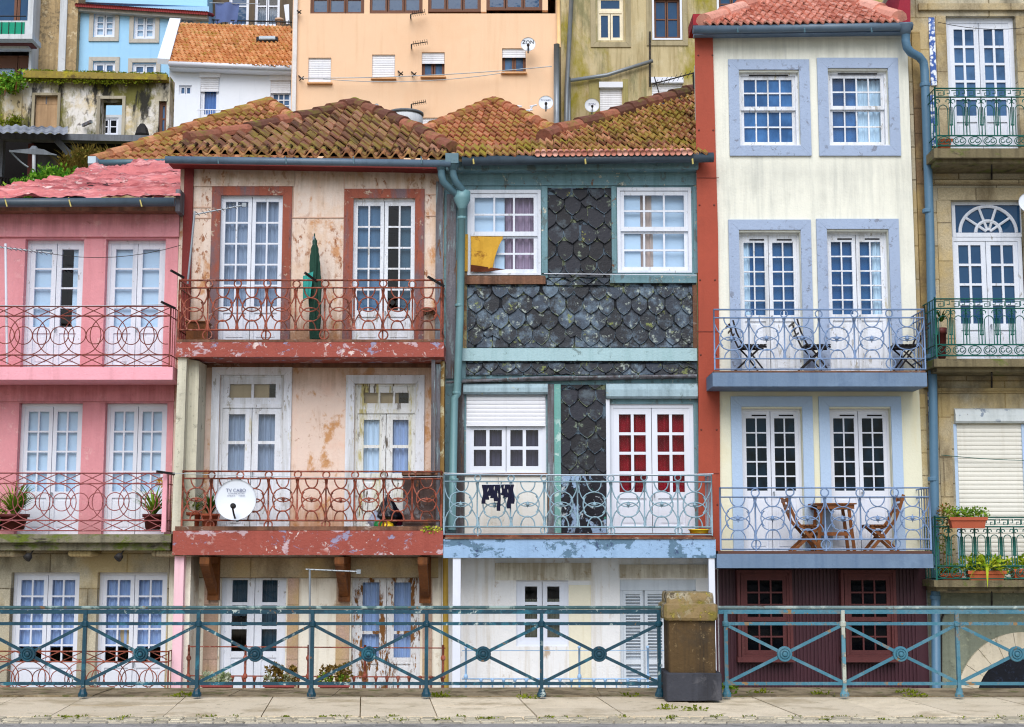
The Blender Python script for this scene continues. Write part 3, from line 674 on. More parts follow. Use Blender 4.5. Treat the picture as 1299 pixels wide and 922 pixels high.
def scroll_railing(parent, x0, x1, ys, Y, n, mat, r=.0105, back=0.0, ends=(1,0), fret=False):
    """green cast railing: fret band, arched bars, scroll band"""
    y0, y1, y2, y3 = ys; pm = PM(Y, (y0+y3)/2); mb = MB(); w = (x1-x0)/n
    P = lambda pts: [pm.p(*q) for q in pts]
    T = lambda pts, rr=r*.72, k=5, cl=False: mb.tube(P(pts), rr, k, cl)
    for y in (y0, y1, y2, y3): T([(x0,y),(x1,y)], r*1.15)
    T([(x0,y0-2),(x0,y3+2)], r*1.4); T([(x1,y0),(x1,y3)], r)
    for k in range(n):
        a = x0+w*k; c = a+w/2; h = y1-y0
        # band of square scrolls
        T([(a+w*.08,y0+h*.25),(a+w*.55,y0+h*.25),(a+w*.55,y0+h*.8),(a+w*.25,y0+h*.8),(a+w*.25,y0+h*.52),(a+w*.4,y0+h*.52)])
        T([(a+w*.62,y0+h*.75),(a+w*.62,y0+h*.2),(a+w*.95,y0+h*.2),(a+w*.95,y0+h*.6),(a+w*.78,y0+h*.6)])
        # arch with twin bars
        H = y2-y1; yt = y1+H*.22
        T([(c-w*.3,y2)] + circ(c, yt+w*.3, w*.3, w*.34, 180, 360, 8) + [(c+w*.3,y2)])
        T([(a,y1),(a,y2)], r*.9); T([(a+w*.09,yt+w*.1),(a+w*.09,y1+H*.72)]); T([(a-w*.09+w,yt+w*.1),(a-w*.09+w,y1+H*.72)])
        for e in (-1, 1): T(circ(a+w*(.17 if e > 0 else .83), y1+H*.11, w*.13, n=10, a0=90 if e > 0 else 90, a1=90+e*300))
        T([(a-w*.12,y1+H*.72),(a+w*.12,y1+H*.72)], r*1.1)
        # lower scrolls
        hh = y3-y2
        T(circ(c, y2+hh*.52, w*.42, hh*.42, n=14)[:-1], cl=True)
        for e in (-1, 1): T(circ(c+e*w*.17, y2+hh*.5, w*.13, hh*.2, 0, 300, 9))
    if ends[0]: railing_end(mb, pm, x0, ys, back, r*.9)
    return build(mb, 'railing', mat, parent, True)

def slab(parent, x0, y0, x1, y1, Yf, mat, name='balcony', floor=None, lip=0):
    """balcony slab from its front face to the wall"""
    ref = (y0+y1)/2; mb = MB().box(x0, y0, x1, y1, Yf, -.002, ref)
    o = build(mb, name, mat, parent)
    if floor:
        pm = PM(Yf, ref); build(MB().wb(pm.x(x0)+.03, pm.x(x1)-.03, Yf-.012, -.004, pm.z(y0)+.003, pm.z(y0)+.026), 'floor_board', floor, o)
    return o

def plane3(a, b, c): n = (b-a).cross(c-a).normalized(); return (a, n if n.z > 0 else -n)
def on_plane(px, py, pl):
    d = ray(px, py); o = Vector((0,-DIST,CZ)); t = (pl[0]-o).dot(pl[1]) / d.dot(pl[1]); return o + d*t
def inside(p, poly):
    r = False; n = len(poly)
    for i in range(n):
        a, b = poly[i], poly[(i+1)%n]
        if (a[1] > p[1]) != (b[1] > p[1]) and p[0] < (b[0]-a[0])*(p[1]-a[1])/(b[1]-a[1])+a[0]: r = not r
    return r
def tiled(parent, poly, pl, tw, tl, mat, name='roof', seed=1, amp=None, rough=1.0, under=None, eave_boost=0.0, smoothness=6, thick=.03):
    """overlapping S tiles on the plane pl, cropped to the pixel polygon poly (poly[0] -> poly[1] is the eave)"""
    r = random.Random(seed); W = [on_plane(x, y, pl) for x, y in poly]; nrm = pl[1]
    u = (W[1]-W[0]).normalized(); v = nrm.cross(u).normalized()
    if v.z < 0: v = -v
    Q = [((p-W[0]).dot(u), (p-W[0]).dot(v)) for p in W]
    umin, umax = min(q[0] for q in Q), max(q[0] for q in Q); vmax = max(q[1] for q in Q)
    amp = amp or tw*.19; mb = MB(); K = smoothness
    prof = [(k/K, amp*(sin(2*pi*(k/K))*.9 + .25*sin(4*pi*k/K))) for k in range(K+1)]
    row = 0; nrow = int(vmax/tl)+1
    for row in range(nrow):
        v0 = row*tl; shift = 0
        for col in range(int((umax-umin)/tw)+2):
            u0 = umin+(col-.5)*tw
            if not inside((u0+tw/2, v0+tl*.5 if row else v0+tl*.3), Q): continue
            jz, ju, ja, jl = r.uniform(-1,1)*.006*rough, r.uniform(-1,1)*.008*rough, r.uniform(-.02,.02)*rough, r.uniform(-.03,.015)*rough
            b = len(mb.v); lo, hi = v0-tl*.12+jl, v0+tl*1.12
            for vv, lift in ((lo, .058), (hi, .010)):
                for s, h in prof:
                    mb.v.append(tuple(W[0]+u*(u0+s*tw*1.03+ju+ja*(vv-v0))+v*vv+nrm*(h+lift+jz)))
            for s, h in prof: mb.v.append(tuple(W[0]+u*(u0+s*tw*1.03+ju)+v*(lo+.004)+nrm*(h+.058-thick+jz)))
            n = K+1
            for k in range(K):
                mb.f.append((b+k, b+k+1, b+n+k+1, b+n+k)); mb.f.append((b+2*n+k, b+2*n+k+1, b+k+1, b+k))
    o = build(mb, name, mat, parent)
    us = MB(); us.face([p-nrm*.03 for p in W])
    top = max(W, key=lambda p: p.z)
    us.face([Vector((p.x, 2*top.y-p.y, p.z))-nrm*.03 for p in reversed(W)])
    build(us, 'roof_deck', under or mat, o)
    return o
def ridge(parent, pts, rad, L, mat, seed=3, name='ridge_tile'):
    r = random.Random(seed); mb = MB()
    for a, b in zip(pts, pts[1:]):
        a, b = Vector(a), Vector(b); t = (b-a); n = max(1, int(t.length/L)); t.normalize()
        sd = t.cross(Vector((0,0,1))).normalized(); up = sd.cross(t).normalized()
        for k in range(n):
            p = a+(b-a)*k/n; q = a+(b-a)*(k+1.12)/n; j = r.uniform(-.01,.01); base = len(mb.v)
            for P, R, l in ((p, rad*1.08, .02), (q, rad*.92, 0)):
                for i in range(8):
                    an = pi*(-.12+1.24*i/7); mb.v.append(tuple(P+sd*(cos(an)*R+j)+up*(sin(an)*R+l-.3*rad)))
            for i in range(7): mb.f.append((base+i, base+i+1, base+8+i+1, base+8+i))
            mb.f.append(tuple(base+i for i in range(8)))
    return build(mb, name, mat, parent)

def slates(mb, x0, y0, x1, y1, Y, w, h, seed=5, lift=.02, amt=1.0):
    """fish-scale slates between pixel bounds; lower rows lie under upper ones"""
    mb.rim = getattr(mb, 'rim', [])
    r = random.Random(seed); pm = PM(Y, (y0+y1)/2); X0, X1, Z0, Z1 = pm.x(x0), pm.x(x1), pm.z(y1), pm.z(y0)
    w *= pm.k; h *= pm.k; row = 0; z = Z0-h*.55
    nr = int((Z1-Z0)/h)+2
    for row in range(nr):
        zb = Z0-h*.75+row*h if row else Z0-h*.4
        for c in range(-1, int((X1-X0)/w)+2):
            cx = X0+w*(c+(.5 if row % 2 else 0))+r.uniform(-1,1)*w*.05*amt; dz = r.uniform(-1,1)*h*.10*amt; tilt = r.uniform(-.09,.09)*amt
            hw = w*.505*r.uniform(.93,1.06); L = h*1.9
            sh = [(-hw, L), (-hw, h*.62), (-hw*.96, h*.42), (-hw*.80, h*.24), (-hw*.46, h*.07), (0, -h*.10), (hw*.46, h*.07), (hw*.80, h*.24), (hw*.96, h*.42), (hw, h*.62), (hw, L)]
            if r.random() < .035*amt: sh = [(-hw, L), (-hw, h*.7), (-hw*.4, h*.35), (hw*.2, h*.5), (hw, h*.2), (hw, L)]
            P = []
            for a, b in sh:
                xx, zz = cx+a+b*tilt, zb+b+dz-a*tilt
                P.append((min(max(xx, X0), X1), min(max(zz, Z0), Z1), b))
            if max(p[0] for p in P)-min(p[0] for p in P) < w*.12 or max(p[1] for p in P)-min(p[1] for p in P) < h*.12: continue
            jit = r.uniform(0, .005)
            f = [(p[0], Y-lift-jit-.012+ .028*(p[2]/h), p[1]) for p in P]
            n = len(mb.v); m = len(f); mb.v += f + [(a, b+.018, c_) for a, b, c_ in f]
            gx = sum(p[0] for p in P)/m; gz = Z0*0+zb+h*.75; gx = min(max(cx, X0+w*.1), X1-w*.1); gz = min(max(gz, Z0+h*.1), Z1-h*.1)
            ins = [(gx+(a-gx)*.945, b, gz+(c_-gz)*.955) for a, b, c_ in f]; n2 = len(mb.v); mb.v += ins; mb.f.append(tuple(range(n2, n2+m)))
            for i in range(m): j = (i+1) % m; mb.rim.append(len(mb.f)); mb.f.append((n+i, n+j, n2+j, n2+i))
            for i in range(m):
                j = (i+1) % m; mb.f.append((n+i, n+m+i, n+m+j, n+j))
    return mb

def build_slates(mb, mat, parent):
    o = build(mb, 'slate_panel', [mat, slate_rim], parent)
    for i in mb.rim: o.data.polygons[i].material_index = 1
    xs = [p[0] for p in mb.v]; zs = [p[2] for p in mb.v]; build(MB().wb(min(xs), max(xs), -.009, -.003, min(zs), max(zs)), 'batten', slate_rim, parent)
    return o
def boxes(parent, name, mat, lst, Yf, Yb, ref):
    for b in lst: build(MB().box(*b, Yf, Yb, ref), name, mat, parent)

def blades(mb, c, n, L, w, spread=1.0, seed=1, droop=.6, upb=.4):
    r = random.Random(seed); c = Vector(c)
    for _ in range(n):
        a = r.uniform(0, 2*pi); o = r.uniform(.1, 1)*spread; l = L*r.uniform(.55, 1.1); d = Vector((cos(a)*o, sin(a)*o, 1.0)).normalized()
        p = c+Vector((cos(a), sin(a), 0))*(.02*r.random()); sd = Vector((-sin(a), cos(a), 0)); base = len(mb.v); m = 6; ww = w*r.uniform(.7, 1.2)
        for i in range(m+1):
            t = i/m; hw = ww*(1-t)**.7*(.6+.8*min(1, t*3))/2
            mb.v += [tuple(p-sd*hw), tuple(p+sd*hw)]
            p = p + d*(l/m); d = (d+Vector((cos(a)*.12, sin(a)*.12, -.22*droop*(.5+o)))).normalized()
        for i in range(m): q = base+2*i; mb.f.append((q, q+1, q+3, q+2))
    return mb
def leaflets(mb, c, rad, n, size, seed=1, squash=(1,1,1), hollow=.2):
    r = random.Random(seed); c = Vector(c)
    for _ in range(n):
        d = Vector((r.gauss(0,1), r.gauss(0,1), r.gauss(0,1))).normalized(); k = rad*(hollow+(1-hollow)*r.random()**.6)
        p = c+Vector((d.x*k*squash[0], d.y*k*squash[1], d.z*k*squash[2])); s = size*r.uniform(.6, 1.3)
        t = (d+Vector((r.uniform(-1,1), r.uniform(-1,1), r.uniform(-.6,1)))*.9).normalized(); q = t.orthogonal().normalized()
        q = (q*cos(r.random()*6)+t.cross(q)*sin(r.random()*6)).normalized(); u = t.cross(q)
        mb.face([p-t*s*.5, p+q*s*.3+u*s*.08, p+t*s*.5, p-q*s*.3+u*s*.08])
    return mb
def pot(parent, c, r, h, mat, n=18, name='pot'):
    mb = MB().lathe(c, [(r*.62,0),(r*.72,h*.05),(r*.92,h*.8),(r*1.06,h*.8),(r*1.08,h),(r*.95,h),(r*.9,h*.86)], n)
    o = build(mb, name, mat, parent, True)
    build(MB().lathe(Vector(c)+Vector((0,0,h*.86)), [(r*.9,0),(r*.86,.008)], n), 'soil', soil, o); return o
def trough(parent, x0, x1, y0, y1, z0, z1, mat, name='pot', flare=.03):
    mb = MB(); n = 0
    lo = [(x0+flare,y0+flare*.6,z0),(x1-flare,y0+flare*.6,z0),(x1-flare,y1-flare*.6,z0),(x0+flare,y1-flare*.6,z0)]
    hi = [(x0,y0,z1),(x1,y0,z1),(x1,y1,z1),(x0,y1,z1)]; zi = z1-.03; t = .02
    inn = [(x0+t,y0+t,z1),(x1-t,y0+t,z1),(x1-t,y1-t,z1),(x0+t,y1-t,z1)]; bot = [(a,b,zi) for a,b,_ in inn]
    mb.v = lo+hi+inn+bot; mb.f = [(3,2,1,0)]
    for a, b in ((0,4),(4,8),(8,12)):
        for i in range(4): j = (i+1)%4; mb.f.append((a+i,a+j,b+j,b+i))
    mb.f.append((12,13,14,15))
    mb.wb(x0-.012, x1+.012, y0-.012, y0-.001, z1-.045, z1+.002)
    return build(mb, name, mat, parent)
# ================================================================ HOUSE 1: pink
h1 = thing('row_house', 'pink plastered house with a lumpy pink roof and two curly iron balconies', 'house', at(100, 900, 0), 'old row houses along the lane')
dA, dB = (29,303,104,470), (132,303,208,470)
dC, dD = (21,511,102,681), (131,511,210,681)
wE, wF = (11,726,98,905), (121,726,210,905)
wallblock(h1, 'wall', -70, 222, 256, 478, 0, pink_wall, [dA, dB])
wallblock(h1, 'wall', -70, 222, 478.3, 684, 0, pink_wall, [dC, dD])
wallblock(h1, 'ground_floor_wall', -70, 222, 684.3, 918, 0, granite, [wE, wF])
build(MB().box(-70, 263, 222, 300, -.05, -.003, 461), 'lintel_band', pink_wall, h1)
build(MB().box(-70, 484, 222, 509, -.035, -.003, 461), 'lintel_band', pink_wall, h1)
casement(h1, 'french_door', *dA, 0, rec=.12, cols=1, rows=4, fr=4, st=6, tr=7, gz=413, fmat=white,
         curtains=[(34,66,306,416,frosted,'blind'), (86,101,306,416,frosted,'blind')], label='half open white door with a dark gap')
casement(h1, 'french_door', *dB, 0, rec=.12, cols=1, rows=4, fr=4, st=6, tr=7, gz=413, fmat=white, curtains=[(136,204,306,416,frosted,'blind')])
casement(h1, 'french_door', *dC, 0, rec=.12, cols=2, rows=4, fr=4, st=5, tr=6, gz=623, fmat=white_clean, curtains=[(24,100,514,626,frosted,'blind')])
casement(h1, 'french_door', *dD, 0, rec=.12, cols=2, rows=4, fr=4, st=5, tr=6, gz=623, fmat=white_clean, curtains=[(134,207,514,626,frosted,'blind')])
casement(h1, 'french_door', *wE, 0, rec=.13, cols=2, rows=5, fr=4, st=5, tr=6, gz=840, fmat=white_clean, pane=glass_clear, curtains=[(14,95,729,822,curtain_blue)])
casement(h1, 'french_door', *wF, 0, rec=.13, cols=2, rows=5, fr=4, st=5, tr=6, gz=840, fmat=white_clean, pane=glass_clear,
         curtains=[(124,207,729,822,curtain_blue), (147,160,800,822,tan_blind,'card')])
b1 = slab(h1, -70, 465.5, 219, 481.5, -.75, pink_trim)
circle_railing(b1, -70, 216, (388,401,450,463.5), -.72, brownrust, sp=34, R=23.5, r2=11.3, phase=4)
b1l = slab(h1, -70, 677.5, 217, 688, -.78, slab_mossy)
build(MB().box(-70, 688.3, 216, 698, -.66, -.004, 693), 'moulding', slab_mossy, b1l)
circle_railing(b1l, -70, 207, (600,613,660,673), -.75, pinkrust, sp=33.6, R=23.5, r2=11.5, phase=9)
build(MB().box(205.5, 598, 211, 675, -.77, -.70, 640), 'railing_post', pink_trim, b1l)
for px in (3, 101, 207):
    pm = PM(-.55, 700); mb = MB()
    for k in range(6): mb.lathe(pm.p(px-11+k*4.4, 702), [(.03,0),(.05,.02),(.05,.06),(.042,.45)], 8, (0,1,0))
    mb.wb(pm.x(px-14), pm.x(px+14), -.50, -.01, pm.z(703), pm.z(698.3))
    build(mb, 'corbel', granite_warm, h1, True)
circle_railing(h1, -70, 213, (826,839,882,895), -.85, rust_rail, sp=34, R=22, r2=11, phase=4, name='area_railing')
# roof: painted membrane over old tiles
pl = plane3(at(0,250,-.45), at(228,250,-.45), at(150,213,2.2))
TOPL = [(-75,252),(0,241),(40,233),(75,226),(100,218),(130,213),(150,211),(165,206),(185,204),(200,203),(216,205),(229,213)]
def top1(x):
    for (a,b),(c,d) in zip(TOPL, TOPL[1:]):
        if a <= x <= c: return b+(d-b)*(x-a)/(c-a)
    return TOPL[-1][1]
def fr1(u, v):
    x = -74+303*u; y0 = 251; yt = min(top1(x), 252); p = on_plane(x, y0+(yt-y0)*v, pl)
    n1 = noise.noise(Vector((p.x*1.1, p.y*3, 0)))*.09 + noise.noise(Vector((p.x*4, p.y*7, 3)))*.05 + abs(noise.noise(Vector((p.x*1.3, p.y*7, 9))))*.10 + noise.noise(Vector((p.x*11, p.y*15, 5)))*.025
    return p + pl[1]*n1*(1 if v < .98 else 1.3)
rf = build(MB().grid(fr1, 190, 70), 'roof', roof_pink_m, h1, True)
build(MB().box(-70, 260, 223, 267, -.30, -.003, 461), 'eave_board', brown_wood, h1)
g1 = build(MB().tube([at(-80,257.5,-.55), at(222,256,-.55)], .068, 10), 'gutter', gutter_dark, h1, True)
for px in (8, 89, 179, -60): build(MB().tube([at(px-2,251,-.54), at(px-1,255,-.63), at(px+1,262,-.62)], .012, 5), 'gutter_clip', brass, g1)
build(MB().box(222.5, 240, 228.5, 268, -.35, .3, 255), 'eave_board', grey_wood, h1)
for px in (42, 157):
    lp = thing('wall_spotlight', 'small black spotlight under the mossy slab, ' + ('nearer the corner column' if px > 100 else 'farthest from the corner column'), 'lamp', at(px, 694, -.5), 'spotlights under the mossy slab')
    a, b = at(px+5, 691, -.35), at(px-5, 705, -.75)
    build(MB().tube([a, b], .012, 6), 'arm', iron_dark, lp)
    build(MB().lathe(b+Vector((.02,0,.02)), [(.025,0),(.05,.02),(.06,.09)], 12, (-.4,-.5,-.6)), 'lamp_head', iron_dark, lp, True)
# TV aerial in front of the pink house
ta = thing('tv_aerial', 'thin white pole with a yagi aerial beside the half open pink house door', 'aerial', at(10, 470, -.6))
build(MB().tube([at(7,309,-.6), at(9,462,-.6)], .018, 8), 'mast', white_clean, ta)
mb = MB().tube([at(-4,313,-.6), at(66,321,-.6)], .012, 5)
for k in range(9): p = at(4+k*6.5, 314+k*.85, -.6); mb.tube([p-Vector((0,.16,0)), p+Vector((0,.16,0))], .005, 4)
mb.ball(at(65,321,-.6), .025, .025, .025, 8, 6)
build(mb, 'boom', steel, ta)

# ================================================================ HOUSE 2: peach
h2 = thing('row_house', 'peach house with rust streaks, red balcony slabs and a mossy hipped tile roof', 'house', at(392, 900, 0), 'old row houses along the lane')
uA, uB = (277,247,358,440), (446,252,527,440)
lC, lD = (277,475,359,676), (449,486,529,676)
gE, gF = (278,724,362,905), (445,727,533,905)
wallblock(h2, 'wall', 222.5, 562, 205, 447, 0, peach, [uA, uB])
wallblock(h2, 'wall', 222.5, 562, 447.3, 682, 0, peach_low, [lC, lD])
wallblock(h2, 'ground_floor_wall', 222.5, 562, 682.3, 918, 0, ivory, [gE, gF])
joint_m = paint('joint_strip',(200,166,146))
for x0,y0,x1,y1 in ((242,262,267,263.4),(242,276,267,277),(370,275,436,276.6),(540,273,560,274.2),(540,246,560,247),(371,222,372.4,275),(436,218,437.2,239),(371,212,372,222)):
    build(MB().box(x0,y0,x1,y1,-.012,-.002,(y0+y1)/2), 'panel_joint', joint_m, h2)
build(MB().box(243, 207, 372, 236, -.02, -.002, 300), 'fascia_board', peach, h2)
build(MB().box(372.5, 207, 562, 219, -.02, -.002, 300), 'fascia_board', peach, h2)
build(MB().box(231, 205, 242.5, 445, -.06, -.002, 320), 'corner_post', dark_red, h2)
build(MB().box(552.5, 230, 562, 445, -.05, -.002, 320), 'corner_post', grey_wood, h2)
surround(h2, 267, 237, 369, 452, 11.5, 0, surround_red, .035, False)
surround(h2, 435.5, 240, 538, 452, 12, 0, surround_red, .035, False)
casement(h2, 'french_door', *uA, 0, rec=.03, cols=2, rows=5, fr=2, st=4.6, tr=6, gz=388, fmat=white,
         curtains=[(280,316,250,390,curtain_grey), (317,355,250,390,curtain_grey)])
casement(h2, 'french_door', *uB, 0, rec=.04, cols=2, rows=5, fr=2, st=4.6, tr=6, gz=393, fmat=white_worn,
         curtains=[(449,484,255,395,paint('dull_blue_blind',(92,124,152),.08,4,((66,92,114),.7,.48)),'blind'), (506,524,255,395,paint('grey_blue_blind',(70,96,112),.06,4),'blind')])
b2 = slab(h2, 223, 434, 563, 452.5, -.80, slab_red)
build(MB().box(225, 430.5, 561, 433.6, -.78, -.01, 440), 'floor_board', brown_wood, b2)
ring_railing(b2, 227, 560, (355,365,418.5,431), -.75, 9, rust_rail, r=.0135, ends=(1,1), stars=False, lowrings=1)
build(MB().box(230, 456, 560, 466, -.03, -.002, 461), 'beam', brown_wood, h2)
# lower storey
surround(h2, 267, 466, 369, 690, 10, 0, white_worn, .04, False)
surround(h2, 438, 476, 538, 690, 11, 0, white_worn, .04, False)
casement(h2, 'french_door', *lC, 0, rec=.03, cols=1, rows=2, fr=3.5, st=8, tr=8, mun=4, gz=597, transom=512, tcols=2, fmat=white_worn, pane=glass_clear,
         curtains=[(281,320,520,600,curtain_grey), (320,356,520,600,curtain_grey), (283,338,480,514,tan_blind,'blind')])
casement(h2, 'french_door', *lD, 0, rec=.04, cols=1, rows=2, fr=3.5, st=8, tr=8, mun=4, gz=600, transom=519, tcols=3, fmat=yellow_peel, pane=glass_clear,
         curtains=[(452,488,528,602,curtain_pale), (490,527,528,602,curtain_blue), (452,504,488,521,tan_blind,'blind')], label='yellowed peeling balcony door beside the rusty box')
mb = MB(); pts = [(223,447),(252,447),(248,672),(217.5,672)]
mb.poly([(226,452),(237,452),(229.5,674),(217.5,674)], -.74, -.55); mb.poly([(237.2,455),(253,458),(246,674),(229.8,674)], -.56, -.03)
build(mb, 'column', paint('grimy_cream_column', (206,202,182), .08, 2, ((150,146,128), .6, .48), [((110,108,92), 6, .62, .05, .7)], .85, .4), h2)
build(MB().box(547, 456, 551.5, 600, -.72, -.66, 520).box(551.8, 462, 558, 672, -.60, -.5, 560), 'timber_post', grey_wood, h2)
build(MB().box(558.3, 458, 563, 672, -.40, -.02, 560), 'timber_post', paint('rust_stained_edge', (186,150,86), .2, 3, ((110,62,30), .9, .42), [((230,220,180), 5, .56, .05, .9)], .8, .4), h2)
b2l = slab(h2, 219, 673, 562, 704, -.82, slab_red)
build(MB().box(222, 667.5, 560, 672.7, -.78, -.01, 670), 'floor_board', brown_wood, b2l)
ring_railing(b2l, 231, 559.5, (597.5,607,660,671), -.76, 9, rust_rail, r=.0135, ends=(0,1), stars=True, lowrings=1)
# ground floor
build(MB().box(222.5, 708, 556, 733, -.03, -.002, 720), 'lintel', granite_warm, h2)
boxes(h2, 'door_jamb', pink_granite, [(258,733.5,276,910),(364,733.5,378,910),(426,733.5,443,910),(536,733.5,548,910)], -.03, -.002, 800)
casement(h2, 'french_door', *gE, 0, rec=.12, cols=1, rows=3, fr=4, st=9, tr=8, mun=4, gz=827, fmat=white, pane=glass_clear, curtains=[(282,322,730,782,curtain_dark),(322,358,730,830,curtain_dark)])
casement(h2, 'french_door', *gF, 0, rec=.12, cols=1, rows=3, fr=4, st=9, tr=8, mun=4, gz=835, fmat=white_peel, pane=glass_clear, curtains=[(449,488,733,838,curtain_blue),(489,530,733,838,curtain_blue)], label='white door with brown bare patches where paint has peeled')
for x0, x1, yb in ((258,275,762),(427,442,764),(531,545,766)):
    mb = MB(); pm = PM(-.35, 730); z0 = pm.z(706); xa, xb = pm.x(x0), pm.x(x1); xm = (xa+xb)/2
    mb.wb(xm-.085, xm+.085, -.11, -.01, pm.z(yb), z0-.001); mb.bar((xm,-.74,z0-.07), (xm,-.08,pm.z(yb)+.12), .12, .13, (1,0,0)); mb.wb(xm-.07, xm+.07, -.78, -.112, z0-.10, z0-.002)
    build(mb, 'bracket', bracket_wood, h2)
build(MB().box(219, 705, 231, 915, -.72, -.60, 800), 'pilaster', paint('pale_pink_pilaster', (240,196,206), .05, 2, ((200,160,165), .5, .5), (), .8, .2), h2)
build(MB().box(231.3, 705, 240, 915, -.60, -.02, 800), 'pilaster', ivory, h2)
build(MB().tube([at(565,708,-.3), at(566,905,-.3)], .042, 10), 'drainpipe', pipe_ochre, h2, True)
# ground floor red balusters
pm = PM(-.8, 850); mb = MB(); T = lambda pts, r, n=6: mb.tube([pm.p(*q) for q in pts], r, n)
T([(238,820),(565,822)], .010); T([(238,857),(565,859)], .010); T([(238,880),(565,881)], .010)
for px in (239, 311, 391, 463, 562):
    T([(px,818),(px,900)], .018, 8)
    for yy in (835, 858): mb.lathe(pm.p(px, yy+3), [(.02,0),(.034,.02),(.034,.05),(.02,.075)], 10)
for px in list(range(253, 562, 14)):
    if px not in (311, 391): T([(px,857),(px,898)], .014, 6); mb.lathe(pm.p(px, 864), [(.014,0),(.028,.05),(.03,.07)], 8)
build(mb, 'area_railing', rust_rail, h2, True)
# eaves: gutter and roof
build(MB().poly([(214,201),(563,207),(563,214),(214,208)], -.30, -.004), 'soffit_board', dark_red, h2)
g2 = build(MB().tube([at(210,202.5,-.5), at(572,207.5,-.5)], .056, 10), 'gutter', gutter_grey, h2, True)
for px in (276, 362, 448, 534): build(MB().tube([at(px,199,-.5), at(px+.5,201,-.565), at(px+1,207.5,-.565)], .011, 5), 'gutter_clip', gutter_teal, g2)
EAVE2 = plane3(at(212,195,-.45), at(574,203,-.45), at(450,133,3.6))
roof2 = tiled(h2, [(212,191.5),(576,199),(573,190),(530,166),(497,152),(450,134),(437,136),(398,148),(350,158),(314,168),(240,181)], EAVE2, .185, .40, tile_old, seed=4, amp=.045, rough=1.5)
P2 = lambda x, y, e=.05: on_plane(x, y, EAVE2)+EAVE2[1]*e
ridge(h2, [P2(238,180), P2(314,167), P2(350,158), P2(402,147), P2(450,133)], .12, .42, ridge_old, 3)
ridge(h2, [P2(574,192), P2(530,167), P2(497,152), P2(450,133)], .12, .42, ridge_old, 5)
mb = MB(); r0 = random.Random(11)
ev = P2(213,191.5,0); eu = (P2(574,199,0)-ev); eL = eu.length; eu.normalize(); en = EAVE2[1]; evv = en.cross(eu); evv = evv if evv.z > 0 else -evv
for k in range(int(eL/.185)):  # wavy first course, thick rounded tile ends
    b = len(mb.v); N = 13; ju = r0.uniform(-.012,.012); jz = r0.uniform(-.008,.008)
    for vv, up, th in ((-.11,.055,0),(.42,.03,0),(-.11,.055,.035),(-.10,.055,.036)):
        for i in range(N+1): t_ = i/N; h = -.058*sin(pi*t_/.62) if t_ < .62 else .034*sin(pi*(t_-.62)/.38); mb.v.append(tuple(ev+eu*(.185*(k+i/N*1.03)+ju)+evv*vv+en*(h+up+jz-th)))
    n = N+1
    for i in range(N): mb.f += [(b+i,b+i+1,b+n+i+1,b+n+i),(b+2*n+i,b+2*n+i+1,b+i+1,b+i),(b+3*n+i+1,b+3*n+i,b+n+i,b+n+i+1)]
build(mb, 'eave_tile', tile_mat('mossy_eave_tile', (124,84,60), (166,114,80), (196,146,106), .47, (156,142,62), .58), h2, True)
mb = MB().ball(at(450,130.5,3.6), .13, .13, .10); build(mb, 'finial', leaf_moss, h2, True)

# ================================================================ HOUSE 3: slate and teal
h3 = thing('row_house', 'teal boarded house clad in dark fish scale slates under a very mossy tile roof', 'house', at(725, 900, 0), 'old row houses along the lane')
wA, wB = (593,241,686,349), (783,238,877,346)
lA, lB = (591,500,693,603), (774,512,881,676)
gA, gB = (655,733,721,820), (787,735,884,905)
wallblock(h3, 'wall', 562.4, 884.5, 205, 480, 0, teal, [wA, wB])
wallblock(h3, 'wall', 562.4, 884.5, 480.3, 682, 0, teal, [lA, lB])
wallblock(h3, 'ground_floor_wall', 562.4, 907, 682.3, 918, 0, ivory_low, [gA, gB])
build(MB().box(566, 214, 884, 235, -.03, -.002, 300), 'fascia_board', teal, h3)
build(MB().box(566, 246, 578, 480, -.035, -.002, 360), 'weathered_post', grey_wood, h3)
build(MB().box(578.3, 330, 592, 445, -.03, -.002, 390), 'weathered_post', paint('rotten_board', (140,120,90), .25, 3, ((70,45,30), .9, .42), [((170,165,110), 5, .54, .06, .9), ((130,70,35), 7, .57, .05, .9)], .85, .5), h3)
boxes(h3, 'board', teal, [(687,236,694.5,346),(776,236,782,346)], -.04, -.002, 290)
build(MB().box(880, 236, 884.5, 346, -.04, -.002, 290), 'board', teal, h3)
build(MB().box(879, 361, 884.5, 441, -.03, -.002, 400), 'board', brown_wood, h3)
build(MB().box(590, 349.5, 692, 360, -.07, -.002, 355), 'sill', brown_wood, h3)
build(MB().box(774, 347, 884, 358.5, -.07, -.002, 355), 'sill', teal, h3)
curt = [(596,640,246,345,frosted,'blind'), (641,684,246,345,curtain_mauve,'curtain',{'amp':.03,'folds':5})]
sash(h3, *wA, 0, rec=-.02, cols=3, rows=2, fr=4, st=5, mun=2.4, fmat=white, pane=glass_clear, curtains=curt, mid=297, sill=False)
sash(h3, *wB, 0, rec=-.02, cols=3, rows=2, fr=4, st=5, mun=2.4, fmat=white, pane=glass_clear,
     curtains=[(786,813,243,342,frosted,'blind'), (812,830,243,342,curtain_peach,'curtain',{'amp':.02}), (828,874,243,342,frosted,'blind')], mid=291, sill=False)
mb = slates(MB(), 695, 238, 775.5, 352, -.01, 20.5, 19.5, 5, .02)
build_slates(mb, slate_dark, h3)
mb = slates(MB(), 593, 361, 878.5, 441, -.01, 20.8, 19.5, 8, .02)
mb = slates(mb, 693.5, 352.5, 773, 362, -.012, 20.8, 19, 9, .02)
build_slates(mb, slate, h3)
build(MB().box(584, 441.5, 884.5, 457.5, -.075, -.002, 450), 'band_board', teal_pale, h3)
mb = slates(MB(), 591, 458, 884, 475.5, -.01, 20.8, 16, 12, .02)
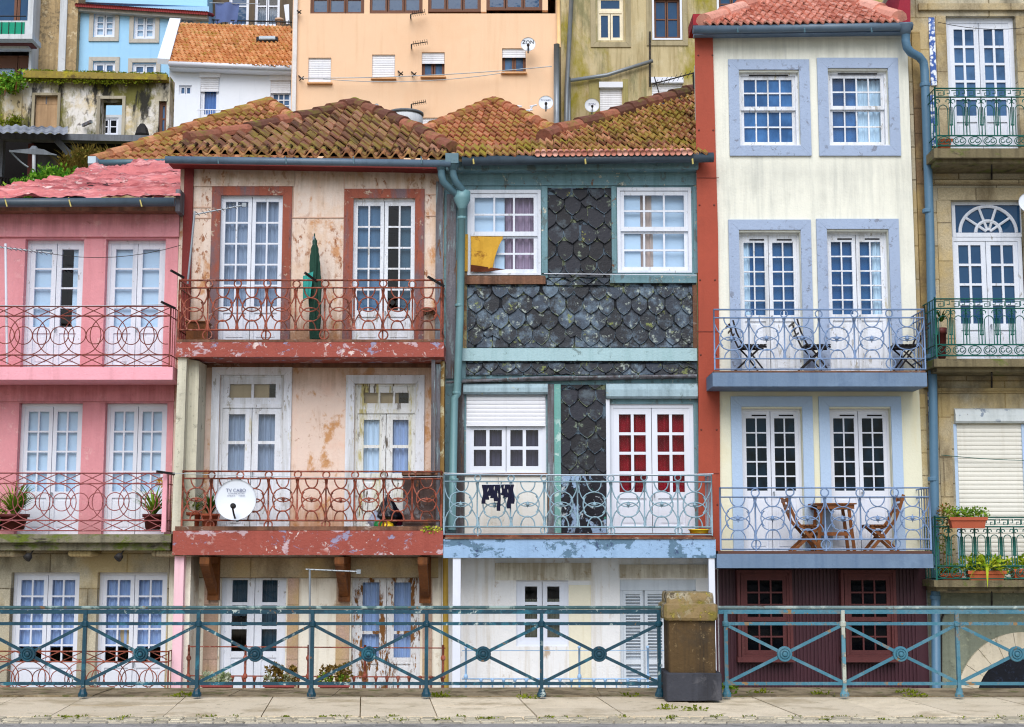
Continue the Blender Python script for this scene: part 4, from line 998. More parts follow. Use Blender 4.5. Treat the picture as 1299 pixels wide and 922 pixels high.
build_slates(mb, slate, h3)
build(MB().poly([(587,481),(884,474.5),(884,479),(587,485)], -.09, -.002), 'ledge_board', grey_wood, h3)
build(MB().tube([at(566,485,-.13), at(620,482.5,-.13), at(680,479,-.13), at(884,476.5,-.13)], .02, 6), 'cable_conduit', grey_wood, h3)
# lower storey
def shutter_box(x0, y0, x1, y1, Y=-.09):
    pm = PM(0, (y0+y1)/2); mb = MB(); a, b = pm.x(x0), pm.x(x1); zt, zb = pm.z(y0), pm.z(y1); zm = zb+(zt-zb)*.55
    n = len(mb.v); pr = [(-.002,zt),(Y,zt-.02),(Y-.03,zm),(Y-.03,zb+.03),(Y,zb),(-.002,zb)]
    for xx in (a, b): mb.v += [(xx, p[0], p[1]) for p in pr]
    m = len(pr)
    mb.f += [tuple(reversed(range(n,n+m))), tuple(range(n+m,n+2*m))] + [(n+i, n+(i+1)%m, n+m+(i+1)%m, n+m+i) for i in range(m)]
    return mb
build(shutter_box(588, 486, 694.5, 500.5), 'shutter_box', grey_shutter_box, h3)
build(shutter_box(768.5, 486, 884, 506), 'shutter_box', grey_shutter_box, h3)
casement(h3, 'window', *lA, 0, rec=.03, cols=2, rows=2, fr=5, st=5, tr=40, mun=4.2, br=7, fmat=white_clean, pane=glass_smoke, curtains=[(597,640,540,598,curtain_smoke,'curtain',{'amp':.012}), (645,688,540,598,curtain_smoke,'curtain',{'amp':.012})], handle=False)
roller(h3, 592, 503, 691.5, 538, .0, white_alu, 5)
build(MB().box(589.5, 603.2, 694, 678, -.03, -.002, 640), 'panel_board', paint('dirty_white_boards', (226,226,220), .04, 2, ((190,180,150), .5, .5), [((170,150,110), 6, .66, .04, .8, (2,1,.5))], .7, .2), h3)
build(MB().box(589, 600, 694.5, 603.6, -.06, -.031, 602), 'sill', brown_wood, h3)
build(MB().box(694.8, 487, 703, 676, -.05, -.002, 580), 'timber_post', grey_wood, h3)
build(MB().box(703.3, 487, 711.5, 676, -.07, -.002, 580), 'timber_strip', teal_bright, h3)
mb = slates(MB(), 712, 488, 768.5, 602, -.01, 21.5, 21, 15, .02)
build_slates(mb, slate_dark, h3)
build(MB().box(712, 602.5, 769, 676, -.035, -.002, 640), 'torn_panel', slate_torn, h3)
build(MB().box(769.3, 506.5, 774, 676, -.05, -.002, 590), 'frame_strip', white_clean, h3)
casement(h3, 'french_door', *lB, 0, rec=.04, cols=2, rows=4, fr=5, st=7, tr=8, mun=3.6, gz=624, fmat=white_clean, pane=glass_thin, curtains=[(779,827,515,628,curtain_red,'curtain',{'amp':.022,'folds':4}),(828,877,515,628,curtain_red,'curtain',{'amp':.022,'folds':4})])
build(MB().box(578.5, 486, 588.7, 676, -.04, -.002, 580), 'weathered_post', grey_wood, h3)
b3 = slab(h3, 562.5, 684, 908, 707.5, -.82, slab_flake)
build(MB().box(565, 676.5, 905, 683.6, -.79, -.01, 680), 'floor_board', paint('wet_red_floor', (120,62,44), .2, 3, ((70,36,28), .8, .45), [((170,120,90), 6, .6, .05, .7)], .35, .3), b3)
build(MB().box(564, 681.4, 907, 683.7, -.84, -.795, 682), 'tile_edge', brown_wood, b3)
ring_railing(b3, 563.5, 902.5, (602,610.5,668,678), -.78, 8, teal_iron, r=.0125, ends=(0,1), stars=True, lowrings=1)
# ground floor
casement(h3, 'window', *gA, 0, rec=.05, cols=1, rows=3, fr=5, st=6, tr=6, mun=4, br=6, fmat=white_clean, pane=glass_clear, curtains=[(660,686,760,816,paint('drab_drape',(110,106,86),.1,4),'curtain'),(690,717,760,816,paint('drab_drape_two',(122,116,96),.1,4),'curtain')], handle=False)
pm = PM(0, 820)
mb = MB()
for a, b in ((791,816.5),(819,844),(846,881)):
    mb.wb(pm.x(a),pm.x(a+3.5),.05,.09,pm.z(903),pm.z(749)); mb.wb(pm.x(b-3.5),pm.x(b),.05,.09,pm.z(903),pm.z(749)); mb.wb(pm.x(a+3.5),pm.x(b-3.5),.05,.09,pm.z(754),pm.z(749)); mb.wb(pm.x(a+3.5),pm.x(b-3.5),.05,.09,pm.z(843),pm.z(837))
    y = 755
    while y < 900:
        if not 833 < y < 844: mb.bar((pm.x(a+3.5),.07,pm.z(y+1.6)), (pm.x(b-3.5),.07,pm.z(y+1.6)), .012, .05, (0,.8,-.55))
        y += 4
mb.wb(pm.x(787),pm.x(884),.04,.10,pm.z(748.8),pm.z(735)); mb.wb(pm.x(787),pm.x(790.8),.04,.10,pm.z(905),pm.z(749)); mb.wb(pm.x(787.5),pm.x(883),.10,.11,pm.z(905),pm.z(736))
build(mb, 'louvred_door', paint('grey_white_louvre', (206,214,222), .05, 3, ((170,180,190), .5, .5), (), .6, .1), h3)
build(MB().box(722, 742, 750, 905, -.012, -.002, 800), 'plaster_panel', paint('yellowed_plaster', (230,224,202), .05, 2, ((200,185,140), .6, .48), (), .85, .2), h3)
build(MB().box(628, 714, 750, 736, -.02, -.002, 725).box(786, 716, 900, 733, -.02, -.002, 725), 'lintel', ivory, h3)
boxes(h3, 'balcony_post', white_clean, [(574,708,584,915),(900.5,708,908,915)], -.80, -.70, 800)
pm = PM(-.8, 850); mb = MB()
mb.tube([pm.p(586,825), pm.p(900,825)], .006, 5); mb.tube([pm.p(586,861), pm.p(900,861)], .010, 5)
for px in (591, 735, 822, 884): mb.tube([pm.p(px,822), pm.p(px,900)], .016, 8); mb.lathe(pm.p(px,862), [(.016,0),(.03,.02),(.03,.05),(.016,.08)], 8); mb.ball(pm.p(px,821), .024,.024,.024,8,6)
for k in range(22):
    px = 596+k*14.3
    if min(abs(px-q) for q in (591,735,822,884)) > 6: mb.tube([pm.p(px,861), pm.p(px,900)], .012, 6); mb.lathe(pm.p(px,867), [(.012,0),(.026,.05),(.028,.07)], 8)
build(mb, 'area_railing', pale_iron, h3, True)
# eaves, gutter, twin downpipe
build(MB().poly([(566,205),(886,203),(886,214),(566,216)], -.25, -.004), 'soffit_board', teal, h3)
g3 = build(MB().tube([at(586,204,-.42), at(905,199.5,-.42)], .075, 10), 'gutter', gutter_dark, h3, True)
for px in (600, 742, 878): build(MB().tube([at(px,199,-.42), at(px+.5,203,-.51), at(px+1,208,-.5)], .013, 5), 'gutter_clip', brass, g3)
hp = build(MB().box(565, 194, 581.5, 206.5, -.55, -.36, 200), 'rain_hopper', gutter_teal, h3)
def pipe(parent, pts, r, mat, name='drainpipe'):
    return build(MB().tube([at(*p) for p in pts], r, 10), name, mat, parent, True)
pipe(h3, [(560,207,-.45),(560,222,-.45),(562,230,-.43),(567,236,-.38),(578,245,-.30),(583,251,-.26)], .058, gutter_teal)
pipe(h3, [(574,206,-.45),(575,222,-.45),(578,230,-.42),(586,240,-.34),(590,250,-.27)], .055, gutter_teal)
build(MB().lathe(at(559.8,216,-.45), [(.06,0),(.10,.12),(.11,.13)], 12).lathe(at(574.5,216,-.45), [(.06,0),(.10,.12),(.11,.13)], 12), 'pipe_funnel', gutter_teal, h3, True)
build(MB().lathe(at(586,267,-.25), [(.055,0),(.06,.03),(.13,.17),(.13,.30),(.12,.30)], 12), 'pipe_funnel', pipe_teal, h3, True)
pipe(h3, [(586,262,-.25),(583.5,400,-.25),(580,500,-.25),(576.5,505,-.25),(573,672,-.25)], .060, pipe_teal)
for yy in (278, 389, 500, 610): build(MB().lathe(at(586.3-(yy-262)*.03, yy, -.25), [(.066,0),(.07,.01),(.07,.03),(.066,.04)], 12), 'pipe_clip', pipe_teal, h3)
EAVE3 = plane3(at(580,199,-.42), at(893,196,-.42), at(887,116,4.2))
tiled(h3, [(574,199),(895,196),(887,116),(862,124),(815,136),(760,155),(706,170),(690,178),(585,188)], EAVE3, .115, .37, tile_mossy, seed=9, amp=.028, rough=1.4)
P3 = lambda x, y, e=.05: on_plane(x, y, EAVE3)+EAVE3[1]*e
ridge(h3, [P3(690,177), P3(706,169), P3(760,154), P3(815,135), P3(887,115)], .13, .45, ridge_old, 8)
mb = MB()
for k in range(27): p = P3(682+k*7.4, 198-k*.06, .02); mb.tube([p+Vector((0,-.10,-.01)), p+Vector((0,.2,.10))], .044, 8)
build(mb, 'eave_tile', tile_new, h3, True)

# ================================================================ HOUSE 5: cream with blue trim
h5 = thing('row_house', 'cream house with grey blue window frames, red side cladding and corrugated maroon ground floor', 'house', at(1040, 900, 0), 'old row houses along the lane')
s1, s2 = (938,91,1014,184), (1051,89,1127,184)
m1, m2 = (939,294,1017,478), (1051,293,1129,478)
q1, q2 = (942,518,1019,706), (1054,518,1132,706)
wallblock(h5, 'wall', 907, 1165, 34, 482, -.12, cream, [s1, s2, m1, m2], back=1.9)
wallblock(h5, 'wall', 907, 1165, 482.3, 712, -.12, cream_low, [q1, q2])
wallblock(h5, 'ground_floor_wall', 907.6, 1165, 712.3, 918, -.10, maroon)
mb = MB().poly([(881,42),(904,42),(911,300),(913,500),(914,702),(886,702),(886,400)], -.16, 1.8)
for i in range(7, 14): mb.v[i] = (mb.v[i][0]+.27, mb.v[i][1], mb.v[i][2])
build(mb, 'side_cladding', red_clad, h5)
mb = MB()
for k in range(7):
    for t in (.18, .92):
        y = 70+k*95; a = 881+(886-881)*y/700; b = 905+(913-905)*y/700; mb.ball(at(a+(b-a)*t, y, -.163), .016, .01, .016, 8, 4)
build(mb, 'cladding_screw', paint('screw_head', (110,60,50)), h5)
mb = MB()
for yy in (225, 420, 600): mb.box(884, yy, 912, yy+.8, -.168, -.161, yy)
build(mb, 'cladding_seam', paint('seam_dark_red', (120,52,40)), h5)  # darker red strips along the sheet seams
for s, lab in ((s1,None),(s2,None)):
    i = s is s2
    surround(h5, s[0]-13.5, s[1]-15, s[2]+13.5, s[3]+14, 13.2, -.12, trim_blue, .035, True)
    sash(h5, *s, -.12, rec=.07, cols=4, rows=2, fr=3.2, st=4.2, mun=1.8, fmat=white_worn, pane=glass_sky if not i else clear_glass('sky_glass_mix', .05, (.85,.95,1)),
         curtains=[(1056,1089,96,180,glass_sky,'sky_reflection_plate'),(1088,1124,96,180,curtain_pale)] if i else [], mid=(s[1]+s[3])/2-2, sill=True)  # blue plate behind the pane is painted as reflected sky
def h5door(d, lo, curt, pane, x):
    surround(h5, d[0]-13.5, d[1]-15, d[2]+13.5, d[3], 13.2, -.12, trim_pale if lo else trim_blue, .035, False)
    gz = d[1]+104
    return casement(h5, 'french_door', *d, -.12, rec=.11, cols=2, rows=5, fr=2.6, st=4.7, tr=9, mun=1.8, gz=gz, fmat=white_worn if not lo else white_clean, pane=pane, curtains=curt)
gl_m = clear_glass('blue_tint_glass', .025, (.85,.95,1))
h5door(m1, 0, [(943,955,300,402,curtain_pale),(955,1015,300,402,glass_deep,'sky_reflection_plate')], gl_m, 0)  # blue plates in both doors hold the painted sky reflection
h5door(m2, 0, [(1112,1127,300,402,curtain_pale),(1054,1112,300,402,glass_deep,'sky_reflection_plate')], gl_m, 0)
h5door(q1, 1, [], glass_dark, 0); h5door(q2, 1, [], glass_dark, 0)
mb = MB()
for d in (m1, m2, q1, q2):
    pm = PM(-.12, d[1]+5); t = d[1]+7.5
    for f in (.17, .62): w = d[2]-d[0]; mb.wb(pm.x(d[0]+w*f), pm.x(d[0]+w*(f+.24)), -.002, .004, pm.z(t+1.4), pm.z(t-.4))
for s in (s1, s2): pm = PM(-.12, s[1]+5); mb.wb(pm.x(s[0]+13), pm.x(s[2]-13), -.055, -.048, pm.z(s[1]+3.6), pm.z(s[1]+2))
build(mb, 'vent_slot', ink_black, h5)
b5 = slab(h5, 904, 472.5, 1176, 490, -.85, slab_blue); build(MB().box(906, 470, 1174, 472.3, -.80, -.13, 471), 'floor_board', brown_wood, b5)
ring_railing(b5, 906, 1173, (393,402.5,455,468), -.80, 6, blue_iron, ends=(0,1), back=-.12)
b5l = slab(h5, 909.5, 702.5, 1184, 720.5, -.85, slab_blue); build(MB().box(911, 699, 1182, 702.3, -.80, -.13, 700), 'floor_board', paint('red_deck', (96,66,56), .15, 3), b5l)
ring_railing(b5l, 914, 1180, (619,630,684,696.5), -.80, 6, blue_iron, ends=(0,1), back=-.12)
# ground floor corrugation and sash windows
mb = MB(); pm = PM(-.10, 810); x = 908.5
while x < 1164:
    if not (937 < x < 1003 or 1069 < x < 1134): mb.wpoly([(pm.x(x), pm.z(722)), (pm.x(x+2.2), pm.z(722)), (pm.x(x+2.2), pm.z(915)), (pm.x(x), pm.z(915))], -.122, -.102)
    else: mb.wpoly([(pm.x(x), pm.z(842)), (pm.x(x+2.2), pm.z(842)), (pm.x(x+2.2), pm.z(915)), (pm.x(x), pm.z(915))], -.122, -.102)
    x += 4.6
build(mb, 'corrugated_sheet', maroon, h5)
for x0, x1 in ((939,1003),(1071,1135)):
    build(MB().box(x0-3,727,x0+.7,838,-.27,-.103,785).box(x1-.7,727,x1+3,838,-.27,-.103,785).box(x0-3,723,x1+3,726.7,-.27,-.103,785).box(x0-4,833.5,x1+4,840,-.30,-.103,785), 'window_surround', maroon_wood, h5)
    sash(h5, x0+1, 727, x1-1, 833, -.23, rec=-.02, cols=3, rows=3, fr=3.5, st=5, mun=2, fmat=maroon_wood, pane=glass_black, mid=786, sill=False, brows=2)
# eaves
build(MB().poly([(881,36),(1152,32),(1152,40),(881,44)], -.3, -.125), 'soffit_board', slab_blue, h5)
g5 = build(MB().tube([at(879,37.5,-.42), at(1157,33,-.42)], .064, 10), 'gutter', gutter_grey, h5, True)
for px in (935, 1020, 1105): build(MB().tube([at(px,33,-.42), at(px+.5,37,-.505), at(px+1,41,-.5)], .012, 5), 'gutter_clip', gutter_teal, g5)
pipe(h5, [(1149,36,-.42),(1149,52,-.42),(1150.5,60,-.41),(1155,66,-.37),(1166,72,-.28),(1171.5,79,-.25),(1173,90,-.25),(1180,300,-.25),(1183.5,500,-.25),(1186.5,700,-.25),(1188,905,-.25)], .066, pipe_blue)
build(MB().lathe(at(1149,44,-.42), [(.07,0),(.085,.08),(.12,.14),(.12,.16)], 12), 'pipe_funnel', gutter_grey, h5, True)
for yy in (110, 270, 455, 610, 760): build(MB().lathe(at(1173+(yy-90)*.0203, yy, -.25), [(.073,0),(.078,.01),(.078,.05),(.073,.06)], 12), 'pipe_clip', pipe_blue, h5)
EAVE5 = plane3(at(884,33,-.45), at(1150,29,-.45), at(1010,-18,2.6))
tiled(h5, [(888,32.5),(1146,28.5),(1133,24),(1095,8),(1035,-10),(1008,-18),(985,-6),(940,12),(897,29)], EAVE5, .115, .33, tile_new, seed=14, amp=.028)
P5 = lambda x, y, e=.05: on_plane(x, y, EAVE5)+EAVE5[1]*e
ridge(h5, [P5(893,31), P5(940,12), P5(1008,-18)], .13, .48, tile_new, 8); ridge(h5, [P5(1140,27), P5(1095,8), P5(1008,-18)], .13, .48, tile_new, 9)
build(MB().box(879, 17.5, 893, 31.5, -.3, .3, 25), 'parapet_end', paint('crimson_flashing', (150,32,44), .1, 3), h5)
build(MB().poly([(1136,28),(1147,-30),(1155,-30),(1155,28)], -.32, 1.5), 'parapet_end', paint('crimson_flashing_two', (146,32,52), .1, 3), h5)
# ================================================================ HOUSE 6: granite with green balconies
h6 = thing('row_house', 'granite house with dark green iron balconies, a fanlight door and an arched cellar opening', 'house', at(1290, 900, 0), 'old row houses along the lane')
t1, t2, t3 = (1203,20,1291,193), (1210,254,1302,462), (1213,538,1304,745)
wallblock(h6, 'wall', 1165.4, 1440, -40, 470, 0, granite, [t1, t2])
wallblock(h6, 'wall', 1165.4, 1440, 470.3, 752, 0, granite, [t3])
pm = PM(0, 850)
wallblock(h6, 'ground_floor_wall', 1165.4, 1440, 752.3, 918, 0, rough_cast)
casement(h6, 'french_door', *t1, 0, rec=.10, cols=2, rows=5, fr=6, st=6, tr=8, mun=3, gz=144, fmat=white, pane=glass_blue)
casement(h6, 'french_door', 1210, 299, 1302, 462, 0, rec=.10, cols=2, rows=4, fr=5, st=6, tr=5, mun=3, gz=409, fmat=white, pane=glass_mid)
# fanlight
pm = PM(0, 276); mb = MB(); xc = 1256
def B(a, b, c, d, f, t): mb.wb(pm.x(a), pm.x(c), f, f+t, pm.z(d), pm.z(b))
B(1210,254,1214.5,298.8,.10,.06); B(1297.5,254,1302,298.8,.10,.06); B(1214.5,254,1297.5,258,.10,.06); B(1214.5,293.5,1297.5,298.8,.09,.07)
for R in (36, 16):
    a = circ(xc, 293, R, R*.93, 180, 360, 20); mb.tube([pm.p(x, y, .12) for x, y in a], .028, 6)
for ang in (216, 252, 288, 324):
    c0 = (xc+16*cos(radians(ang)), 293+16*.93*sin(radians(ang))) if 250 > ang > 220 else (xc+3*cos(radians(ang)), 293+3*sin(radians(ang)))
    mb.tube([pm.p(*c0, .12), pm.p(xc+36*cos(radians(ang)), 293+33.5*sin(radians(ang)), .12)], .022, 6)
fl = build(mb, 'fanlight', white, h6)
build(MB().wb(pm.x(1214), pm.x(1298), .135, .14, pm.z(294), pm.z(257)), 'pane', glass_mid, fl)
rs = roller(h6, 1217, 537.5, 1300, 745, .03, cream_shutter, 5.6)
build(MB().box(1213, 538, 1217, 745, .0, .06, 640).box(1300, 538, 1304, 745, .0, .06, 640), 'shutter_guide', trim_pale, h6)
build(shutter_box(1210, 518, 1306, 537, -.06), 'shutter_box', paint('chipped_white_box', (214,222,224), .05, 3, ((170,180,180), .5, .5), [((130,145,165), 6, .60, .03, .9), ((90,88,80), 14, .66, .03, .8)], .7, .3), h6)
for y0, y1 in ((10,20),): build(MB().box(1165.5, 4, 1440, 12, -.06, -.002, 8), 'cornice', granite_warm, h6)
for y0 in (228, 492): build(MB().box(1180, y0, 1440, y0+3.5, -.07, -.002, y0).box(1180, y0+3.8, 1440, y0+6.5, -.035, -.002, y0), 'string_course', granite_warm, h6)
for a, b, c, d in ((1190,20,1202.5,193),(1292,20,1304,193),(1192,254,1209.5,462),(1303,254,1318,462),(1194,500,1209.5,745),(1307,540,1322,745)):
    build(MB().box(a, b, c, d, -.02, -.002, (b+d)/2), 'door_jamb', granite_warm, h6)
build(MB().box(1190, 238, 1318, 253.5, -.02, -.002, 245), 'lintel', granite_warm, h6)
build(MB().box(1165.5, 40, 1176, 492, -.05, -.002, 300), 'quoin', quoin_dark, h6)
build(MB().box(1164.6, 500, 1177, 700, -.05, -.002, 600), 'quoin', quoin_pale, h6)
build(MB().box(1165.5, 724, 1178, 915, -.05, -.002, 800), 'quoin', paint('weathered_corner_post', (150,160,165), .1, 3, ((110,105,95), .8, .45), [((190,195,195), 4, .56, .06, .8)], .8, .4), h6)
for a, b in ((22,108),(120,185),(284,452),(497,640)):
    build(MB().box(1179.5, a, 1187, b, -.03, -.002, (a+b)/2), 'tile_strip', azulejo_m, h6)
def green_balcony(ya, yb, ys, n, x0=1187):
    b = slab(h6, 1185, ya, 1440, ya+(yb-ya)*.62, -.72, slab_stone)
    build(MB().box(1188, ya+(yb-ya)*.62+.3, 1440, yb, -.62, -.005, ya), 'moulding', slab_stone, b)
    scroll_railing(b, x0, 1420, ys, -.68, n, green_iron)
    mb = MB()
    for px in (1258, 1345): mb.tube([at(px, yb+1, -.55), at(px, yb+12, -.06), at(px, yb+24, -.03)], .014, 6)
    build(mb, 'bracket', iron_dark, b)
    return b
green_balcony(188, 207, (112,123,172,185), 12)
green_balcony(455, 471, (379,391,437,451), 12)
green_balcony(736, 750, (656,668,718,734), 14)
# arched cellar opening
ac = at(1300, 892, 0); k = (X(1400,850,0)-X(1300,850,0))/100; mb = MB(); n = 11
for i in range(n):
    a0, a1 = radians(180-180*(i+.012)/n), radians(180-180*(i+.988)/n); R0, R1 = 62*k, 87*k
    arc = [a0+(a1-a0)*j/4 for j in range(5)]
    mb.wpoly([(ac.x+R1*cos(t), ac.z+R1*sin(t)*1.02) for t in arc]+[(ac.x+R0*cos(t), ac.z+R0*sin(t)*1.0) for t in reversed(arc)], -.05, -.002)
build(mb, 'arch_surround', arch_stone, h6)
build(MB().wpoly([(ac.x+62.5*k*cos(pi-pi*i/24), ac.z+62.5*k*sin(pi*i/24)) for i in range(25)], -.012, -.003), 'arch_dark_infill', paint('dark_inside_grille', (14,18,28), .3, 8, None, [((40,50,70), 30, .56, .05, .8)], .7, .4), h6)  # flat near-black sheet painted as the dark inside of the arch
build(MB().tube([at(1194,905,-.06), at(1194,786,-.06), at(1197,778,-.06), at(1206,775,-.06)], .016, 6), 'cable_conduit', iron_dark, h6)

# ================================================================ things on the balconies
# folding chairs and table (local x = forward of the seat)
def folding_chair(name, label, loc, mat, group, back=.80, seat=.38, curve=1.0, flip=False, sc=1.0, yaw=0.0):
    s = -1 if flip else 1; o = thing(name, label, 'chair', loc, group); L = Vector(loc); w = .19
    P = lambda x, y, z: L + Vector((s*x*sc*cos(yaw)-y*sin(yaw), s*x*sc*sin(yaw)*s+y*cos(yaw), z*sc))
    t = .034 if curve else .019
    for sy in (-w, w):
        q = [(-.29,back),(-.235,back*.78),(-.15,back*.54),(-.02,.28),(.22,.0)] if curve else [(-.24,back),(-.19,back*.75),(-.11,back*.52),(0,.27),(.20,.0)]
        mb = MB()
        for a, b in zip(q, q[1:]): mb.bar(P(a[0],sy,a[1]), P(b[0],sy,b[1]), t*1.25, t*.7)
        build(mb, 'back_leg', mat, o)
        mb = MB().bar(P(.19,sy*.84,seat-.02), P(-.20,sy*.84,0), t*1.25, t*.7)
        build(mb, 'front_leg', mat, o)
    mb = MB()
    for k in range(7): x = -.12+k*.055; mb.wb(*sorted((P(x,0,0).x, P(x+.042,0,0).x)), L.y-w*.95, L.y+w*.95, L.z+(seat-(.012 if curve else .007))*sc, L.z+(seat+(.012 if curve else .007))*sc)
    for sy in (-w*.7, w*.7): mb.bar(P(-.12,sy,seat-.028), P(.26,sy,seat-.028), .03, .025)
    build(mb, 'seat', mat, o)
    mb = MB()
    for k in range(3): z = back*(.72+.10*k); xx = -.225-.028*k*1.2; mb.bar(P(xx,-w,z), P(xx,w,z), .05 if curve else .028, .012, (1,0,0))
    build(mb, 'backrest', mat, o)
    return o
G1 = 'folding chairs on the cream house balconies'
folding_chair('folding_chair', 'black folding chair nearest the red cladding on the upper cream balcony', at(949,471,-.45), black_wood, G1, .74, .38, 0)
folding_chair('folding_chair', 'black folding chair between the two doors of the upper cream balcony', at(1030,471,-.45), black_wood, G1, .76, .38, 0)
folding_chair('folding_chair', 'black folding chair nearest the blue drainpipe on the upper cream balcony', at(1153,471,-.45), black_wood, G1, .76, .38, 0, True)
folding_chair('folding_chair', 'brown slatted folding chair facing the drainpipe, table in front of it', at(1021,699,-.45), teak, G1, .80, .375, 1)
folding_chair('folding_chair', 'brown slatted folding chair with its back towards the drainpipe', at(1119,699,-.45), teak, G1, .82, .375, 1, True)
tb = thing('folding_table', 'small square brown slatted table between two brown folding chairs', 'table', at(1057,699,-.45))
L = at(1057,699,-.45); mb = MB()
for k in range(8): mb.wb(L.x-.30, L.x+.30, L.y-.28+k*.07, L.y-.28+k*.07+.058, L.z+.675, L.z+.695)
build(mb, 'tabletop', teak, tb)
for yy in (-.25, .225): build(MB().wb(L.x-.27,L.x+.27,L.y+yy,L.y+yy+.025,L.z+.61,L.z+.672), 'apron', teak, tb)
for sx in (-1, 1):
    for sy in (-.20, .20): build(MB().bar((L.x+sx*.20,L.y+sy,L.z+.61), (L.x+sx*.265,L.y+sy,L.z), .045, .032), 'leg', teak, tb)
for yy in (-.2, .2): build(MB().bar((L.x-.235,L.y+yy,L.z+.25),(L.x+.235,L.y+yy,L.z+.25),.05,.025,(0,1,0)), 'stretcher', teak, tb)

def plant(name, label, c, r, h, pmat, group=None, kind='blades', leaf=None, n=84, L_=.58, w=.034, cat='potted plant', seed=1, flower=None):
    o = thing(name, label, cat, c, group); pot(o, c, r, h, pmat); top = Vector(c)+Vector((0,0,h*.9)); mb = MB()
    if kind == 'blades': blades(mb, top, n, L_, w, .8, seed)
    else: leaflets(mb, top+Vector((0,0,L_*.4)), L_, n, w, seed, (1,1,.8))
    build(mb, 'foliage', leaf or leaf_green, o)
    if flower: build(leaflets(MB(), top+Vector(flower), .09, 60, .05, seed+3), 'blossom', leaf_yellow, o)
    return o
G2 = 'potted plants on the balconies'
plant('potted_plant', 'yellow green strappy plant in a dark brown pot by the lower pink balcony corner post', at(194,672,-.5), .15, .23, dark_pot, G2, flower=(.08,0,.48), seed=2, n=60)
plant('potted_plant', 'large strappy plant in a dark brown trough at the end of the lower pink balcony', at(17,672,-.5), .21, .23, dark_pot, G2, n=110, L_=.58, seed=4)
plant('potted_plant', 'low leafy plant in a small dark pot beside the large strappy plant', at(-6,672,-.55), .12, .16, paint('blue_black_pot',(30,40,50)), G2, 'leaves', leaf_green, 90, .2, .07, seed=5)
plant('potted_plant', 'spiky green plant in a terracotta pot next to the cream column', at(244,669,-.45), .125, .22, terracotta, G2, leaf=leaf_green, n=60, L_=.36, w=.028, seed=6)
plant('potted_plant', 'taller spiky plant in a terracotta pot beside the white satellite dish', at(266,669,-.48), .13, .2, terracotta, G2, leaf=leaf_dark, n=60, L_=.45, w=.024, seed=7)
tr = at(193,0,0)
def box_plant(name, label, px0, px1, pyt, pyb, Y, mat, dep=.2, leaf=leaf_green, group=None, n=260, size=.06, rad=None, trail=0, seed=1, cat='planter', kind='leaves', spiky=0):
    pm = PM(Y, (pyt+pyb)/2); x0, x1, z0, z1 = pm.x(px0), pm.x(px1), pm.z(pyb), pm.z(pyt); o = thing(name, label, cat, ((x0+x1)/2, Y+dep/2, z0), group)
    trough(o, x0, x1, Y, Y+dep, z0, z1, mat)
    mb = MB(); nn = max(2, int((x1-x0)/.085)); rad = rad or .16
    for k in range(nn): leaflets(mb, ((x0+(x1-x0)*(k+.5)/nn), Y+dep/2, z1+rad*.45), rad, n//nn, size, seed+k, (.9,.8,.8))
    if trail: blades(mb, ((x0+x1)/2, Y-.02, z1), trail, .5, .035, 1.5, seed, 1.6)
    if spiky: blades(mb, ((x0+x1)/2-.05, Y+.05, z1), spiky, .42, .03, .8, seed)
    build(mb, 'foliage', leaf, o); return o
G3 = 'plant boxes on the railings'
box_plant('plant_box', 'terracotta plant box of fine green foliage hung on the top rail before the roller shutter', 1206,1252,656,670,-.86, terracotta, .16, leaf_green, G3, 520, .045, .13, 0, 3, spiky=0)
o = thing('potted_plant', 'reddish fine leaved shrub beside the blue drainpipe and hanging plant box', 'potted plant', at(1198,668,-.45)); pot(o, at(1199,735,-.45), .1, .2, terracotta)
build(leaflets(leaflets(MB(), at(1200,655,-.45), .20, 260, .045, 5, (.8,.8,1)), at(1199,690,-.45), .16, 90, .05, 8, (.8,.8,2)), 'foliage', leaf_mat('reddish_leaf', (120,80,40), (100,130,50), (176,90,50)), o)
box_plant('plant_box', 'clay plant box with bright lime leaves and trailing straw on the green balcony floor', 1229,1276,724,737,-.70, clay_orange, .2, leaf_lime, G3, 420, .085, .20, 26, 4)
box_plant('plant_box', 'clay plant box with lime leaves where the lowest green balcony leaves the picture', 1286,1330,722,737,-.66, clay_orange, .2, leaf_lime, G3, 320, .08, .17, 0, 6)
box_plant('plant_box', 'small clay trough with low leaves at the drainpipe end of the lowest green balcony', 1194,1222,727,736,-.60, clay_orange, .18, leaf_green, G3, 160, .06, .12, 0, 7)
fp = thing('flower_pot', 'empty orange clay box on the topmost green balcony', 'flower pot', at(1200,187,-.55)); pm = PM(-.62, 180)
trough(fp, pm.x(1191), pm.x(1208), -.62, -.45, pm.z(187), pm.z(176), clay_orange, 'trough')
fp = thing('potted_plant', 'dark succulent peeping over the middle green balcony by the drainpipe', 'potted plant', at(1194,455,-.5)); pot(fp, at(1195,455,-.5), .08, .46, dark_pot); build(blades(MB(), at(1194,408,-.5), 22, .3, .03, 1.0, 9, 1.2), 'foliage', leaf_dark, fp)
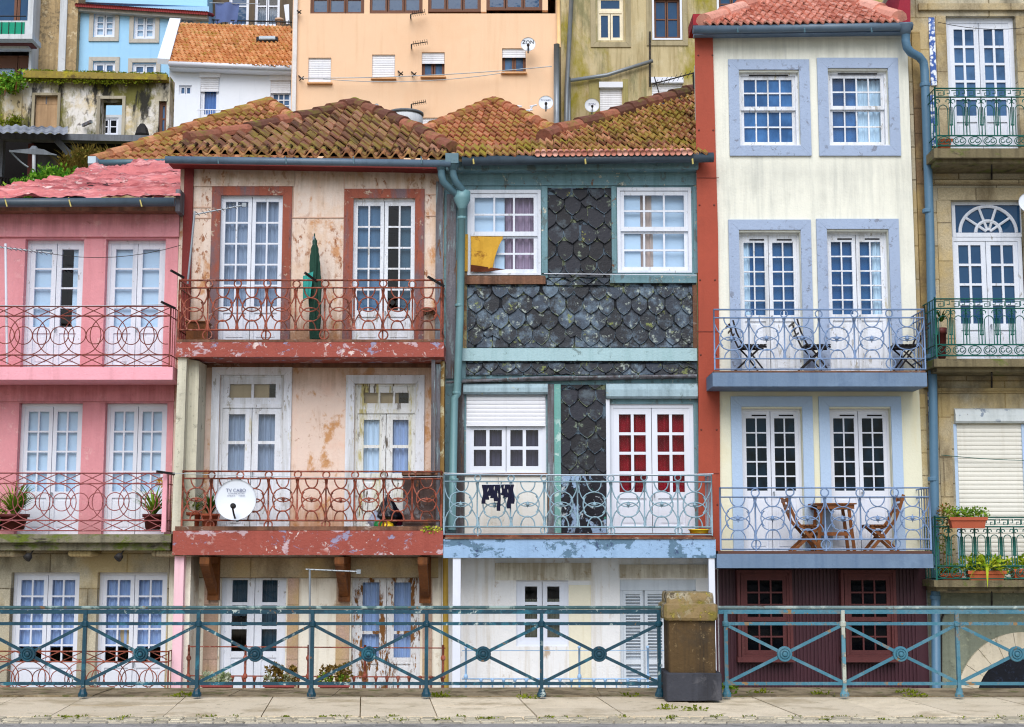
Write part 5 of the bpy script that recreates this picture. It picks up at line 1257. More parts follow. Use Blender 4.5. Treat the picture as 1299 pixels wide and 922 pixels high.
# planters hanging on the ground floor railing of the peach house
for i, (px, lab, lf, sd) in enumerate(((275,'silver flowering plant in a red planter nearest the pink pilaster',leaf_grey,1),(354,'bronze bushy succulent in a red planter before the dark curtained door',leaf_bronze,2),(424,'green and bronze succulent in a red planter before the peeling door',leaf_bronze,3))):
    pm = PM(-1.05, 868); x0, x1 = pm.x(px-19), pm.x(px+19); z1, z0 = pm.z(867), pm.z(876)
    o = thing('hanging_planter', lab, 'planter', ((x0+x1)/2, -1.0, z0), 'red planters hung on the area railing')
    trough(o, x0, x1, -1.08, -.86, z0, z1, planter_red, 'trough')
    mb = MB()
    for px2 in (px-14, px+12): mb.wb(pm.x(px2), pm.x(px2+2.5), -1.05, -.9, z0-.09, z0-.001)
    build(mb, 'bracket', planter_red, o)
    mb = MB(); q = random.Random(sd)
    for k in range(26):
        u = q.random(); c = (x0+(x1-x0)*u, -.97+q.uniform(-.06,.06), z1+q.uniform(.0,.24)*(1 if i else .5)); leaflets(mb, c, .06, 22, .055 if i else .06, sd*50+k)
    build(mb, 'foliage', lf, o)
    if i: build(leaflets(leaflets(MB(), (x0+.08, -.98, z1+.06), .1, 90, .05, 31), (x1-.1,-.98,z1+.04), .1, 70, .05, 32), 'foliage', leaf_grey if i == 1 else leaf_green, o)

# satellite dishes
def dish(label, px, py, Y, rp, lines=(), arm=True, tilt=(.0,-1,.12), group='satellite dishes', mount=True, sq=1.0):
    R = rp*PM(Y, py).k; c = at(px, py, Y); o = thing('satellite_dish', label, 'satellite dish', c, group); ax = Vector(tilt).normalized()
    prof = [(R*i/10, -.16*R*(1-(i/10)**2)) for i in range(11)]
    mb = MB().lathe(c, [(R*.001,-.19*R)]+[(a, b-.03*R) for a, b in prof[1:]]+[(R*1.0,.012)]+[(a,b) for a,b in reversed(prof)], 40, ax)
    d = build(mb, 'reflector', dish_white, o, True)
    if mount:
        mb = MB().tube([c-ax*.2*R, c-ax*.55*R, c-ax*.55*R-Vector((0,0,R*1.0))], .022, 8); build(mb, 'mount', steel, o)
    b = c+Vector((0,0,-R*.92)); e = c+ax*R*.85+Vector((0,0,-R*.42))
    build(MB().tube([b, b+(e-b)*.5+Vector((0,0,-.02)), e], .014 if R > .2 else .02, 6).lathe(e-ax*.02+Vector((0,0,.01)), [(.03,0),(.04,.02),(.04,.07),(.025,.09)], 10, -ax), 'feed_arm', iron_dark, o)
    for body, size, dx, dz, m in lines:
        y = c.y - .005
        t = text_mesh(body, size*R, (c.x+dx*R, 0, c.z+dz*R))
        # lay the lettering on the bowl surface
        for i, v in enumerate(t.v):
            q = Vector((v[0]-c.x, 0, v[2]-c.z)); rr = min(.98, q.length/R); base = c+ax*(-.16*R*(1-rr*rr)+.05*R)
            n0 = Vector((1,0,0)); n1 = ax.cross(n0).normalized(); n1 = n1 if n1.z > 0 else -n1
            p = base + n0*q.x + n1*q.z; t.v[i] = tuple(p)
        build(t, 'lettering', m, o)
    return o
dish('big white satellite dish with blue lettering on the lower peach balcony rail', 299, 634, -.92, 26,
     [('TV CABO', .23, -.02, .47, ink), ('COMUNICACOES', .10, .0, .33, ink), ('22762575', .10, -.25, .22, ink), ('Televes', .11, .27, .22, ink)], mount=True)

dish('edge of a white dish beside the fanlight of the granite house', 1305, 257, -.5, 13, [], mount=True)
# parasol furled against the peach wall
fpz = thing('furled_parasol', 'furled green canvas parasol standing between the two upper peach balcony doors', 'parasol', at(399,431,-.3))
c = lambda x, y: at(x, y, -.3)
build(MB().tube([c(399,431), c(398,300)], .018, 8), 'pole', steel, fpz)
mb = MB(); nS = 14
def furl(u, v):
    a = 2*pi*u; y = 296+134*v
    w = [.008,.03,.05,.062,.07,.075,.08,.08,.08,.08,.078,.075,.072,.07,.07][min(14, int(v*14.01))]*(1+.22*sin(5*a+v*5)+.10*sin(11*a-v*9)+.12*noise.noise(Vector((v*9, 1, a))))
    p = c(400-(1 if v < .5 else 0), y); return p + Vector((cos(a)*w, sin(a)*w*.7, 0))
mb.grid(furl, 42, 28); build(mb, 'canopy', tarp_green, fpz, True)
mb = MB(); mb.grid(lambda u, v: c(386+13*u-4*u*(1-v), 384-32*v-6*u)+Vector((0,-.14+.03*sin(u*9),.0)), 6, 6); build(mb, 'valance', teal_cloth, fpz, True)
# plywood / rust tray at peach wall: small crate behind upper railing
o = thing('wooden_crate', 'brown wooden crate in the corner of the upper peach balcony by the dark red post', 'crate', at(250,431,-.3)); pm = PM(-.5, 420)
build(MB().wb(pm.x(236),pm.x(262),-.5,-.2,pm.z(431),pm.z(409)), 'box_body', bracket_wood, o); build(MB().wb(pm.x(235),pm.x(263),-.52,-.18,pm.z(409)+.001,pm.z(407)), 'lid', bracket_wood, o)
o = thing('wall_shelf', 'small dark wooden wall shelf beside the upper peach balcony door near the grey corner post', 'shelf', at(543,392,-.1)); pm = PM(-.2, 390)
build(MB().wb(pm.x(536),pm.x(553),-.2,-.005,pm.z(392.5),pm.z(390)), 'shelf_board', brown_wood, o); build(MB().wb(pm.x(538),pm.x(540),-.14,-.005,pm.z(397),pm.z(392.6)).wb(pm.x(549),pm.x(551),-.14,-.005,pm.z(397),pm.z(392.6)), 'bracket', brown_wood, o)

# rusty box and rubbish bags on the lower peach balcony
o = thing('metal_cabinet', 'rusty brown metal cabinet with a plank on top in the balcony corner', 'cabinet', at(534,668,-.4)); pm = PM(-.62, 635)
build(MB().wb(pm.x(511),pm.x(553),-.62,-.2,pm.z(667),pm.z(603)), 'body', rust_box, o)
build(MB().wb(pm.x(513.5),pm.x(531.5),-.64,-.621,pm.z(664),pm.z(606)).wb(pm.x(532.5),pm.x(551),-.64,-.621,pm.z(664),pm.z(606)), 'door', rust_box, o)
build(MB().wb(pm.x(509.5),pm.x(555),-.66,-.18,pm.z(602.8),pm.z(598.5)), 'plank', brown_wood, o)
def bag(label, px, pyb, Y, w, h, mat, seed, neck=True):
    b = at(px, pyb, Y); o = thing('rubbish_bag', label, 'rubbish bag', b, 'rubbish on the lower peach balcony')
    def fn(u, v):
        a = 2*pi*u; R = w*(.55+1.3*v if v < .3 else (1.0-.55*((v-.3)/.55) if v < .85 else .40-.2*((v-.85)/.15)))*(1.0 if neck else 1)
        n_ = 1+.16*noise.noise(Vector((cos(a)*2, sin(a)*2, v*4+seed)))+.06*sin(9*a+v*5)
        return b+Vector((cos(a)*R*n_, sin(a)*R*n_*.8, h*v))
    build(MB().grid(fn, 36, 22), 'body', mat, o, True)
    if neck: build(MB().ball(b+Vector((0,0,h*1.04)), w*.16, w*.14, h*.07), 'knot', mat, o, True)
bag('black tied rubbish bag slumped beside the rusty cabinet', 492, 667, -.50, .20, .42, black_plastic, 1)
bag('purple rubbish bag squeezed behind the black bag', 502, 667, -.36, .14, .26, purple_bag, 2)
bag('pale grey rubbish bag leaning on the black bag', 476, 668, -.56, .12, .22, white_bag, 3)
o = build(MB().ball(at(480,665,-.66), .07,.06,.06), 'ball', green_pl, None, True, at(480,668,-.66)); tag(o, 'green ball in front of the rubbish bags', 'ball')
mb = MB().lathe(at(491,669,-.66), [(.09,0),(.10,.02),(.085,.06),(.04,.075),(.035,.09),(.0,.09)], 16); o = build(mb, 'plastic_bowl', yellow_pl, None, True, at(491,669,-.66)); tag(o, 'yellow upturned plastic bowl in front of the black rubbish bag', 'bowl')
# clothes line rods sticking out at the balcony corners
for i, (a, b, lab) in enumerate((((217,343),(233,352),'dark wooden line rod at the pink house end of the upper peach balcony'),((387,346),(402,357),'dark wooden line rod beside the furled parasol'),((543,351),(563,363),'dark wooden line rod at the slate house end of the upper peach balcony'),((205,383),(222,391),'dark wooden line rod at the upper pink balcony corner'),((199,598),(222,601),'dark wooden line rod at the lower pink balcony corner'))):
    p0, p1 = at(*a, -.95), at(*b, -.72); o = build(MB().bar(p0, p1, .035, .035), 'line_rod', iron_dark, None, loc=p1); tag(o, lab, 'line rod', 'wooden rods for clothes lines')
# yellow tub
c0 = at(887,683,-.66); o = thing('plastic_tub', 'yellow plastic tub at the corner of the slate house balcony', 'tub', c0)
build(MB().lathe(c0, [(.10,0),(.115,.02),(.145,.12),(.16,.12),(.16,.135),(.14,.135),(.11,.03),(.001,.028)], 24), 'bowl', yellow_pl, o, True)
# sock hanger
o = thing('drying_socks', 'dark socks and tights pegged on a small hanger over the balcony rail', 'laundry', at(632,612,-.84), None); pm = PM(-.84, 625)
build(MB().tube([pm.p(612,615), pm.p(652,614)], .008, 5).tube([pm.p(632,605), pm.p(632,614)], .006, 5), 'hanger', steel, o)
q = random.Random(3)
for px, ln in ((614,24),(617,19),(621,14),(625,17),(629,21),(633,33),(638,13),(642,16),(646,30),(650,24)):
    mb = MB(); w = .022+q.random()*.012; 
    mb.grid(lambda u, v: pm.p(px, 615+ln*v)+Vector(((u-.5)*2*w*(1-.2*sin(v*5))+.008*sin(v*7+px), -.015-.015*sin(u*3.1), 0)), 4, 8); build(mb, 'sock', navy_cloth, o, True)
# amber cloth on the slate house's sash
o = thing('amber_cloth', 'scorched amber cloth hung over the lower pane of the slate house window', 'cloth', at(616,344,-.1)); pm = PM(-.045, 322)
mb = MB().grid(lambda u, v: pm.p(597+3*v*(1-v)+ (42-14*abs(v-.05)**.8*1.0)*u*(1-.30*v+.25*v*v), 300+44*v)+Vector((0,-.012*sin(u*7+v*2)-.006,0)), 14, 14); build(mb, 'drape', yellow_board, o, True)
mb = MB().grid(lambda u, v: pm.p(597+44*u*(1-.5*v), 336+9*v+6*u*(1-v))+Vector((0,-.024-.008*sin(u*9),0)), 12, 5); build(mb, 'scorched_edge', charred, o, True)
build(MB().box(589.5, 297, 593.5, 344, -.05, -.041, 320), 'strip', yellow_board, o)
# small aerial on mast by the peach house's corner
def yagi(label, mast, b0, b1, Y, n=9, el=.16, dirv=(0,1,0), mr=.016, cat='aerial', tip=True):
    o = thing('tv_aerial', label, cat, at(*mast[0], Y)); build(MB().tube([at(*p, Y) for p in mast], mr, 8), 'mast', steel, o)
    mb = MB().tube([at(*b0, Y), at(*b1, Y)], .011, 5); a, b = at(*b0, Y), at(*b1, Y); d = Vector(dirv)
    for k in range(n): p = a+(b-a)*(k+.5)/n; mb.tube([p-d*el, p+d*el], .005, 4)
    if tip: mb.wb(b.x-.03, b.x+.03, b.y-.02, b.y+.02, b.z-.03, b.z+.03)
    build(mb, 'boom', steel, o); return o
yagi('thin aerial on a bent mast before the dark red corner post of the peach house', [(238,360),(243,310),(247,268)], (247,272), (310,260), -.62, 8, .14)
yagi('aerial on a straight mast standing between the two ground floor peach doors', [(393,900),(393,722)], (388,722), (455,725), -.9, 9, .12)

# ================================================================ clothes lines
def cable(label, pts, r=.006, mat=steel, cat='cable', name='cable'):
    P = [at(*p) for p in pts]; o = build(MB().tube(P, r, 5), name, mat, None, loc=P[0]); return tag(o, label, cat)
def sag(a, b, s, n=8): return [(a[0]+(b[0]-a[0])*t/n, a[1]+(b[1]-a[1])*t/n+s*4*(t/n)*(1-t/n), a[2]+(b[2]-a[2])*t/n) for t in range(n+1)]
cable('thin cable sagging across the two upper pink house doors', sag((60,321,-.3),(229,311,-.3),10), .005, iron_dark)
cable('washing line stretched above the lower peach balcony rail', sag((219,600,-.86),(562,604,-.86),3), .005, steel, 'washing line', 'washing_line')
cable('washing line stretched above the slate house balcony rail', sag((563,600,-.88),(905,601,-.88),2), .006, white_clean, 'washing line', 'washing_line')
cable('double washing line above the upper pink balcony', sag((-70,386,-.8),(214,386,-.8),2), .005, steel, 'washing line', 'washing_line')
cable('taut wire crossing the dark slate panel between the sash windows', sag((690,347,-.12),(884,349,-.12),0), .006, white_clean)
cable('green cord hanging across the closed roller shutter', sag((1194,577,-.06),(1330,584,-.06),2), .006, green_iron, 'cord', 'cord')
cable('thin cable drooping in front of the topmost granite house door', sag((1190,28,-.1),(1330,30,-.1),8), .005, iron_dark)

# ================================================================ FRONT RAILING, pillar, pavement
YF = -5.55
def front_railing(label, posts, ros, x0, x1, mat, mats=None, toprail=None):
    pm = PM(YF, 825); o = thing('iron_railing', label, 'railing', pm.p((x0+x1)/2, 884), 'iron railings along the pavement')
    Tp = lambda pts, r, n=8: MB().tube([pm.p(*q) for q in pts], r, n)
    build(MB().tube([pm.p(x0,770.5), pm.p(x1,770.5)], .019, 10), 'hand_rail', toprail or mat, o, True)
    build(MB().wb(pm.x(x0),pm.x(x1),YF-.012,YF+.03,pm.z(778.5),pm.z(773.2)), 'top_bar', mat, o)
    for y, nm in ((791,'middle_bar'),(867,'bottom_bar')): build(MB().wb(pm.x(x0+(0 if x0 < 0 else 5)),pm.x(x1-(0 if x1 > 1299 else 5)),YF-.010,YF+.012,pm.z(y+2),pm.z(y-2)), nm, mat, o)
    for i, px in enumerate(posts):
        m = (mats or {}).get(i, mat); mb = MB(); mb.wb(pm.x(px-2.2),pm.x(px+2.2),YF-.024,YF+.024,pm.z(880),pm.z(774)); mb.lathe(pm.p(px,883.5), [(.05,0),(.052,.03),(.04,.05),(.03,.09)], 10); mb.lathe(pm.p(px,796), [(.02,0),(.038,.02),(.038,.06),(.02,.08)], 10)
        build(mb, 'post', m, o)
    allp = [posts[0]-144]+list(posts)+[posts[-1]+146]
    for px in ros:
        a = max([p for p in allp if p < px]); b = min([p for p in allp if p > px]); c_ = pm.p(px, 829.5)
        for sx, ex in ((-1, a+2.5), (1, b-2.5)):
            for ey in (793.5, 865):
                build(MB().bar(c_, pm.p(ex, ey), .034, .014), 'brace', mat, o)
        build(MB().lathe(c_+Vector((0,.02,0)), [(.082,0),(.086,.03),(.080,.045),(.062,.045),(.058,.036),(.052,.036),(.048,.052),(.036,.052),(.032,.042),(.026,.042),(.022,.062),(.006,.066)], 24, (0,-1,0)), 'rosette', mat, o, False)
    return o
hand_a = paint('worn_top_rail', (70,100,104), .15, 3, None, [((150,170,165), 4, .52, .06, .9), ((130,95,60), 7, .60, .05, .9)], .5, .3)
hand_b = paint('worn_top_rail_pale', (120,140,140), .12, 3, None, [((170,185,180), 4, .54, .06, .9), ((100,85,75), 7, .58, .05, .9)], .5, .3)
front_railing('dark teal iron railing with crossed bars and rosettes ending at the stone pillar', [-181,-37,107,251,396,541,687,836], [-109,36,179,324,468,613,760], -190, 846, fence_paint, None, hand_a)
front_railing('paler worn blue railing with crossed bars beyond the stone pillar', [921,1070,1215,1361,1507], [995,1142,1289,1434], 912, 1515, fence_worn, {1: fence_rust}, hand_b)
# stone pillar
YP = -5.6; pm = PM(YP-.32, 830); pl_ = thing('stone_pillar', 'squat dark stone pillar with a lichen covered cap, ending the teal railing', 'pillar', pm.p(879, 888))
def chamf(x0, x1, y0, y1, Yf, Yb, ch, mat, nm, top=0.0, seed=1, rough=.006, nx=14, nz=10, ny=8):
    """chamfered worn block"""
    a, b, zt, zb = pm.x(x0), pm.x(x1), pm.z(y0), pm.z(y1); mb = MB(); N = 5
    def outline(z, ins): 
        q = [(a+ins+ch,Yf+ins),(b-ins-ch,Yf+ins),(b-ins,Yf+ins+ch),(b-ins,Yb-ins-ch),(b-ins-ch,Yb-ins),(a+ins+ch,Yb-ins),(a+ins,Yb-ins-ch),(a+ins,Yf+ins+ch)]; out = []
        for i in range(8):
            p, r_ = q[i], q[(i+1)%8]; m = N if i % 2 == 0 else 1
            for k in range(m): out.append((p[0]+(r_[0]-p[0])*k/m, p[1]+(r_[1]-p[1])*k/m, z))
        return out
    levels = [(zb,0),(zb+(zt-zb)*.2,0),(zb+(zt-zb)*.4,0),(zb+(zt-zb)*.6,0),(zb+(zt-zb)*.8,0),(zt-ch,0),(zt,ch)]
    if top: levels = [(zb,ch*.6),(zb+ch,0),(zb+(zt-zb)*.35,0),(zb+(zt-zb)*.55,.004),(zb+(zt-zb)*.62,ch*1.2),(zt-(zt-zb)*.12,top*.75),(zt,top)]
    n0 = None
    for z, ins in levels:
        ring = outline(z, ins); base = len(mb.v)
        for p in ring:
            nn = noise.noise_vector(Vector((p[0]*7+seed, p[1]*7, p[2]*7)))*rough + noise.noise_vector(Vector((p[0]*22+seed, p[1]*22, p[2]*22)))*rough*.6; mb.v.append((p[0]+nn.x, p[1]+nn.y, p[2]+nn.z))
        m = len(ring)
        if n0 is not None:
            for i in range(m): mb.f.append((n0+i, n0+(i+1)%m, base+(i+1)%m, base+i))
        else: mb.f.append(tuple(reversed(range(base, base+m))))
        n0 = base
    mb.f.append(tuple(range(n0, n0+m))); o_ = build(mb, nm, mat, pl_, True); o_.data.set_sharp_from_angle(angle=radians(28)); return o_
chamf(844.5, 915, 853.5, 888.5, YP-.34, YP+.34, .012, pillar_base, 'plinth')
chamf(849.5, 908.5, 785, 853.8, YP-.29, YP+.29, .012, pillar_body, 'shaft', seed=4)
chamf(843, 911.5, 752, 786.5, YP-.35, YP+.35, .03, pillar_cap, 'cap', top=.05, seed=9, rough=.009)
# pavement
zp = 0.0
def yd(py): d = ray(CX, py); return (-CZ/d.z)*d.y - DIST    # depth where a row meets z=0
Ya, Yb_, Yc, Yd = yd(873.5), yd(884), yd(908.5), yd(916.5)
o = build(MB().wb(-60, 60, Ya-.0, Ya+.35, -1.4, -.03), 'retaining_wall', rough_cast, None, loc=(0,Ya,-1.4)); tag(o, 'grey rendered retaining wall below the pavement edge, facing the lane', 'wall')
mb = MB(); r0 = random.Random(5); x = -30
while x < 30:
    w = r0.uniform(.9, 1.6); mb.wb(x+.004, x+w-.004, Yb_+.004, Ya, -.35, .012+r0.uniform(-.006,.006)); x += w
for i, v in enumerate(mb.v): n_ = noise.noise(Vector((v[0]*3, v[1]*3, v[2]*3)))*.008; mb.v[i] = (v[0], v[1]+n_, v[2]+n_)
o = build(mb, 'kerb', kerb_mat, None); o['kind'] = 'structure'
mb = MB(); x = -30; sk = .10
while x < 30:
    w = r0.uniform(.72, 1.15); cuts = [0, 1] if r0.random() < .6 else [0, r0.uniform(.35,.65), 1]
    for a, b in zip(cuts, cuts[1:]):
        y1, y0 = Yb_+(Yc-Yb_)*a, Yb_+(Yc-Yb_)*b; g_ = .006; z = r0.uniform(-.004, .004); n = len(mb.v); dz = r0.uniform(-.004,.004)
        xs = lambda xx, y: xx + (y-Yb_)*sk*(-1)
        pts = [(xs(x+g_,y0+g_),y0+g_),(xs(x+w-g_,y0+g_),y0+g_),(xs(x+w-g_,y1-g_),y1-g_),(xs(x+g_,y1-g_),y1-g_)]
        mb.v += [(p[0],p[1],z) for p in pts] + [(p[0],p[1],-.06) for p in pts]
        mb.f += [(n,n+1,n+2,n+3)] + [(n+i, n+4+i, n+4+(i+1)%4, n+(i+1)%4) for i in range(4)]
    x += w
o = build(mb, 'pavement', paving_m, None); o['kind'] = 'structure'
mb = MB(); x = -14
rows = [Yc-.005-(Yc-Yd)*k/4 for k in range(5)]
for k in range(4):
    x = -14+r0.random()*.1
    while x < 14:
        w = r0.uniform(.11, .2); y1, y0 = rows[k], rows[k+1]+.012; z = r0.uniform(-.008, .003); ch = .010; n = len(mb.v); b_ = .006
        q0 = [(x+b_,y0),(x+w-b_,y0),(x+w-b_,y1-.008),(x+b_,y1-.008)]; q1 = [(x+b_+ch,y0+ch),(x+w-b_-ch,y0+ch),(x+w-b_-ch,y1-.008-ch),(x+b_+ch,y1-.008-ch)]
        mb.v += [(p[0],p[1],-.06) for p in q0]+[(p[0],p[1],z-ch) for p in q0]+[(p[0],p[1],z) for p in q1]
        for c_ in (0, 4): mb.f += [(n+c_+i, n+c_+(i+1)%4, n+c_+4+(i+1)%4, n+c_+4+i) for i in range(4)]
        mb.f.append((n+8,n+9,n+10,n+11)); x += w
o = build(mb, 'sett_strip', sett_m, None); tag(o, kind='structure')
o = build(MB().wb(-60, 60, -60, Ya-.002, -1.45, -.035), 'pavement_bed', kerb_mat, None); o['kind'] = 'structure'
mb = MB().grid(lambda u, v: (-30+60*u, Yd-.004-36*v, -.008), 60, 30); o = build(mb, 'road', road_m, None); o['kind'] = 'structure'
o = build(MB().grid(lambda u, v: (-450+900*u, -450+900*v, -1.2), 20, 20), 'ground', ground_m, None); o['kind'] = 'structure'
o = build(MB().wb(-60, 60, Ya+.36, 1.0, -1.15, -.95), 'lane', lane_mat, None); o['kind'] = 'structure'
# weeds in the joints
mb = MB(); q = random.Random(21)
for k in range(80):
    x = q.uniform(-6.5, 6.5); y = q.choice([Yc-.004, Yc-.004, Yc-.004, rows[1], rows[2]])+q.uniform(-.02,.02); n_ = q.randint(4, 16)
    leaflets(mb, (x, y, .0), q.uniform(.02,.06), n_*2, .025, k, (1.8,.6,.4))
for px, py in ((560,884),(668,886),(920,876),(965,880),(1042,882),(1152,880),(1160,884),(232,884),(800,884),(845,900),(880,902)):
    p = at(px, py, yd(py)); p.z = .01; leaflets(mb, p, .10, 70, .04, px, (1.6,.7,.5))
o = build(mb, 'weeds', leaf_moss, None); o['kind'] = 'stuff'
p = at(923, 881, yd(881)); o = thing('weed_tuft', 'small green weed growing at the foot of the stone pillar', 'weed', p); build(leaflets(MB(), p+Vector((0,0,.07)), .12, 120, .05, 77, (1,.7,.9)), 'foliage', leaf_green, o)
o = build(leaflets(MB(), at(548,672,-.80), .09, 90, .045, 71, (1.9,.6,.6)), 'moss_clump', leaf_lime, None, loc=at(548,674,-.8)); tag(o, 'lime green weeds growing on the slab between the peach and slate balconies', 'weed')
# ================================================================ BACKGROUND HILLSIDE
def blockhouse(name, label, cat, x0, y0, x1, ybase, Y, mat, holes=(), back=7, group='houses up the hillside'):
    o = thing(name, label, cat, at((x0+x1)/2, ybase, Y), group)
    wallblock(o, 'wall', x0, x1, y0, ybase, Y, mat, list(holes), ref=(y0+min(ybase,170))/2, back=back); return o
# terrain
def hz(x, y):
    t = max(0, y-6.5); return -1.1 + (6.2*min(1, t/1.5) if t > 0 else 0) + .33*t - .0012*t*t
mb = MB().grid(lambda u, v: (-70+140*u, 6.3+110*v**1.6, hz(0, 6.3+110*v**1.6)+.3*noise.noise(Vector((u*30, v*30, 0)))), 60, 60)
o = build(mb, 'hill', hill_m, None, True); o['kind'] = 'structure'

# apricot apartment block
YO = 16.5
wn = [(391,73,420,104),(472,69,501,98),(535,66,564,96),(637,61,667,91),(535,149,565,170)]
ob = blockhouse('apartment_block', 'apricot apartment block with roller shutters and a ribbon of brown windows', 'building', 370.5, -60, 709, 330, YO, orange_wall, wn+[(394,-40,705,17)])
def shut_window(x0, y0, x1, y1, f):
    ym = y0+(y1-y0)*f; pmx = PM(YO, (y0+y1)/2)
    if f < 1:
        casement(ob, 'window', x0, y0, x1, y1, YO, rec=.12, leaves=2, cols=1, rows=1, fr=1.4, st=2.2, tr=2, br=2, fmat=brown_frame, pane=glass_blue, handle=False)
    roller(ob, x0+.3, y0, x1-.3, ym-.5, YO+.06, white_alu, 2.6)
    build(MB().box(x0-1.5, y1-.4, x1+1.5, y1+1.6, YO-.10, YO+.10, (y0+y1)/2), 'sill', paint('apricot_sill',(226,176,130)), ob)
for w, f in zip(wn, (1, 1, .47, .38, 1)): shut_window(*w, f)
for a, b in ((394,462),(468,536),(543,610),(617,688)):
    yb = 18-(a-394)*.028
    casement(ob, 'window', a, -38, b, yb, YO, rec=.05, leaves=3, cols=1, rows=3, fr=2, st=2.2, tr=3, br=2, mun=1.4, fmat=brown_frame, pane=glass_mid, handle=False)
    build(MB().box(b, -40, b+7, yb+1, YO+.03, YO+.2, 10), 'pier', orange_wall, ob)
build(MB().box(371, -60, 376, 175, YO-.12, YO-.003, 80), 'corner_strip', paint('pale_corner',(226,222,220)), ob)
build(MB().tube([at(708,-40,YO-.15), at(709,60,YO-.15)], .055, 8), 'drainpipe', paint('apricot_pipe',(236,196,140)), ob, True)
build(MB().tube([at(706.5,56,YO-.2), at(706,175,YO-.2)], .075, 8).tube([at(704.2,56,YO-.2), at(704,175,YO-.2)], .04, 8), 'drainpipe', steel, ob, True)
# wall aerials (brackets with rods)
def rod_aerial(label, px, py, Y, dx, dy):
    o = thing('wall_aerial', label, 'aerial', at(px, py+4, Y)); a = at(px, py, Y-.3)
    build(MB().tube([at(px,py+5,Y), at(px,py+4,Y-.3), a], .02, 6), 'bracket', iron_dark, o)
    b = at(px+dx, py+dy, Y-.3); mb = MB().tube([a, b], .014, 5)
    for k in range(7): p = a+(b-a)*(k+1)/7; mb.tube([p-Vector((0,.2,0)), p+Vector((0,.2,.0))], .008, 4)
    build(mb, 'boom', iron_dark, o)
rod_aerial('topmost wall aerial of the three on the apricot block', 521, 18, YO, 18, -3)
rod_aerial('middle wall aerial of the three on the apricot block', 522, 56, YO, 20, -3)
rod_aerial('lowest wall aerial of the three on the apricot block, above the mossy ridge', 522, 132, YO, 18, -3)
for px, py, lab in ((378,15,'small rusty hook near the top corner of the apricot block'),(381,99,'rusty bracket beside the first closed shutter of the apricot block'),(507,93,'rusty bracket beside the second closed shutter of the apricot block'),(524,94,'rusty bracket before the half closed shutter of the apricot block')):
    o = build(MB().tube([at(px-2,py-3,YO-.02), at(px+1,py,YO-.25), at(px+4,py+2,YO-.2)], .02, 5).tube([at(px-1,py+3,YO-.02), at(px+4,py-2,YO-.2)], .015, 5), 'line_bracket', iron_dark, None, loc=at(px,py,YO)); tag(o, lab, 'bracket', 'clothes line brackets on the apricot block')
cable('washing line strung along the apricot block below its shutters', sag((382,99,YO-.3),(700,84,YO-.3),4,14), .012, steel, 'washing line', 'washing_line')
cable('second lower washing line on the apricot block', sag((410,100,YO-.32),(640,92,YO-.32),7,14), .010, steel, 'washing line', 'washing_line')
dish('white satellite dish with bold black letters beside the apricot block window', 670, 56, YO-.45, 9.3, [('ZON', .72, 0, .32, ink_black)], group='satellite dishes')
dish('white satellite dish on the apricot wall near the grey downpipes', 692.5, 130, YO-.5, 9.3, [('TV CABO', .32, -.02, .38, ink)])
dish('white satellite dish in front of the mossy ochre wall', 751, 133.5, 22.4, 9.3, [('ZON', .44, .0, .2, ink)])
# folded airer on the apricot wall
o = thing('clothes_airer', 'white folding clothes airer above the tiled hip in front of the apricot wall', 'clothes airer', at(668,150,YO-.4)); mb = MB(); p = lambda x, y: at(x, y, YO-.5)
for a, b in (((658,136),(668,146)),((676,134),(668,146)),((668,146),(667,158)),((656,134),(662,135)),((672,135),(681,133)),((661,141),(676,139)),((664,144),(672,143))): mb.tube([p(*a), p(*b)], .022, 6)
build(mb, 'frame', white_clean, o)
o = thing('water_tank', 'small covered white tank behind the mossy hipped roof', 'water tank', at(514,168,12)); c0 = at(514,172,12)
build(MB().lathe(c0, [(.42,0),(.42,.45),(.38,.5)], 20), 'tank', conc, o, True); build(MB().lathe(c0+Vector((0,0,.5)), [(.44,0),(.44,.05),(.2,.12),(.001,.13)], 20), 'cover', grey_panel, o, True)
o = thing('chimney_flue', 'slanting white flue pipe beside the covered tank', 'flue', at(484,150,10)); build(MB().tube([at(492,153,10), at(475,138,10)], .10, 10), 'pipe', conc, o, True); build(MB().tube([at(477,140,10), at(473.5,136,10)], .13, 10), 'cap', conc, o, True)

# mossy ochre building
YM = 23
mw = [(758,-6,791,51),(829,-3,863,49),(761,104,789,150),(827,98,866,134),(911,-12,946,19),(1075,-20,1098,13)]
om = blockhouse('apartment_block', 'mossy ochre rendered building with white framed windows and slanting drainpipe', 'building', 711.5, -60, 1160, 330, YM, ochre_wall, mw)
for w, k in zip(mw, range(6)):
    if k == 0: casement(om, 'window', *w, YM, rec=.10, leaves=2, cols=1, rows=1, fr=2, st=2.6, tr=2.5, br=3, transom=12, tcols=1, fmat=paint('cream_frame',(236,226,200)), pane=glass_mid, handle=False)
    elif k in (1, 4, 5):
        casement(om, 'window', *w, YM, rec=.10, leaves=2, cols=1, rows=2, fr=2, st=1.6, tr=2, br=2, mun=1.6, fmat=brown_frame if k != 4 else brown_frame, pane=glass_mid, handle=False)
        surround(om, w[0]-2, w[1]-2, w[2]+2, w[3]+2, 2.6, YM, white_clean, .05, True)
    else:
        if k == 3: casement(om, 'window', *w, YM, rec=.14, leaves=2, cols=1, rows=1, fr=2, st=2, tr=2, br=2, fmat=white_clean, pane=glass_mid, handle=False)
        roller(om, w[0], w[1]+6, w[2], w[3] if k == 2 else w[3]-12, YM+.06, white_alu, 2.8)
        build(MB().box(w[0]-1, w[1]-.5, w[2]+1, w[1]+6.5, YM-.12, YM+.12, w[1]+3), 'shutter_box', white_clean, om)
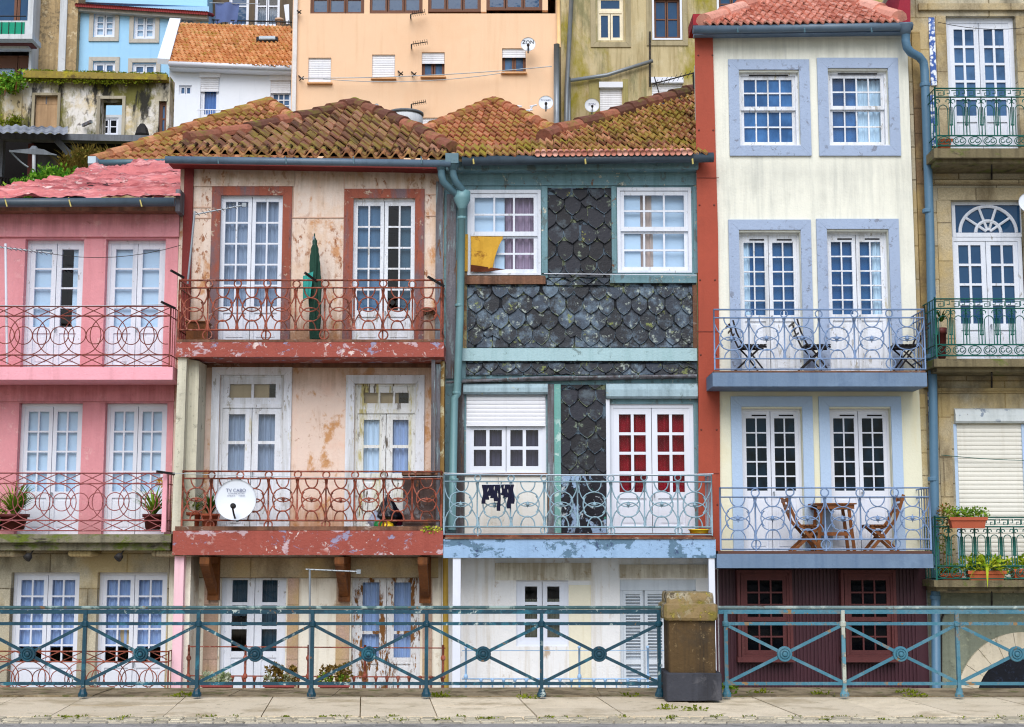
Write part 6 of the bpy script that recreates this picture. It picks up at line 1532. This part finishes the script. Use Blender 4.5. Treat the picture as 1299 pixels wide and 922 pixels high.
for w in mw[:2]: surround(om, w[0]-9, w[1]-9, w[2]+9, w[3]+9, 6.5, YM, paint('greyed_stone_frame',(168,156,124),.12,3,((120,110,84),.7,.48),[((130,124,60),1.5,.56,.1,.7)]), .04, True)
build(MB().box(747, 100, 760, 154, YM-.03, YM-.003, 127).box(790, 100, 797, 154, YM-.03, YM-.003, 127), 'jamb', paint('mossy_jamb',(160,150,96),.12,2,((110,104,60),.7,.47)), om)
build(MB().tube([at(727,-40,YM-.2), at(719,110,YM-.2), at(718,175,YM-.2)], .075, 8).tube([at(722,98,YM-.2), at(722,175,YM-.2)], .05, 8), 'drainpipe', steel, om, True)
build(MB().tube([at(723,102,YM-.15), at(770,95,YM-.15), at(828,77,YM-.15)], .06, 8), 'drainpipe', steel, om, True)
build(MB().tube([at(824.5,40,YM-.1), at(824.5,110,YM-.1)], .03, 6), 'cable_conduit', iron_dark, om)
o = thing('tv_aerial', 'bent dark aerial beside the red cladding above the mossy tile ridge', 'aerial', at(880,118,3.5)); Yq = 3.5
build(MB().tube([at(880.5,112,Yq), at(880,92,Yq)], .025, 8), 'mast', iron_dark, o)
mb = MB().tube([at(885,91,Yq), at(845,102,Yq), at(828,106,Yq)], .012, 5)
for k in range(9): p = at(832+k*6, 105.5-k*1.6, Yq); mb.tube([p+Vector((-.05,-.1,-.10)), p+Vector((.05,.1,.10))], .006, 4)
mb.tube([at(830,97,Yq), at(836,118,Yq)], .010, 5); build(mb, 'boom', iron_dark, o)

# white house with orange roof
YW = 19
ow = blockhouse('hillside_house', 'white rendered house with an orange pantile roof and small skylight', 'house', 214, 78, 369.5, 330, YW, white_house_wall, [(227,108,243,120),(254,91,278,156),(343,95,369,150)])
casement(ow, 'window', 227, 108, 243, 120, YW, rec=.05, leaves=2, cols=1, rows=1, fr=1.2, st=1.2, tr=1.2, br=1.2, fmat=white_clean, pane=glass_blue, handle=False)
casement(ow, 'french_door', 254, 98, 278, 156, YW, rec=.08, leaves=1, cols=1, rows=1, fr=2, st=2.5, tr=3, gz=144, fmat=white_clean, pane=glass_clear, curtains=[(256,276,112,146,paint('deep_blue_drape',(90,130,190),.1,5),'curtain')], handle=False)
roller(ow, 254.5, 97.5, 277.5, 115, YW+.04, white_alu, 2.4); roller(ow, 343.5, 101, 368.5, 117, YW+.04, white_alu, 2.4)
build(MB().box(253, 90.5, 279, 97.3, YW-.06, YW+.1, 94).box(342, 94.5, 369.4, 101, YW-.06, YW+.1, 94), 'shutter_box', white_alu, ow)
casement(ow, 'window', 343, 103, 369, 150, YW, rec=.09, leaves=1, cols=3, rows=4, fr=1.6, st=1.5, tr=14, br=2, mun=1.4, fmat=white_clean, pane=glass_blue, handle=False)
plw = plane3(at(217,80,YW-.35), at(371,84,YW-.35), at(225,31,YW+5))
tiled(ow, [(216,80),(371,85),(371,36),(229,29.5)], plw, .135, .42, tile_orange, seed=31, amp=.034)
build(MB().poly([(214,81),(371,87),(371,92),(214,86)], YW-.35, YW-.01), 'eave_board', white_house_wall, ow)
build(MB().tube([at(214,80.5,YW-.42), at(371,86,YW-.42)], .07, 8), 'gutter', white_clean, ow, True)
p0, p1 = on_plane(214,80,plw)+plw[1]*.02, on_plane(228,28,plw)+plw[1]*.02
build(MB().bar(p0+Vector((-.15,0,.03)), p1+Vector((-.15,0,.03)), .35, .16, (0,0,1)), 'verge', white_house_wall, ow)
c0 = on_plane(339,53,plw)+plw[1]*.08; vv = (p1-p0).normalized(); uu = (on_plane(371,85,plw)-on_plane(216,80,plw)).normalized()
mb = MB().bar(c0-vv*.28, c0+vv*.28, .62, .12, tuple(uu)) ; vm = MB()
sk = build(MB().bar(c0-vv*.30-plw[1]*.02, c0+vv*.30-plw[1]*.02, .10, .66, tuple(uu)), 'skylight', iron_dark, ow)
build(MB().bar(c0-vv*.21+plw[1]*.05, c0+vv*.21+plw[1]*.05, .03, .5, tuple(uu)), 'pane', paint('skylight_glass',(206,216,222),.03,3,None,(),.2), sk)
mb = MB()
for x in range(252, 312, 3): mb.tube([at(x, 139, YW-1.0), at(x, 160, YW-1.0)], .010, 4)
mb.tube([at(250,139,YW-1.0), at(314,139.5,YW-1.0)], .018, 5); build(mb, 'balcony_rail', white_clean, ow)

# sky blue house
YB = 25.6
bw = [(119,16,146,47),(170,18,197,49),(221,20,248,50),(118,78,146,110),(168,80,198,110)]
obl = blockhouse('hillside_house', 'sky blue house with white windows in pale stone frames and dark red eave tiles', 'house', 97.5, 8, 263, 330, YB, sky_blue_wall, bw)
stone_fr = paint('pale_stone_frame', (186,180,170), .08, 4, ((150,145,135), .5, .5))
for w in bw:
    casement(obl, 'window', *w, YB, rec=.05, leaves=2, cols=1, rows=3, fr=2, st=2, tr=2, br=2, mun=1.2, fmat=white_clean, pane=glass_clear if w[1] < 60 else glass_blue, curtains=[(w[0],w[2],w[1],w[3],frosted,'blind')] if w[1] < 60 else [], handle=False)
    surround(obl, w[0]-5.5, w[1]-5.5, w[2]+5.5, w[3]+5.5, 5.4, YB, stone_fr, .05, True)
build(MB().poly([(97.5,8),(263,19),(263,24),(97.5,13)], YB-.25, YB-.003), 'cornice', stone_fr, obl)
build(MB().poly([(97,-60),(263,-60),(263,8),(97,2)], YB+.5, YB+6), 'upper_wall', pale_blue_wall, obl)
ple = plane3(at(97,7,YB-.4), at(263,17.5,YB-.4), at(97,1,YB+.5))
mb = MB()
for k in range(56): a = at(97+k*3, 6+k*.19, YB-.4); mb.tube([a, a+Vector((0,.95,.28))], .065, 7)
build(mb, 'eave_tile', paint('dark_red_eave_tile', (132,44,44), .15, 4), obl, True)
# brown pebble dash block between
op = blockhouse('apartment_block', 'brown pebble dashed gable with one pale concrete band', 'building', 40.5, -60, 97.3, 330, YB-.3, pebble_wall)
build(MB().box(75, -60, 84, 120, YB-.36, YB-.303, 40), 'concrete_band', conc, op)
# flats with green screens
YL = 24.6
of = blockhouse('apartment_block', 'grey concrete flats with brown window frames and a green balcony screen', 'building', -90, -60, 40.5, 330, YL, conc, [(-60,-30,36,26),(-60,62,36,112)])
for y0, y1 in ((-30,26),(66,112)):
    for a, b in ((-60,-34),(-32,-12),(-10,17),(18,35.5)):
        casement(of, 'window', a, y0, b, y1, YL, rec=.35, leaves=1, cols=1, rows=1, fr=1.8, st=1.5, tr=2 if y0 < 0 else 14, br=2, fmat=brown_frame, pane=glass_mid if y0 < 0 else glass_clear, curtains=[] if y0 < 0 else [(a,b,y0+15,y1,curtain_pale if a < 0 else curtain_blue)], handle=False)
build(MB().box(-90, 43, 41, 49, YL-.9, YL-.003, 45), 'balcony', conc, of)
build(MB().box(-90, 49.3, 41, 55.5, YL-.5, YL-.003, 50), 'beam', paint('maroon_beam',(110,60,58),.1,3), of)
build(MB().box(-90, 56, 36, 61.5, YL-.3, YL-.003, 60), 'beam', conc, of)
sc_ = build(MB().box(-88, 28, 31, 43, YL-.88, YL-.85, 35), 'balcony_screen', screen_green, of)
mb = MB()
for x in (-80,-60,-40,-20,1.5,10.5,18.5,27): mb.box(x, 27.5, x+.7, 43, YL-.91, YL-.882, 35)
mb.tube([at(-88,20,YL-.87), at(33,20.5,YL-.87)], .02, 5); build(mb, 'railing', iron_dark, of)
build(MB().box(-88, 98, 31, 112, YL-.88, YL-.85, 105), 'balcony_screen', screen_green, of)
build(MB().box(-90, 112.3, 41, 118, YL-.9, YL-.003, 115), 'balcony', conc, of)
# dark flats with laundry above the orange roof
YD = 27
od = blockhouse('apartment_block', 'dim brown flats with a loggia of white framed windows above the orange roof', 'building', 264, -60, 370, 330, YD, paint('dim_brown_render',(98,84,66),.12,1,((60,52,44),.6,.48)), [(290,-20,316,33),(323,-20,355,33)])
casement(od, 'window', 290, -20, 316, 33, YD, rec=.08, leaves=1, cols=1, rows=2, fr=2, st=2, tr=2, br=2, mun=1.5, fmat=white_clean, pane=glass_mid, handle=False)
casement(od, 'window', 323, -20, 355, 33, YD, rec=.08, leaves=2, cols=1, rows=2, fr=2, st=1.5, tr=2, br=2, mun=1.8, fmat=white_clean, pane=glass_clear, curtains=[(325,353,8,33,paint('grey_net',(120,128,140),.1,4),'curtain')], handle=False)
build(MB().box(262.5, -60, 265, 34, YD-.3, YD-.003, 10), 'corner_pipe', steel, od)
mb = MB()
for x in range(266, 371, 5): mb.tube([at(x, 25.5, YD-.9), at(x, 38, YD-.9)], .014, 4)
mb.tube([at(265,25,YD-.9), at(371,28,YD-.9)], .025, 5); build(mb, 'railing', iron_dark, od)
o = thing('bed_sheet', 'grey blue bed sheet hung out to dry above the orange roof', 'laundry', at(288,5,YD-.95)); p = lambda x, y: at(x, y, YD-.95)
build(MB().grid(lambda u, v: p(273+31*u-3*v*u, 4+25*v-1.5*u)+Vector((0,.05*sin(u*9+v),0)), 20, 10), 'cloth', blue_sheet, o, True)
build(MB().tube([p(266,3.5), p(330,5)], .014, 5), 'line', steel, o)
o = thing('white_board', 'narrow white board leaning in the loggia next to the apricot block', 'board', at(364,30,YD-.4)); build(MB().poly([(360,6),(366.5,5),(367,30),(363,30)], YD-.4, YD-.35), 'panel', white_clean, o)
o = thing('flower_pot', 'pale clay pot on the loggia ledge above the orange roof', 'flower pot', at(354,34,YD-.6)); pot(o, at(354,36,YD-.6), .14, .34, paint('pale_clay',(206,170,140)))

# ruined wall
YR = 13.5
rh = [(44,121,73,163),(127,126,155,171),(201,128,211,170)]
oru = thing('ruined_wall', 'roofless ruined house wall stained black and green under a mossy coping', 'ruin', at(120,170,YR))
wallblock(oru, 'wall', 28, 215, 97, 260, YR, ruin_wall, rh, ref=130, back=.5, open_back=True)
wallblock(oru, 'wall', -90, 27.5, 106, 260, YR-.05, ruin_wall, (), ref=130, back=.5, yt2=99)
def cop(u, v):
    x = 26+186*u; yt = 88.5+6*u; yb = 97+3.5*u; p = at(x, yt+(yb-yt)*v, YR-.25); n_ = noise.noise(Vector((x*.15, v*3, 0)))*.05; return p+Vector((0, n_, n_*.7))
mb = MB().poly([(29,89),(211.5,94),(211.5,101),(29,98)], YR-.28, YR+.55)
build(mb, 'coping', moss_coping, oru)
mb = MB(); q = random.Random(9)
for k in range(60):
    x = q.uniform(28, 210); leaflets(mb, at(x, 98+q.uniform(0,5)+ (x-28)*.016, YR-.2), .12, 24, .06, k, (1.8,.6,.7))
for k in range(70): x = q.uniform(28, 210); leaflets(mb, at(x, 88.5+(x-28)*.027+q.uniform(-.6,1.5), YR+q.uniform(-.26,.3)), .07, 16, .05, 300+k, (2.2,.8,.4))
for k in range(18): leaflets(mb, at(q.uniform(-5,24), 103+q.uniform(-4,9), YR-.2), .22, 50, .08, 100+k, (1.2,.6,.8))
for k in range(8): leaflets(mb, at(q.uniform(0,20), 152+q.uniform(-3,6), YR-.2), .18, 40, .08, 140+k, (1.2,.6,.8))
build(mb, 'moss', leaf_moss, oru)
build(MB().box(44, 121, 73, 132, YR+.10, YR+.14, 127).box(44, 132.3, 73, 163, YR+.07, YR+.11, 145), 'boarded_window', scrap_wood, oru)
build(MB().box(58, 121, 59.5, 132, YR+.08, YR+.1, 127), 'bar', grey_wood, oru)
surround(oru, 40.5, 118, 76.5, 172, 3.5, YR, paint('worn_frame_stone',(170,160,136),.12,3,((110,100,84),.7,.47)), .04, False)
surround(oru, 123, 122, 159, 175, 4, YR, paint('worn_frame_stone_two',(178,170,150),.12,3,((110,100,84),.7,.47)), .04, False)
# behind its opening: low grey wall with a white window, under the blue house
oy = thing('garden_wall', 'grey wall with a small white window seen through the ruined opening', 'wall', at(145,200,YR+3)); wallblock(oy, 'wall', 112, 175, 145.5, 300, YR+3, conc, [(126,149,150,171)], ref=160, back=.4)
casement(oy, 'window', 126, 149, 150, 171, YR+3, rec=.03, leaves=2, cols=1, rows=2, fr=1.5, st=1.5, tr=1.5, br=1.5, mun=1.2, fmat=white_clean, pane=glass_black, handle=False)
casement(oru, 'window', 201, 128, 211, 170, YR, rec=.1, leaves=1, cols=1, rows=2, fr=2.6, st=1, tr=2, br=2, mun=1.6, fmat=brown_frame, pane=glass_blue, handle=False)
o = build(MB().bar(at(105,159,YR-.1), at(116,154,YR-.3), .07, .07), 'broken_timber', grey_wood, None, loc=at(110,157,YR-.2)); tag(o, 'short broken timber stuck in the ruined wall', 'timber')
o = build(MB().lathe(at(180,176,9.5), [(.12,0),(.16,.1),(.12,.24),(.05,.34)], 8), 'tree_stump', iron_dark, None, loc=at(180,176,9.5)); tag(o, 'small dark stump standing on the shed beam', 'stump')

# lean-to shed below the ruin
YS = 8.0
os_ = thing('lean_to_shed', 'dark open lean-to shed with a long grey beam and corrugated sheet roof', 'shed', at(60,245,YS))
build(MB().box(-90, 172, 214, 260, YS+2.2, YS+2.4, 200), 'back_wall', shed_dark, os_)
build(MB().poly([(-90,166),(214,172),(214,180),(-90,174)], YS-.1, YS+.15), 'beam', shed_grey, os_)
build(MB().bar(at(72,178,YS-.12), at(108,216,YS-.12), .13, .1), 'brace', shed_grey, os_); build(MB().bar(at(88,180,YS+.3), at(98,190,YS+.3), .12, .08), 'brace', shed_grey, os_)
build(MB().box(35, 182, 42, 250, YS, YS+.15, 205), 'post', paint('red_brown_post',(96,48,42),.15,3), os_); build(MB().box(-2, 176, 3, 250, YS, YS+.15, 205), 'post', shed_grey, os_)
build(MB().box(47, 196, 75, 250, YS+.8, YS+.85, 215), 'panel', grey_panel, os_)
mb = MB(); pa = plane3(at(-60,164,YS-.3), at(80,170,YS-.3), at(0,158,YS+1.6))
def cor(u, v): x = -80+166*u; y = 167-9*v+5*u; return on_plane(x, y, pa)+pa[1]*(.018*sin(u*64*1.5)+.03*noise.noise(Vector((u*9, v*4, 0)))+.03)
build(MB().grid(cor, 240, 4), 'corrugated_roof', paint('old_corrugated_sheet', (146,150,158), .15, 2, None, [((60,60,66), 1.2, .5, .12, .9), ((190,196,200), 3, .58, .08, .8)], .6, .3), os_, True)
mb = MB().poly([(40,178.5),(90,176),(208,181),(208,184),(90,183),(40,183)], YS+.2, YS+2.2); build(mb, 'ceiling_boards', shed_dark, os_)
mb = MB()
for k in range(14): x = -20+k*4; mb.box(x, 226, x+2.4, 250, YS-.3, YS-.25, 235)
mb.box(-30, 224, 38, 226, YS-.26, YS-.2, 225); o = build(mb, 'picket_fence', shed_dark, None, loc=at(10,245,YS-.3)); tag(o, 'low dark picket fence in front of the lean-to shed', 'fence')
cable('sagging wire across the dark shed opening', sag((12,190,YS-.2),(36,212,YS-.2),2), .02, steel)
o = thing('rotary_airer', 'flat topped white clothes airer on a pole under the shed', 'clothes airer', at(43,240,YS-.8)); p = lambda x, y, d=0: at(x, y, YS-.8+d)
build(MB().tube([p(43,244), p(43,194)], .035, 8), 'pole', conc, o)
mb = MB()
for a in ((12,192),(72,197)): mb.tube([p(43,189), p(*a)], .02, 5)
mb.poly([(13,192.5),(43,195.5),(70,196.5),(56,189.5),(47,188),(34,189.5)], YS-1.2, YS-1.17)
mb.lathe(p(43,194), [(.09,0),(.12,.05),(.05,.14)], 8); build(mb, 'top', grey_panel, o)
# plants around the shed
def bush(name, label, pts, Y, leaf, n, size, rad, cat='bush', seed=1, bl=0, blm=None, stems=True):
    c0 = at(pts[0][0], pts[0][1]+25, Y); o = thing(name, label, cat, c0); mb = MB(); q = random.Random(seed)
    for i, (px, py) in enumerate(pts): leaflets(mb, at(px, py, Y+q.uniform(-.3,.3)), rad*q.uniform(.8,1.2), n, size, seed*40+i, (1.1,.8,.8), .1)
    if bl:
        for i, (px, py) in enumerate(pts): blades(mb, at(px, py+22, Y), bl, .62, .03, .5, seed*9+i, .7)
    build(mb, 'foliage', leaf, o)
    sm = MB()
    for px, py in pts[::2]: sm.tube([at(px, py+13, Y), at(px+1, py+3, Y)], .014, 5)
    build(sm, 'stem', bracket_wood, o); return o
leaf_fresh = leaf_mat('fresh_green_leaf', (50,110,30), (130,180,60), (170,200,80))
bush('bush', 'fresh green bush behind the pink roof beside the shed', [(22,240),(32,236),(42,234),(52,228),(60,222),(68,224),(76,228),(56,234),(84,222)], YS-1.6, leaf_fresh, 150, .09, .30, 'bush', 2)
bush('tall_grass', 'tall straw coloured grass growing between the shed and tiled roof', [(84,205),(92,196),(102,190),(112,192),(122,196),(132,192),(142,196),(152,196),(98,208),(112,210),(126,206)], YS-.4, leaf_straw, 30, .07, .22, 'grass clump', 3, bl=70)
bush('bush', 'small green shrub at the end of the ruin beside the grey flats', [(6,108),(14,103),(20,101)], YR-.6, leaf_fresh, 90, .10, .30, 'bush', 5)

# rear tiled roofs between the row and the hill
def rear_house(label, eave, polyA, apexY, Y0, tile, pl, tw, tl, x0, x1, ytop, seed, hips, rad=.11):
    o = thing('rear_house', label, 'house', at((x0+x1)/2, 240, Y0)); wallblock(o, 'wall', x0, x1, ytop, 300, Y0+.3, ochre_wall, (), ref=ytop, back=3)
    tiled(o, polyA, pl, tw, tl, tile, seed=seed, amp=tw*.2)
    for h in hips: ridge(o, [on_plane(x, y, pl)+pl[1]*.04 for x, y in h], rad, .40, tile, seed)
    return o
plr = plane3(at(118,207,4.6), at(240,204,4.6), at(340,130,9.0))
orh = rear_house('low house whose orange hipped roof rises behind the peach house', None, [(117,208),(400,200),(374,153),(340,130),(318,138),(250,160),(200,178),(150,198)], 9, 4.6, tile_rear, plr, .135, .42, 125, 380, 208, 41, [[(119,206),(200,178),(250,160),(318,138),(340,130)],[(380,157),(340,130)]], .13)
build(MB().tube([at(122,206.5,4.4), at(235,205,4.4)], .06, 8), 'gutter', gutter_teal, orh, True)
build(MB().box(111.5, 198, 121.5, 207, 4.2, 4.5, 202), 'rain_hopper', paint('pale_hopper',(186,206,216),.05,3), orh); build(MB().tube([at(117,207,4.35), at(117,222,4.35)], .07, 8), 'drainpipe', paint('pale_pipe',(186,206,216),.05,3), orh, True)
plc = plane3(at(540,190,5.0), at(700,186,5.0), at(627,129,9.2))
rear_house('low house whose mossy pyramid roof shows between the peach and slate roofs', None, [(520,192),(720,190),(700,165),(627,129),(533,168)], 9.2, 5.0, tile_mat('brown_rear_tile',(150,94,68),(184,116,86),(208,142,108),.475,(158,140,56),.58), plc, .135, .42, 545, 690, 195, 43, [[(520,174),(536,167),(627,129)],[(715,172),(700,165),(627,129)]], .12)

# ================================================================ camera, light, render
cam = bpy.data.cameras.new('camera'); co = bpy.data.objects.new('camera', cam); C.objects.link(co)
co.location = (0, -DIST, CZ); co.rotation_euler = (pi/2+PITCH, 0, 0); cam.sensor_width = 36; cam.lens = 36*F/1299; cam.clip_end = 2000; cam.clip_start = .1
sc = bpy.context.scene; sc.camera = co
EL, AZ = radians(44), radians(186)      # sun behind the camera, a little to the left
w = bpy.data.worlds.new('World'); sc.world = w; w.use_nodes = True; nt = w.node_tree
bg = nt.nodes['Background']; sky = nt.nodes.new('ShaderNodeTexSky'); sky.sky_type = 'NISHITA'; sky.sun_disc = False
sky.sun_elevation = EL; sky.sun_rotation = AZ; sky.air_density = 1.0; sky.dust_density = 1.6; sky.ozone_density = 1.0
nt.links.new(sky.outputs[0], bg.inputs[0]); bg.inputs[1].default_value = SKY
sl = bpy.data.lights.new('sun', 'SUN'); sl.energy = SUN; sl.angle = radians(48); sl.color = (1.0, .985, .965)
so = bpy.data.objects.new('sun', sl); C.objects.link(so)
d = Vector((sin(AZ)*cos(EL), cos(AZ)*cos(EL), sin(EL))); so.rotation_euler = d.to_track_quat('Z', 'Y').to_euler(); so.location = d*60
vs = sc.view_settings; vs.view_transform = 'Standard'; vs.look = 'None'; vs.exposure = 0; vs.gamma = 1
sc.cycles.filter_width = 1.15; sc.cycles.max_bounces = 6; sc.cycles.transparent_max_bounces = 12; sc.cycles.caustics_reflective = False; sc.cycles.caustics_refractive = False
